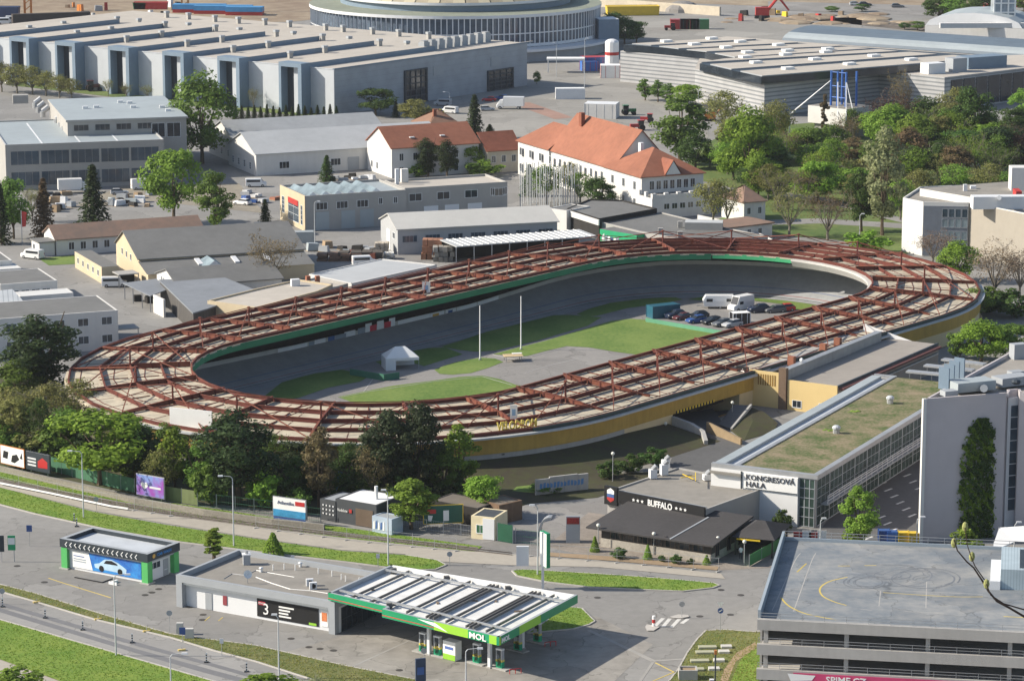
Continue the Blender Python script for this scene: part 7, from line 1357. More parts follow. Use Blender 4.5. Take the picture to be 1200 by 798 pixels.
def loft(mb, secs, m):     # secs: (x, half width, z bottom, z top, half width at top)
    rings = [[Vector((x, -w, zb)), Vector((x, -w, zb + (zt - zb) * .55)), Vector((x, -wt, zt)), Vector((x, wt, zt)), Vector((x, w, zb + (zt - zb) * .55)), Vector((x, w, zb))] for x, w, zb, zt, wt in secs]
    for a, b in zip(rings[:-1], rings[1:]):
        for i in range(6): j = (i + 1) % 6; mb.poly([a[i], b[i], b[j], a[j]], m)
    mb.poly(rings[0], m); mb.poly(rings[-1][::-1], m)
VP = {}
def vehicle(kind, col):
    k = (kind, col)
    if k in VP: return VP[k]
    m = PNT[col]; t = thing('parked_car' if kind in ('car', 'suv') else kind, 'x', 'car' if kind in ('car', 'suv') else 'van')
    if kind in ('car', 'suv'):
        e = .22 if kind == 'suv' else 0
        kid('body', t, lambda mb: (loft(mb, [(-2.15, .72, .4, .85 + e, .68), (-2.0, .84, .26, .98 + e, .76), (-1.2, .88, .22, .98 + e, .78), (.7, .88, .22, .96 + e, .78), (1.55, .86, .24, .86 + e, .74), (2.05, .78, .28, .72 + e, .66), (2.18, .66, .36, .6 + e, .58)], m), mb.hexa([Vector((a, b, 1.38 + e)) for a, b in ((-1.5, -.58), (.15, -.58), (.15, .58), (-1.5, .58))], [Vector((a, b, 1.45 + e)) for a, b in ((-1.4, -.54), (.05, -.54), (.05, .54), (-1.4, .54))], m)))
        kid('window', t, lambda mb: mb.hexa([Vector((a, b, .95 + e)) for a, b in ((-2.0, -.75), (.85, -.75), (.85, .75), (-2.0, .75))], [Vector((a, b, 1.38 + e)) for a, b in ((-1.52, -.59), (.17, -.59), (.17, .59), (-1.52, .59))], M_cgl))
        wheels(t, (-1.3, 1.35), .78, .31)
        for s_ in (1, -1): kid('headlight', t, lambda mb: mb.box((2.0, s_ * .6, .58 + e), (.22, .3, .14), M_hl)); kid('tail_light', t, lambda mb: mb.box((-2.08, s_ * .64, .7 + e), (.12, .2, .2), M_tl))
    elif kind in ('van', 'camper_van'):
        h = 2.0 if kind == 'van' else 2.6
        kid('body', t, lambda mb: loft(mb, [(-2.5, .9, .35, h - .1, .82), (-2.4, .95, .3, h, .86), (1.2, .95, .3, h, .84), (1.75, .94, .3, 1.25, .82), (2.4, .9, .3, 1.05, .76), (2.55, .8, .36, .8, .7)], m))
        kid('windscreen', t, lambda mb: mb.poly([(1.79, -.76, 1.28), (1.79, .76, 1.28), (1.27, .74, h - .08), (1.27, -.74, h - .08)], M_cgl))
        for s_ in (1, -1):
            kid('side_window', t, lambda mb: mb.box((.75 if kind != 'van' else -.6, s_ * .93, 1.25), (.9 if kind != 'van' else 3.2, .05, .5), M_cgl)); kid('headlight', t, lambda mb: mb.box((2.42, s_ * .62, .8), (.2, .3, .2), M_hl)); kid('tail_light', t, lambda mb: mb.box((-2.5, s_ * .8, .9), (.06, .14, .4), M_tl))
        wheels(t, (-1.55, 1.55), .85, .34)
    elif kind == 'box_truck':
        kid('cargo_box', t, lambda mb: mb.box((-1.2, 0, .9), (5.6, 2.4, 2.5), m)); kid('cab', t, lambda mb: loft(mb, [(1.7, 1.1, .5, 2.6, 1.0), (2.6, 1.1, .5, 2.5, .98), (3.3, 1.08, .5, 1.5, .95), (3.5, 1.0, .5, 1.2, .9)], m)); kid('windscreen', t, lambda mb: mb.poly([(3.34, -.9, 1.5), (3.34, .9, 1.5), (2.68, .92, 2.4), (2.68, -.92, 2.4)], M_cgl)); wheels(t, (-2.6, 2.5), 1.0, .45, .28)
    elif kind == 'caravan':
        kid('body', t, lambda mb: mb.hexa([Vector((a, b, .5)) for a, b in ((-3.0, -1.12), (2.7, -1.12), (2.7, 1.12), (-3.0, 1.12))], [Vector((a, b, 1.6)) for a, b in ((-3.3, -1.15), (3.0, -1.15), (3.0, 1.15), (-3.3, 1.15))], m, m) and mb.hexa([Vector((a, b, 1.6)) for a, b in ((-3.3, -1.15), (3.0, -1.15), (3.0, 1.15), (-3.3, 1.15))], [Vector((a, b, 2.6)) for a, b in ((-2.7, -1.0), (2.7, -1.0), (2.7, 1.0), (-2.7, 1.0))], m))
        for x in (-2.0, 1.9): kid('side_window', t, lambda mb: mb.box((x, -1.13, 1.45), (1.2, .08, .6), M_cgl))
        kid('drawbar', t, lambda mb: mb.bar((-4.5, 0, .55), (-2.9, 0, .55), .3, .12, M_gal)); wheels(t, (.1,), 1.0, .33)
    elif kind == 'tractor':
        kid('body', t, lambda mb: (mb.box((1.1, 0, .9), (2.4, .8, .9), m), mb.box((-.6, 0, .8), (1.5, 1.0, .7), m))); kid('cab', t, lambda mb: (mb.box((-.7, 0, 1.5), (1.5, 1.4, 1.2), M_cgl), mb.box((-.7, 0, 2.7), (1.7, 1.5, .16), m)))
        for x, r_, w_ in ((-.9, .85, .5), (1.6, .55, .35)):
            for s_ in (1, -1): kid('wheel', t, lambda mb: mb.cyl((x, s_ * .95 - w_ / 2, r_), (x, s_ * .95 + w_ / 2, r_), r_, M_tyre, n=14))
    VP[k] = t; return t
def park(kind, col, px, py, deg, label, group=None, z=0.0, sc=1.0, name=None, cat=None):
    o = place(vehicle(kind, col), W(px, py, z), rad(deg), label, group, sc)
    if name: o.name = name
    o['category'] = cat or {'car': 'car', 'suv': 'car', 'van': 'van', 'camper_van': 'van', 'box_truck': 'truck', 'caravan': 'caravan', 'tractor': 'tractor'}[kind]; return o
G = 'cars parked on the infield'
park('caravan', 'white', 843, 361, 0, 'white caravan parked on the velodrome infield', z=ZI); park('camper_van', 'white', 868, 363.5, 222, 'white high roofed van beside the caravan on the infield', z=ZI, sc=1.12)
park('suv', 'navy', 791, 373, 215, 'dark blue SUV beside the teal container on the infield', G, ZI); park('car', 'maroon', 799, 374.5, 218, 'maroon car squeezed between SUV and blue car on the infield', G, ZI, .9); park('car', 'black', 818, 373, 205, 'black car right behind the bright blue car on the infield', G, ZI); park('car', 'blue', 816, 378, 212, 'bright blue car at the green infield barrier', G, ZI); park('car', 'black', 834, 379.5, 215, 'black car next to the bright blue one along the green barrier', G, ZI); park('car', 'grey', 846, 382, 218, 'dark grey car near the black box trailer at the barrier', G, ZI); park('car', 'silver', 858, 383, 218, 'silver car half hidden in front of the black box trailer', G, ZI)
park('suv', 'navy', 889, 366, 200, 'dark blue estate car right of the white high roofed van', G, ZI); park('car', 'grey', 908, 366, 200, 'grey car farthest right on the infield beside the red one', G, ZI); park('car', 'red', 919, 364.5, 200, 'red car peeping over the near roof rim on the infield', G, ZI)
def boxthing(name, lab, cat, px, py, L_, W_, H_, m, mt, rz, z=0.0, ribs=6, rm=None):
    q = W(px, py, z); t = thing(name, lab, cat, q, None, rz)
    o = kid('body', t, lambda mb: mb.box(q, (L_, W_, H_), m, 0, mt)); kid('rib', t, lambda mb: [mb.box(q + Vector((L_ * ((k + .5) / ribs - .5), s_ * W_ / 2, .1)), (.12, .08, H_ - .2), rm or m) for k in range(ribs) for s_ in (1, -1)]); kids('corner_post', t, lambda mb: mb.box((0, 0, 0), (.16, .16, H_ + .04), rm or m), [q + Vector((a * L_ / 2, b * W_ / 2, 0)) for a in (1, -1) for b in (1, -1)]); return t
boxthing('site_container', 'teal shipping container on the infield beside the row of cars', 'container', 777, 371, 6, 2.4, 2.4, PNT['teal'], PNT['teal'], rad(28), ZI)
boxthing('box_trailer', 'black box trailer with a white roof among the infield cars', 'trailer', 867, 379, 3.4, 2.2, 2.2, PNT['black'], M_wht, rad(14), ZI, 3, M_wpan)
t = thing('infield_barrier', 'long low pale green barrier in front of the infield cars', 'barrier', W(800, 379, ZI)); kid('board', t, lambda mb: strip(mb, [(757, 372.5), (848, 388)], .25, ZI, ZI + .8, mat('pale_green_board', (.12, .32, .20), .6, .15)))
t = thing('green_net_fence', 'pale green L shaped net barrier by the white tent', 'barrier', W(445, 437, ZI)); kid('net', t, lambda mb: strip(mb, [(410, 432), (450, 438.5), (468, 436)], .06, ZI, ZI + 1.2, mat('green_net', (.05, .17, .11), .8, .2)))
t = thing('white_tent', 'white pop up tent on the infield near the left bend', 'tent', W(469, 432, ZI)); q = W(469, 431, ZI); ca, sa = math.cos(.25), math.sin(.25)
def tp(x, y, z): return q + Vector((x * ca - y * sa, x * sa + y * ca, z))
kid('canopy', t, lambda mb: [mb.poly(p, M_wht) for p in ([tp(-3, -2, 2.2), tp(3, -2, 2.2), tp(.9, 0, 3.9), tp(-.9, 0, 3.9)], [tp(3, 2, 2.2), tp(-3, 2, 2.2), tp(-.9, 0, 3.9), tp(.9, 0, 3.9)], [tp(-3, 2, 2.2), tp(-3, -2, 2.2), tp(-.9, 0, 3.9)], [tp(3, -2, 2.2), tp(3, 2, 2.2), tp(.9, 0, 3.9)])]); kid('side_wall', t, lambda mb: ([mb.poly([tp(-3, -2, 0), tp(-3, 2, 0), tp(-3, 2, 2.2), tp(-3, -2, 2.2)], M_wht), mb.poly([tp(3, 2, 0), tp(-3, 2, 0), tp(-3, 2, 2.2), tp(3, 2, 2.2)], M_wht), mb.poly([tp(-3, -2, 0), tp(-1.2, -2, 0), tp(-1.2, -2, 2.2), tp(-3, -2, 2.2)], M_wht), mb.poly([tp(-1.2, -2, 1.7), tp(3, -2, 1.7), tp(3, -2, 2.2), tp(-1.2, -2, 2.2)], M_wht)])); kid('leg', t, lambda mb: mb.box(tp(2.95, -1.95, 0), (.08, .08, 2.2), M_gal))
for px, py, lab in ((562.5, 422, 'tall white pole on the infield lawn, nearer the white tent'), (610.5, 410, 'tall white pole on the infield lawn beside the table')):
    q = W(px, py, ZI); t = thing('flag_pole', lab, 'pole', q, 'infield poles'); kid('shaft', t, lambda mb: mb.tube([q, q + Vector((0, 0, 9.8))], [.13, .08], M_wht, 8)); kid('base', t, lambda mb: mb.cyl(q, q + Vector((0, 0, .3)), .25, M_gal)); kid('cap', t, lambda mb: mb.sph(q + Vector((0, 0, 9.85)), .12, M_wht, 6))
q = W(601, 423, ZI); t = thing('work_table', 'big pale wooden trestle table on the infield tarmac', 'table', q, None, .2); kid('top', t, lambda mb: mb.box(q + Vector((0, 0, 1.0)), (3.4, 2.4, .1), mat('pale_wood', (.55, .42, .24), .7, .15))); kid('white_board', t, lambda mb: mb.box(q + Vector((1.0, 1.2, 1.1)), (1.8, .8, .06), M_wht)); [kid('leg', t, lambda mb: mb.box(q + Vector((a, b, 0)), (.1, .1, 1.0), M_gal)) for a in (-1.4, 1.4) for b in (-.9, .9)]
# yards and square
park('van', 'white', 134, 336, 8, 'white minibus before the beige workshop'); park('van', 'white', 38, 303, 150, 'white van parked by the lawn of the long barrack'); park('box_truck', 'white', 88, 226, 15, 'white box truck before the office block'); park('camper_van', 'white', 166, 222, 20, 'white high van under the office windows'); park('van', 'white', 531, 271, 190, 'white van at the garage door of the beige workshop'); park('van', 'white', 427, 311, 12, 'white van showing behind the velodrome roof'); park('van', 'white', 300, 219, 5, 'white van before the long white shed'); park('car', 'navy', 306, 268, 30, 'dark car at the edge of the gravel yard')
park('box_truck', 'white', 597, 128, 172, 'white lorry on the square left of the orange roofs', sc=1.05); park('van', 'white', 527, 133, 150, 'white van behind the hedge shrub of the square'); park('car', 'yellow', 512, 134, 140, 'yellow car next to the white van at the square'); park('car', 'silver', 571, 130, 10, 'silver car right of the tall dark spruce'); park('van', 'silver', 519, 124, 165, 'silver van by the hall gate'); park('car', 'red', 573, 119, 175, 'red car in the shade by the hall side'); park('car', 'blue', 588, 117, 175, 'blue car in the shade by the hall corner gate')
park('tractor', 'maroon', 109, 107, 20, 'dark red tractor before the third hall portal', sc=1.15); park('tractor', 'red', 748, 153, 190, 'red tractor with attachments on the square'); park('tractor', 'green', 736, 135, 10, 'dark green tractor by the white stage'); park('tractor', 'red', 759, 144, 170, 'red and white tractor right of the dark green one', sc=.9); park('tractor', 'red', 786, 36, 180, 'red tractor pulling the far trailers')
for i, (x, c_, l) in enumerate(((797, 'red', 'red'), (808, 'grey', 'grey'), (819, 'green', 'green'))): boxthing('farm_trailer', '%s trailer in the row behind the far red tractor' % l, 'trailer', x, 34.5, 7, 3, 3.6, PNT[c_], PNT[c_], 0, 0, 3)
for i, (x, y, c_, l) in enumerate(((1003, 7, 'silver', 'silver car on the far road at the top, left of three'), (1014, 7.5, 'black', 'black car on the far road at the top, middle of three'), (1052, 9.5, 'grey', 'grey car on the far road at the top, right of three'))): park('car', c_, x, y, 0, l, sc=1.2)
for i, (x, y, l) in enumerate(((6, 29, 'first'), (17, 27, 'second'), (28, 27, 'third'), (40, 25, 'fourth'), (52, 25, 'fifth'))): park('van', 'white' if i != 3 else 'silver', x, y, 10, '%s van from the left in the row behind the big hall' % l, 'vans behind the big hall', sc=1.25)
for i, (x, y, c_, dg, l) in enumerate(((8, 232, 'black', 0, 'black car at the left edge before the office'), (62, 232, 'grey', 10, 'grey car between the conifers of the yard'), (140, 228, 'silver', 10, 'silver car left of the high van at the office'), (186, 224, 'blue', 12, 'blue car at the right end of the office'), (284, 240, 'white', 150, 'white car on the gravel left of the garage'), (14, 100, 'grey', 160, 'grey car beneath the olive trees at left'), (200, 236, 'maroon', 20, 'maroon car behind the yellow green tree'))): park('car', c_, x, y, dg, l)
boxthing('grey_container', 'grey store container beside the beige garage', 'container', 354, 284, 5, 2.4, 2.4, M_bluegr, M_bluegr, .1); boxthing('white_container', 'white site container in the middle of the square', 'container', 668, 116, 8.5, 3, 3.2, M_wpan, M_wht, .05); boxthing('blue_bin', 'blue waste bin under the hotel tower, left of two', 'bin', 1036, 633, 1.5, 1.2, 1.5, PNT['blue'], PNT['blue'], 0, 0, 3); boxthing('blue_bin', 'blue waste bin under the hotel tower beside the yellow ones', 'bin', 1045, 633.5, 1.3, 1.2, 1.4, paint('mid_blue', (.05, .16, .5)), PNT['blue'], 0, 0, 3); boxthing('yellow_bin', 'yellow waste bin next to the blue bins', 'bin', 1059, 634.5, 1.4, 1.2, 1.4, M_yel, M_yel, 0, 0, 3); boxthing('yellow_bin', 'yellow waste bin nearest the hotel tower corner', 'bin', 1070, 635, 1.2, 1.2, 1.4, M_yel, M_yel, 0, 0, 3)
boxthing('display_stack', 'blue and red covered machines on the square by the arena', 'stack', 700, 81, 10, 5, 4, PNT['blue'], PNT['red'], .2, 0, 4, PNT['red']); boxthing('display_stack', 'blue covered machine left of the white silo on the square', 'stack', 690, 83, 5, 4, 3, paint('mid_blue2', (.05, .16, .5)), PNT['blue'], .2, 0, 3, PNT['red']); boxthing('white_stage', 'white two level stage on the square among the tractors', 'stage', 705, 138, 9, 6, 4.2, M_whitew, M_wpan, -.2, 0, 4); boxthing('white_booth', 'white booth with a red base near the striped pavilion', 'booth', 715, 91, 6, 5, 4, M_wht, M_wht, 0, 0, 2, M_redp)
q = W(717, 83); t = thing('white_silo', 'white silo with a red band near the striped pavilion', 'silo', q); kid('shell', t, lambda mb: mb.cyl(q, q + Vector((0, 0, 9)), 2.2, M_wht, n=14)); kid('band', t, lambda mb: mb.cyl(q + Vector((0, 0, 5)), q + Vector((0, 0, 6)), 2.25, M_redp, n=14)); kid('cap', t, lambda mb: mb.sph(q + Vector((0, 0, 9)), 2.2, M_wpan, 10, .5, True))
q = W(663, 85); t = thing('white_gazebo', 'white flat roofed stand frame before the round arena', 'stand', q); kid('roof', t, lambda mb: mb.box(q + Vector((0, 0, 4)), (12, 5, .6), M_wht)); kids('post', t, lambda mb: mb.box((0, 0, 0), (.3, .3, 4), M_wht), [q + Vector((x, y, 0)) for x in (-5.6, 5.6) for y in (-2, 2)])
q = W(832, 142); t = thing('orange_digger', 'small orange digger under the olive tree by the pavilion', 'digger', q); kid('body', t, lambda mb: mb.box(q + Vector((0, 0, .7)), (3, 2, 1.8), PNT['orange'])); kid('cab', t, lambda mb: mb.box(q + Vector((.4, 0, 2.5)), (1.4, 1.4, .9), M_cgl)); kid('track', t, lambda mb: [mb.box(q + Vector((0, s_ * .9, 0)), (3.2, .5, .7), M_tyre) for s_ in (1, -1)]); kid('arm', t, lambda mb: mb.tube([q + Vector((1.4, 0, 1.8)), q + Vector((3.2, 0, 3.6)), q + Vector((4.4, 0, 1.0))], [.22, .18, .12], PNT['orange']))
SR = random.Random(12)
def clutter(n, x0, x1, y0, y1, lab, grp, cols, hs=(.5, 1.8)):
    for i in range(n):
        q = W(SR.uniform(x0, x1), SR.uniform(y0, y1)); t = thing('stored_goods', lab, 'goods', q, grp, SR.uniform(0, 3))
        c_ = cols[i % len(cols)]; a, b, h = SR.uniform(1.2, 3.2), SR.uniform(.8, 1.8), SR.uniform(*hs)
        kid('load', t, lambda mb: mb.hexa([q + Vector(v) for v in ((-a / 2, -b / 2, .15), (a / 2, -b / 2, .15), (a / 2, b / 2, .15), (-a / 2, b / 2, .15))], [q + Vector(v) for v in ((-a * .42, -b * .46, h), (a * .47, -b * .4, h * .86), (a * .44, b * .45, h * .92), (-a * .46, b * .42, h))], c_)); kid('pallet', t, lambda mb: mb.box(q, (a * 1.05, b * 1.05, .14), M_dirt))
clutter(16, 62, 84, 228, 250, 'pallet load in the jumble of goods left of the dark spruce', 'goods left of the dark spruce', [M_gpan, M_dark, M_dirt, M_wpan]); clutter(16, 124, 178, 229, 243, 'pallet load in the jumble of goods below the office windows', 'goods below the office windows', [M_gpan, M_bluegr, M_dark, M_wpan, M_dirt])
clutter(10, 276, 330, 226, 240, 'low covered stall in the row left of the beige garage', 'covered stalls left of the beige garage', [M_whitew, PNT['silver'], PNT['blue'], M_tile], (.6, 1.1)); clutter(14, 366, 440, 288, 312, 'rusty bundle in the scrap yard before the beige garage', 'rusty bundles of the scrap yard', [M_rust, M_dark, M_dirt, M_gpan, M_bluegr]); clutter(10, 380, 470, 206, 215, 'crate along the front of the long white shed', 'crates along the long white shed', [M_gpan, M_dark, M_wpan])
clutter(12, 850, 1000, 16, 27, 'dark heap of rubble beams on the far building site', 'rubble beams of the building site', [M_dark, M_earth, M_ylw, M_redp], (1, 3)); clutter(14, 60, 215, 9, 20, 'load of material on the far site behind the big hall', 'material behind the big hall', [M_gpan, M_dark, M_wpan, PNT['orange'], M_redp, M_earth], (1, 3.2))
# building site machines
def crane(px, py, lab, hh=30): q = W(px, py); t = thing('orange_mast', lab, 'mast', q); kid('mast', t, lambda mb: ([mb.box(q + Vector((a, b, 0)), (.4, .4, hh), PNT['orange']) for a in (-1.2, 1.2) for b in (-1.2, 1.2)], [mb.bar(q + Vector((-1.2, -1.2 , 2 + 2.4 * k)), q + Vector((1.2, -1.2, 4 + 2.4 * k)), .3, .3, PNT['orange'], up=(0, 1, 0)) for k in range(int(hh / 2.6))]))
crane(33, 19, 'orange lattice crane mast at the far left of the building site'); crane(217, 14, 'orange lattice crane mast beyond the middle of the big hall')
for x, y, lab in ((893, 22, 'red excavator on the brown earth at the far building site'), (1160, 18, 'small red digger near the far trees')):
    q = W(x, y); t = thing('excavator', lab, 'excavator', q); kid('body', t, lambda mb: mb.box(q + Vector((0, 0, 1.2)), (5, 3, 3), M_redp)); kid('track', t, lambda mb: mb.box(q, (5.5, 3.4, 1.2), M_tyre)); kid('arm', t, lambda mb: mb.tube([q + Vector((2, 0, 3)), q + Vector((6, 0, 8)), q + Vector((10, 0, 3))], [.6, .5, .35], M_redp))
mb = MB()
for i in range(26):
    p = W(TR.uniform(850, 1080), TR.uniform(17, 29)); mb.sph(p, TR.uniform(2, 7), M_earth, 8, .16, True)
o = mb.build('earth_heap'); o['kind'] = 'structure'
kid('gravel_heap', None, lambda mb: mb.sph(W(800, 14), 7, mat('grey_gravel', (.22, .21, .2), .95, .3), 10, .6, True)); tag(COL.objects[-1], 'grey gravel cone by the pale site wall', 'heap')
# lamps
def lamp(px, base, top, arm, lab, w=1.4, z=0.0, group='street lamps'):
    q = W(px, base, z); h = (H - z) * (base - top) / (base - YH); t = thing('street_lamp', lab, 'street lamp', q, group)
    kid('pole', t, lambda mb: mb.tube([q, q + Vector((0, 0, h * .5)), q + Vector((0, 0, h - .3)), q + Vector((arm * .25, 0, h))], [.11, .085, .06, .055], M_pole, 8)); kid('arm', t, lambda mb: mb.tube([q + Vector((arm * .25, 0, h)), q + Vector((arm * w, 0, h + .12))], [.05, .04], M_pole, 6)); kid('lamp_head', t, lambda mb: mb.hexa([q + Vector((arm * w + a, b, h + .02)) for a, b in ((-.1, -.14), (.6 * abs(arm), -.14), (.6 * abs(arm), .14), (-.1, .14))] if arm > 0 else [q + Vector((arm * w + a, b, h + .02)) for a, b in ((-.6, -.14), (.1, -.14), (.1, .14), (-.6, .14))], [q + Vector((arm * w + a, b, h + .2)) for a, b in (((-.1, -.1), (.55, -.1), (.55, .1), (-.1, .1)) if arm > 0 else ((-.55, -.1), (.1, -.1), (.1, .1), (-.55, .1)))], M_wpan)); return t
lamp(98, 607, 525, -1, 'street lamp between the bright green tree and the purple billboard'); lamp(274, 640, 554, -1, 'street lamp behind the gap between car wash and shop'); lamp(136, 768, 668, 1, 'street lamp on the near lawn below the car wash'); lamp(201, 832, 762, 1, 'curved street lamp at the bottom edge, its foot out of view'); lamp(455, 662, 570, -1, 'tall street lamp beside the graffiti box', .3); lamp(630, 674, 588, -1, 'street lamp beside the tall station price sign', .5); lamp(546, 812, 757, 1, 'street lamp before the canopy front at the bottom edge'); lamp(327, 795, 716, -1, 'thin street lamp standing in the verge before the shop', .2); lamp(369, 286, 235, 1, 'street lamp before the beige garage', .7)
lamp(527, 126, 108, -1, 'far street lamp by the side of the big hall'); lamp(685, 108, 44, 1, 'very tall lamp mast on the square before the arena', .6); lamp(652, 90, 50, -1, 'tall lamp mast left of the very tall one', .6); lamp(961, 642, 606, 1, 'lamp behind the left part of the garage deck', .2); lamp(1074, 645, 604, 1, 'lamp at the corner of the hotel tower', .5); lamp(1188, 655, 610, 1, 'lamp beside the white shade sail', .3); lamp(1007, 285, 250, 1, 'park lamp left of the silvery poplar', .4); lamp(818, 135, 105, 1, 'lamp in front of the striped pavilion wall', .4)
def globe(px, base, top, lab):
    q = W(px, base); h = H * (base - top) / (base - YH); t = thing('globe_lamp', lab, 'lamp', q, 'globe lamps'); kid('pole', t, lambda mb: mb.cyl(q, q + Vector((0, 0, h - .3)), .06, M_gal)); kid('globe', t, lambda mb: mb.sph(q + Vector((0, 0, h - .2)), .27, mat('opal_globe', (.7, .7, .62), .3, .03), 10)); kid('collar', t, lambda mb: mb.cyl(q + Vector((0, 0, h - .5)), q + Vector((0, 0, h - .38)), .14, M_anth))
for a in ((701, 642, 612, 'globe lamp at the left end of the restaurant wing'), (766, 650, 622, 'globe lamp at the middle of the restaurant wing'), (841, 655, 627, 'globe lamp at the right corner of the restaurant wing'), (872, 662, 631, 'yellowish globe lamp by the entrance porch of the restaurant'), (718, 564, 528, 'globe lamp on the shaded bank by the graffiti panel wall'), (780, 508, 494, 'globe lamp in the shade at the underpass mouth'), (858, 494, 469, 'globe lamp at the top of the entrance ramp')): globe(*a)
# fences, walls and boards along the avenue
def fence(name, lab, pix, h, m, step=2.5, solid=True, pm=None):
    pts = [W(*p) for p in pix]; t = thing(name, lab, 'fence', (pts[0] + pts[-1]) / 2)
    def run(mb):
        for a, b in zip(pts[:-1], pts[1:]):
            u = Vector((0, 0, h))
            if solid: mb.bar(a + u, b + u, .06, h - .1, m)
            else:
                for z in (h, h * .55, .25): mb.bar(a + Vector((0, 0, z)), b + Vector((0, 0, z)), .03, .03, m)
                n = int((b - a).length / .35)
                for k in range(n): mb.box(a.lerp(b, k / n), (.02, .02, h), m)
    kid('panel', t, run)
    ps = []
    for a, b in zip(pts[:-1], pts[1:]):
        n = max(1, int((b - a).length / step)); ps += [a.lerp(b, k / n) for k in range(n)]
    kids('post', t, lambda mb: mb.box((0, 0, 0), (.1, .1, h + .1), pm or M_gal), ps + [pts[-1]]); return t
M_gw = mat('green_planks', (.055, .15, .085), .85, .25, 1.5, streak=1.0); M_gwo = mat('olive_planks', (.16, .19, .085), .85, .25, 1.5, streak=1.0); M_mesh = mat('green_mesh_wire', (.05, .16, .09), .6, .1)
fence('plank_fence', 'green plank fence under the big bright green tree', [(60, 552), (110, 566), (158, 578)], 2.2, M_gw); fence('plank_fence', 'olive green plank fence right of the purple billboard', [(194, 587), (232, 593)], 2.2, M_gwo); fence('mesh_fence', 'green mesh fence before the tall dark pine', [(232, 594), (320, 604)], 2.1, M_mesh, solid=False); fence('mesh_fence', 'thin mesh fence between the seaside billboard and kiosks', [(360, 610), (376, 612)], 2.0, M_mesh, solid=False); fence('mesh_fence', 'wire fence along the grass right of the green billboard', [(462, 614), (500, 622), (560, 630)], 1.6, M_gal, solid=False)
t = thing('stone_wall', 'low grey stone wall running under the billboards and plank fences', 'wall', W(160, 585)); kid('masonry', t, lambda mb: strip(mb, [(-60, 531), (0, 546), (60, 560), (160, 583.5), (240, 597), (320, 608), (380, 614)], .5, 0, .85, mat('stone_masonry', (.25, .23, .19), .95, .35, 3, bump=.5)))
fence('yard_gate', 'dark green metal gate beside the cream gatehouse', [(583, 634), (601, 637)], 2.6, mat('gate_green', (.02, .09, .05), .5), 1.5); fence('mesh_fence', 'green mesh fence panel right of the yard gate', [(604, 636), (634, 640)], 2.0, M_mesh, solid=False); fence('board_fence', 'green banner fence at the entrance right of the restaurant porch', [(878, 664), (920, 640)], 1.6, mat('banner_green', (.06, .22, .07), .6, .2), 3)
def barrier(lab, pix, n):
    pts = [W(*p) for p in pix]; t = thing('site_barrier', lab, 'barrier', (pts[0] + pts[-1]) / 2); kid('mesh_panel', t, lambda mb: [(mb.bar(a + Vector((0, 0, z)), b + Vector((0, 0, z)), .035, .035, M_gal)) for a, b in zip(pts[:-1], pts[1:]) for z in (1.9, 1.0, .15)]); tot = [pts[0].lerp(pts[1], k / n) if len(pts) == 2 else None for k in range(n + 1)]
    ps = [pts[min(int(k / n * (len(pts) - 1)), len(pts) - 2)].lerp(pts[min(int(k / n * (len(pts) - 1)), len(pts) - 2) + 1], (k / n * (len(pts) - 1)) % 1 if k < n else 1) for k in range(n + 1)]
    kids('post', t, lambda mb: mb.cyl((0, 0, 0), (0, 0, 2), .025, M_gal, n=5), ps); kids('foot', t, lambda mb: mb.box((0, 0, 0), (.75, .25, .14), M_conc, .6), ps)
barrier('temporary wire barrier along the pale path at the left', [(0, 566), (75, 583), (130, 594), (200, 605)], 10); barrier('temporary wire barrier along the pale path behind the shop', [(300, 619), (420, 635), (535, 646)], 9); barrier('temporary wire barrier before the restaurant shrubs', [(622, 652), (740, 661), (842, 670)], 7)
t = thing('low_white_kerb_rail', 'low white rail on feet along the tram track at the left', 'rail', W(90, 575)); kid('rail', t, lambda mb: strip(mb, [(0, 565), (60, 577), (130, 592), (150, 595)], .2, .25, .45, M_wht))
def board(lab, A, B, h, z0, frame, fn, name='billboard'):
    a, b = W(*A), W(*B); f = pfr(a, b, .25); t = thing(name, lab, 'billboard', f.ctr()); kid('panel', t, lambda mb: f.box(mb, 0, f.L, 0, .15, z0, z0 + h, frame)); kids('leg', t, lambda mb: mb.box((0, 0, 0), (.12, .12, z0 + h), M_gal), [f.p(u, .25) for u in (f.L * .15, f.L * .85)]); pr = kid('print', t, lambda mb: f.box(mb, .1, f.L - .1, -.03, -.001, z0 + .1, z0 + h - .1, M_wht)); fn(f, pr, z0, h); return t
def blob(f, pr, m, us): 
    for pts in us: kid('motif', pr, lambda mb: mb.poly([f.p(u * f.L, -.05, z) for u, z in pts], m))
board('white billboard with a black scribbled drawing and orange edge at the left', (1, 547), (29, 553.5), 2.9, .6, PNT['orange'], lambda f, p, z, h: blob(f, p, M_blk, [[(.1, 1.6), (.3, 1.5), (.35, 2.6), (.15, 2.7)], [(.45, 1.2), (.6, 1.1), (.8, 1.8), (.7, 2.5), (.5, 2.2)], [(.82, 2.0), (.93, 1.9), (.9, 2.9)]]))
board('dark billboard with red motif next to the white scribbled one', (31, 554), (59, 560), 2.9, .6, M_anth, lambda f, p, z, h: (kid('ground', p, lambda mb: f.box(mb, .1, f.L - .1, -.045, -.031, z + .1, z + h - .1, M_anth)), blob(f, p, PNT['red'], [[(.5, 1.2), (.9, 1.3), (.9, 2.3), (.7, 2.8), (.5, 2.2)]]), [panel(p, f, 'front', f.L * .08, 1.3 + .5 * k, f.L * .35, .25, M_wpan, 'text_line', .07) for k in range(3)]))
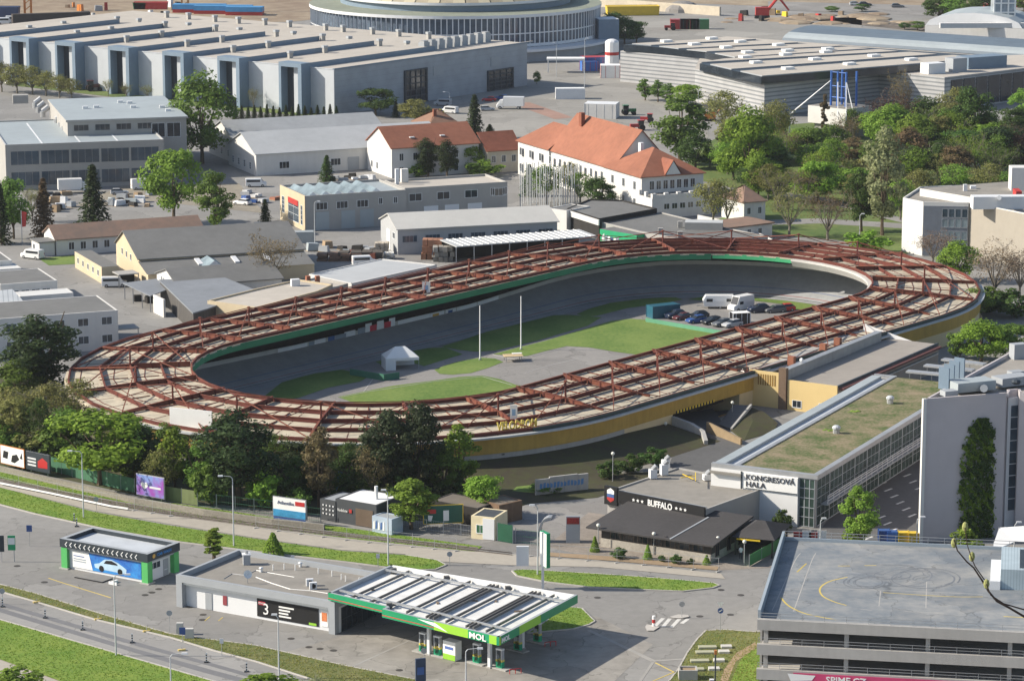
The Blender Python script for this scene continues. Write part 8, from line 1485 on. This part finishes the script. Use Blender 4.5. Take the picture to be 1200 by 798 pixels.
board('purple and blue billboard with a pale heart on the avenue', (160, 584), (193, 590), 3.2, .6, M_gal, lambda f, p, z, h: (kid('ground', p, lambda mb: f.box(mb, .1, f.L - .1, -.045, -.031, z + .1, z + h - .1, mat('poster_purple', (.30, .07, .38), .5, .6, .7, c2=(.18, .32, .62), big=.3))), blob(f, p, M_wht, [[(.30, 1.6), (.42, 2.1), (.42, 2.5), (.36, 2.7), (.30, 2.5), (.24, 2.7), (.18, 2.5), (.18, 2.1)]]), panel(p, f, 'front', f.L * .48, 1.9, f.L * .4, .3, M_wpan, 'text_line', .07)))
board('white and sea blue billboard lettered Atlantika', (320, 611.5), (359, 617), 2.9, .9, M_gal, lambda f, p, z, h: (panel(p, f, 'front', .1, z + .1, f.L - .2, 1.0, mat('sea_blue', (.05, .28, .5), .5, .4, 2), 'sea', .07), panel(p, f, 'front', f.L * .68, z + 1.9, f.L * .28, .6, PNT['red'], 'red_text', .07), text('lettering', 'Atlantika', mat('ad_letters', (.1, .12, .2), .5), f.p(f.L * .14, -.06, z + 1.9), f.u, (0, 0, 1), .5, p, .04, f.L * .5), panel(p, f, 'front', .1, z - .5, f.L - .2, .5, PNT['blue'], 'blue_foot', .05)))
board('dark green billboard with product pictures and a yellow frame', (496, 621), (543, 619), 2.7, .8, M_ylw, lambda f, p, z, h: (kid('ground', p, lambda mb: f.box(mb, .1, f.L - .1, -.045, -.031, z + .1, z + h - .1, mat('poster_green', (.02, .09, .07), .5, .3))), blob(f, p, M_ab[0], [[(.12, 1.3), (.2, 1.2), (.24, 2.0), (.12, 2.1)], [(.5, 1.2), (.64, 1.2), (.64, 2.7), (.5, 2.7)]]), blob(f, p, PNT['red'], [[(.1, 2.3), (.32, 2.3), (.32, 2.9), (.1, 2.9)]])))
# station price sign and info boards
q = W(636, 690); t = thing('price_sign', 'tall slim green and white station price sign beside the street lamp', 'sign', q); kid('pole', t, lambda mb: mb.box(q, (.35, .3, 7.6), M_wpan)); kid('panel', t, lambda mb: (mb.box(q + Vector((.3, .1, 3.0)), (.5, 1.8, 4.6), M_dgreen, .5), mb.box(q + Vector((.06, -.02, 3.1)), (.06, 1.7, 4.4), M_wht, .5))); kid('white_box', t, lambda mb: mb.box(q + Vector((-2.6, .5, 3.0)), (1.6, .4, 2.6), M_wpan))
q = W(9, 658); t = thing('price_sign', 'station sign with white and green panels at the left edge', 'sign', q); kid('post', t, lambda mb: [mb.cyl(q + Vector((x, 0, 0)), q + Vector((x, 0, 3.6)), .06, M_gal) for x in (-.8, .9)]); kid('panel', t, lambda mb: (mb.box(q + Vector((-.7, 0, 1.4)), (.6, .15, 2.2), M_anth), mb.box(q + Vector((.6, 0, 1.6)), (1.0, .15, 2.0), M_dgreen), mb.box(q + Vector((.6, -.09, 2.4)), (.9, .03, .9), M_wpan)))
q = W(493, 812); t = thing('info_totem', 'dark blue information totem at the bottom edge before the canopy', 'sign', q); kid('panel', t, lambda mb: mb.box(q, (1.2, .3, 4.2), mat('totem_navy', (.04, .06, .10), .5, .2), .3)); kid('print', t, lambda mb: mb.box(q + Vector((.02, -.2, 2.3)), (.8, .04, .9), M_ab[1], .3))
def sign(px, base, top, lab, kind):
    q = W(px, base); h = H * (base - top) / (base - YH); t = thing('road_sign', lab, 'road sign', q, 'road signs'); kid('pole', t, lambda mb: mb.cyl(q, q + Vector((0, 0, h)), .04, M_gal, n=6)); c = q + Vector((0, -.07, h - .35))
    if kind in ('round', 'arrow', 'grey'): kid('disc', t, lambda mb: mb.cyl(c + Vector((0, .03, 0)), c, .36, {'round': M_gal, 'grey': M_gpan, 'arrow': PNT['blue']}[kind], n=16))
    if kind == 'arrow': kid('arrow', t, lambda mb: mb.bar(c + Vector((-.2, -.02, -.15)), c + Vector((.2, -.02, .12)), .1, .1, M_wht, up=(0, 1, 0))); kid('triangle', t, lambda mb: mb.prism([c + Vector((a, b, 0)) for a, b in ((-.01, 0), (.01, 0), (.01, .02))], 0, .01, M_wht) and mb.poly([c + Vector((0, 0, .4)), c + Vector((.42, 0, 1.1)), c + Vector((-.42, 0, 1.1))], M_wht))
    if kind == 'square': kid('plate', t, lambda mb: mb.box(c + Vector((0, 0, -.4)), (.75, .05, .9), PNT['blue']))
    if kind == 'white': kid('plate', t, lambda mb: mb.box(c + Vector((0, 0, -.2)), (.45, .05, .6), M_wpan))
for a in ((3, 708, 688, 'round grey sign on the street edge at the left', 'grey'), (199, 742, 713, 'round sign on a thin pole in the verge before the shop', 'grey'), (497, 787, 757, 'thin sign pole in the verge before the canopy', 'round'), (799, 724, 703, 'round grey sign on the refuge by the crossing', 'round'), (844, 741, 710, 'blue arrow sign under a white triangle at the corner lawn', 'arrow'), (35, 640, 615, 'small blue sign near the slip road at the left', 'square'), (260, 768, 747, 'white sign at the verge end before the shop', 'white'), (214, 752, 735, 'blue lane sign by the concrete blocks on the street', 'square'), (527, 662, 645, 'round dark sign at the tip of the grass strip', 'grey'), (113, 598, 581, 'small dark round sign on the grass before the purple billboard', 'grey'), (343, 663, 650, 'slim yellow topped post sign behind the shop', 'white'), (443, 664, 648, 'thin post sign right behind the canopy', 'white')): sign(*a)
bol = thing('striped_bollard', 'x', 'bollard'); kid('post', bol, lambda mb: mb.box((0, 0, .12), (.16, .06, 1.1), M_wht)); [kid('stripe', bol, lambda mb: mb.hexa([Vector((a, b, .2 + .32 * k)) for a, b in ((-.085, -.035), (.085, -.035), (.085, .035), (-.085, .035))], [Vector((a, b, .36 + .32 * k)) for a, b in ((-.085, -.035), (.085, -.035), (.085, .035), (-.085, .035))], M_blk)) for k in range(3)]; kid('foot', bol, lambda mb: mb.box((0, 0, 0), (.55, .4, .12), M_blk))
for x, y, l in ((3, 711, 'striped lane bollard at the left edge of the street'), (53, 724, 'second striped lane bollard from the left edge'), (97, 738, 'striped lane bollard just left of the near lawn lamp'), (155, 753, 'striped lane bollard just right of the near lawn lamp'), (242, 776, 'striped lane bollard below the concrete blocks'), (289, 787, 'last striped lane bollard on the street to the right'), (90, 617, 'striped bollard on the slip road behind the car wash'), (87, 611, 'striped bollard just behind the other on the slip road')): place(bol, W(x, y), .1, l, 'striped lane bollards')
q = W(766, 734); t = thing('red_bollard', 'white and red bollard on the small refuge island', 'bollard', q); kid('post', t, lambda mb: mb.cyl(q, q + Vector((0, 0, 1.4)), .2, M_wht, n=10)); kid('band', t, lambda mb: mb.cyl(q + Vector((0, 0, .5)), q + Vector((0, 0, .95)), .21, PNT['red'], n=10))
for x, y, w_, h_, l in ((211, 743, .9, 1.5, 'left'), (222, 748, 1.1, 1.3, 'right')): q = W(x, y); t = tag(kid('concrete_block', None, lambda mb: mb.hexa([q + Vector((a, b, 0)) for a, b in ((-w_ / 2, -.3), (w_ / 2, -.3), (w_ / 2, .3), (-w_ / 2, .3))], [q + Vector((a * .9, b * .9, h_)) for a, b in ((-w_ / 2, -.3), (w_ / 2, -.3), (w_ / 2, .3), (-w_ / 2, .3))], M_lip), org=q), 'upright concrete block in the verge by the blue lane sign, the %s one' % l, 'concrete block')
for x, y, l in ((43, 706, 'leftmost yellow barrier foot at the verge edge of the street'), (115, 726, 'yellow barrier foot at the verge left of the near lawn lamp'), (172, 740, 'yellow barrier foot at the verge left of the concrete blocks'), (213, 762, 'yellow barrier foot under the blue lane sign')): q = W(x, y); tag(kid('barrier_foot', None, lambda mb: (mb.box(q, (.9, .35, .18), mat('faded_yellow', (.55, .42, .15), .8, .2), .3), mb.cyl(q, q + Vector((0, 0, .5)), .05, M_gal)), org=q), l, 'barrier foot', 'yellow barrier feet')
for x, y, l in ((829, 760, 'long concrete slab pair on the corner grass, farthest of four'), (826, 766, 'long concrete slab pair on the corner grass, second of four'), (820, 776, 'long concrete slab pair on the corner grass, third of four'), (814, 786, 'concrete slab pair behind the square planter on the corner grass')): q = W(x, y); t = thing('concrete_slab', l, 'slab', q, 'slabs on the corner grass'); kid('slab', t, lambda mb: mb.box(q, (2.2, .9, .35), mat('mossy_slab', (.36, .36, .26), .9, .2), .05)); kid('slab', t, lambda mb: mb.box(q + Vector((2.3, .2, 0)), (1.3, .9, .38), M_lip, .05))
q = W(806, 795); t = thing('square_planter', 'square concrete planter at the bottom of the corner grass', 'planter', q); kid('box', t, lambda mb: [mb.box(q + Vector((a, b, 0)), s_, M_conc) for a, b, s_ in ((0, -.8, (2.2, .2, 1.3)), (0, .8, (2.2, .2, 1.3)), (-1.0, 0, (.2, 1.4, 1.3)), (1.0, 0, (.2, 1.4, 1.3)))]); kid('soil', t, lambda mb: mb.box(q, (1.8, 1.4, 1.1), M_dirt))
q = W(838, 805); t = thing('signal_post', 'dark post with a yellow lamp on the corner grass', 'signal', q); kid('post', t, lambda mb: mb.cyl(q, q + Vector((0, 0, 4.3)), .09, M_anth)); kid('lamp', t, lambda mb: mb.box(q + Vector((0, 0, 4.0)), (.3, .3, .5), PNT['orange'])); kid('box', t, lambda mb: mb.box(q + Vector((-.4, 0, 0)), (.5, .4, 1.0), M_wpan))
q = W(26, 285); t = thing('red_flag', 'red flag on a white pole beside the long barrack', 'flag', q); kid('pole', t, lambda mb: mb.cyl(q, q + Vector((0, 0, 7)), .08, M_pole)); kid('cloth', t, lambda mb: mb.poly([q + Vector((.1, 0, 6.9)), q + Vector((1.2, -.2, 6.7)), q + Vector((.9, .1, 3.6)), q + Vector((.1, 0, 3.5))], PNT['red']))
q = W(393, 588); t = thing('feather_flag', 'teal feather flag leaning over the kiosks', 'flag', q); kid('pole', t, lambda mb: mb.cyl(q, q + Vector((.5, 0, 4.6)), .04, M_gal)); kid('cloth', t, lambda mb: mb.poly([q + Vector((0, -.05, 1.8)), q + Vector((.3, -.05, 1.8)), q + Vector((1.1, -.05, 4.4)), q + Vector((.5, -.05, 4.6))], PNT['teal']))
for i, (x, y, l) in enumerate(((940, 634, 'red and white board barrier left on the yard behind the garage'), (958, 634, 'red and white board barrier right on the yard behind the garage'))): q = W(x, y); t = thing('board_barrier', l, 'barrier', q); kid('board', t, lambda mb: (mb.box(q + Vector((-.6, 0, .3)), (1.2, .08, 1.0), M_redp), mb.box(q + Vector((.6, 0, .3)), (1.2, .08, 1.2), M_wht))); kid('foot', t, lambda mb: mb.box(q, (1.6, .4, .3), M_conc))
# pedestrian by the restaurant porch
q = W(868, 655); pe = thing('person', 'person in a white shirt and dark trousers walking beside the restaurant', 'person', q)
me = bpy.data.meshes.new('body'); V = [(0, 0, .95), (0, 0, 1.18), (0, 0, 1.42), (0, 0, 1.52), (0, -.02, 1.63), (.19, 0, 1.40), (.25, -.03, 1.14), (.24, -.12, .9), (-.19, 0, 1.40), (-.25, .03, 1.14), (-.23, .05, .9), (.1, 0, .9), (.11, -.14, .5), (.11, -.1, .08), (.11, -.24, .04), (-.1, 0, .9), (-.11, .08, .5), (-.11, .24, .1), (-.11, .14, .03)]
me.from_pydata(V, [(0, 1), (1, 2), (2, 3), (3, 4), (2, 5), (5, 6), (6, 7), (2, 8), (8, 9), (9, 10), (0, 11), (11, 12), (12, 13), (13, 14), (0, 15), (15, 16), (16, 17), (17, 18)], []); ob = bpy.data.objects.new('body', me); COL.objects.link(ob); sk = ob.modifiers.new('Skin', 'SKIN'); me.skin_vertices.new() if not me.skin_vertices else None
for i, r_ in enumerate((.15, .15, .16, .06, .11, .075, .055, .04, .075, .055, .04, .1, .075, .05, .045, .1, .075, .05, .045)): me.skin_vertices[0].data[i].radius = (r_, r_ * .85)
me.skin_vertices[0].data[0].use_root = True; sb2 = ob.modifiers.new('Sub', 'SUBSURF'); sb2.levels = sb2.render_levels = 1; bpy.context.view_layer.update(); m2 = bpy.data.meshes.new_from_object(ob.evaluated_get(bpy.context.evaluated_depsgraph_get())); bpy.data.objects.remove(ob)
m2.materials.clear(); [m2.materials.append(x) for x in (mat('skin', (.5, .32, .23), .6, .05), mat('shirt_white', (.72, .72, .72), .8, .05), mat('trousers_navy', (.03, .035, .05), .9, .1))]
for p_ in m2.polygons: z = p_.center.z; p_.material_index = 0 if z > 1.5 or (abs(p_.center.x) > .2 and z < 1.12 and z > .8) else (1 if z > .93 else 2)
ob = bpy.data.objects.new('body', m2); COL.objects.link(ob); ob.parent = pe; kid('hair', pe, lambda mb: mb.sph(q + Vector((0, .02, 1.66)), .115, mat('hair_dark', (.03, .02, .015), .8), 8, .95, True)); pe.scale = (1.05,) * 3
# ================================================================ GRASS TUFTS on the nearest lawns and verges
GR = random.Random(2); tm_ = mat_leaf('grass_blade', (.14, .24, .035), .35, .55); td_ = mat_leaf('dry_blade', (.22, .23, .075), .35, .55)
def tufts(name, sheets, n, hmax, m):
    mb = MB(); S = []
    for o in sheets:
        pts = [o.location + v.co for v in o.data.vertices]; xs = [p.x for p in pts]; ys = [p.y for p in pts]
        ar = abs(sum(pts[k].x * pts[k - 1].y - pts[k - 1].x * pts[k].y for k in range(len(pts)))) / 2; S.append((pts, min(xs), max(xs), min(ys), max(ys), ar, pts[0].z))
    tot = sum(s[5] for s in S)
    for pts, x0, x1, y0, y1, ar, z in S:
        k = int(n * ar / tot); c = 0; g = 0
        while c < k and g < k * 30:
            g += 1; x, y = GR.uniform(x0, x1), GR.uniform(y0, y1); ins = False
            for a in range(len(pts)):
                p, q = pts[a], pts[a - 1]
                if (p.y > y) != (q.y > y) and x < (q.x - p.x) * (y - p.y) / (q.y - p.y) + p.x: ins = not ins
            if not ins: continue
            c += 1; t = GR.uniform(0, 6.283); w_ = GR.uniform(.04, .11); h = GR.uniform(.3, 1) * hmax; dx, dy = math.cos(t), math.sin(t); l = GR.uniform(-.12, .12)
            mb.poly([(x - dx * w_, y - dy * w_, z), (x + dx * w_, y + dy * w_, z), (x + dy * l, y - dx * l, z + h)], m)
    o = mb.build(name); o['kind'] = 'stuff'; return o
sh_ = lambda *n: [o for o in bpy.data.objects if o.name.split('.')[0] in n and o.get('kind') == 'structure']
tufts('grass_tufts', sh_('near_lawn', 'corner_lawn', 'traffic_island_grass', 'verge', 'trackside_grass'), 22000, .15, tm_)
tufts('dry_grass_tufts', sh_('dry_verge', 'corner_grass'), 9000, .17, td_)
# ================================================================ light, sky, camera
SUN_EL = rad(31.5)
w = bpy.data.worlds.new('World'); SC.world = w; w.use_nodes = True; nt = w.node_tree
bg = nt.nodes['Background']; sky = nt.nodes.new('ShaderNodeTexSky'); sky.sky_type = 'NISHITA'; sky.sun_disc = False
sky.sun_elevation = SUN_EL; sky.sun_rotation = rad(270); sky.altitude = 300; sky.air_density = 1.0; sky.dust_density = 1.5; sky.ozone_density = 1.0
nt.links.new(sky.outputs[0], bg.inputs[0]); bg.inputs[1].default_value = .105
sl = bpy.data.lights.new('Sun', 'SUN'); sl.energy = 5.0; sl.angle = rad(.53); sl.color = (1.0, .915, .785)
so = bpy.data.objects.new('Sun', sl); COL.objects.link(so)
d = Vector((math.cos(SUN_EL), -.02, -math.sin(SUN_EL))); so.rotation_euler = d.to_track_quat('-Z', 'Y').to_euler(); so.location = (-200, 300, 300)
cam = bpy.data.cameras.new('Camera'); co = bpy.data.objects.new('Camera', cam); COL.objects.link(co); SC.camera = co
cam.sensor_width = 36; cam.lens = 36 * F / 1200; cam.clip_start = .5; cam.clip_end = 20000
co.location = (0, 0, H); co.rotation_euler = (math.pi / 2 - TH, 0, 0)
SC.view_settings.view_transform = 'Standard'; SC.view_settings.look = 'None'; SC.view_settings.exposure = .55; SC.view_settings.gamma = 1
SC.render.resolution_x = 1024; SC.render.resolution_y = 680
SC.cycles.max_bounces = 6; SC.cycles.transparent_max_bounces = 8
hz = MB(); hz.box((0, 0, -4), (14400, 14400, 120), None); hm = bpy.data.materials.new('haze_air'); hm.use_nodes = True; nt = hm.node_tree; nt.nodes.clear()
vo = nt.nodes.new('ShaderNodeVolumePrincipled'); vo.inputs['Color'].default_value = (.86, .91, 1, 1); vo.inputs['Density'].default_value = .00004; vo.inputs['Anisotropy'].default_value = .2; ou = nt.nodes.new('ShaderNodeOutputMaterial'); nt.links.new(vo.outputs[0], ou.inputs['Volume'])
hz.mats = [hm]; o = hz.build('haze', org=(0, 0, 0)); o['kind'] = 'stuff'
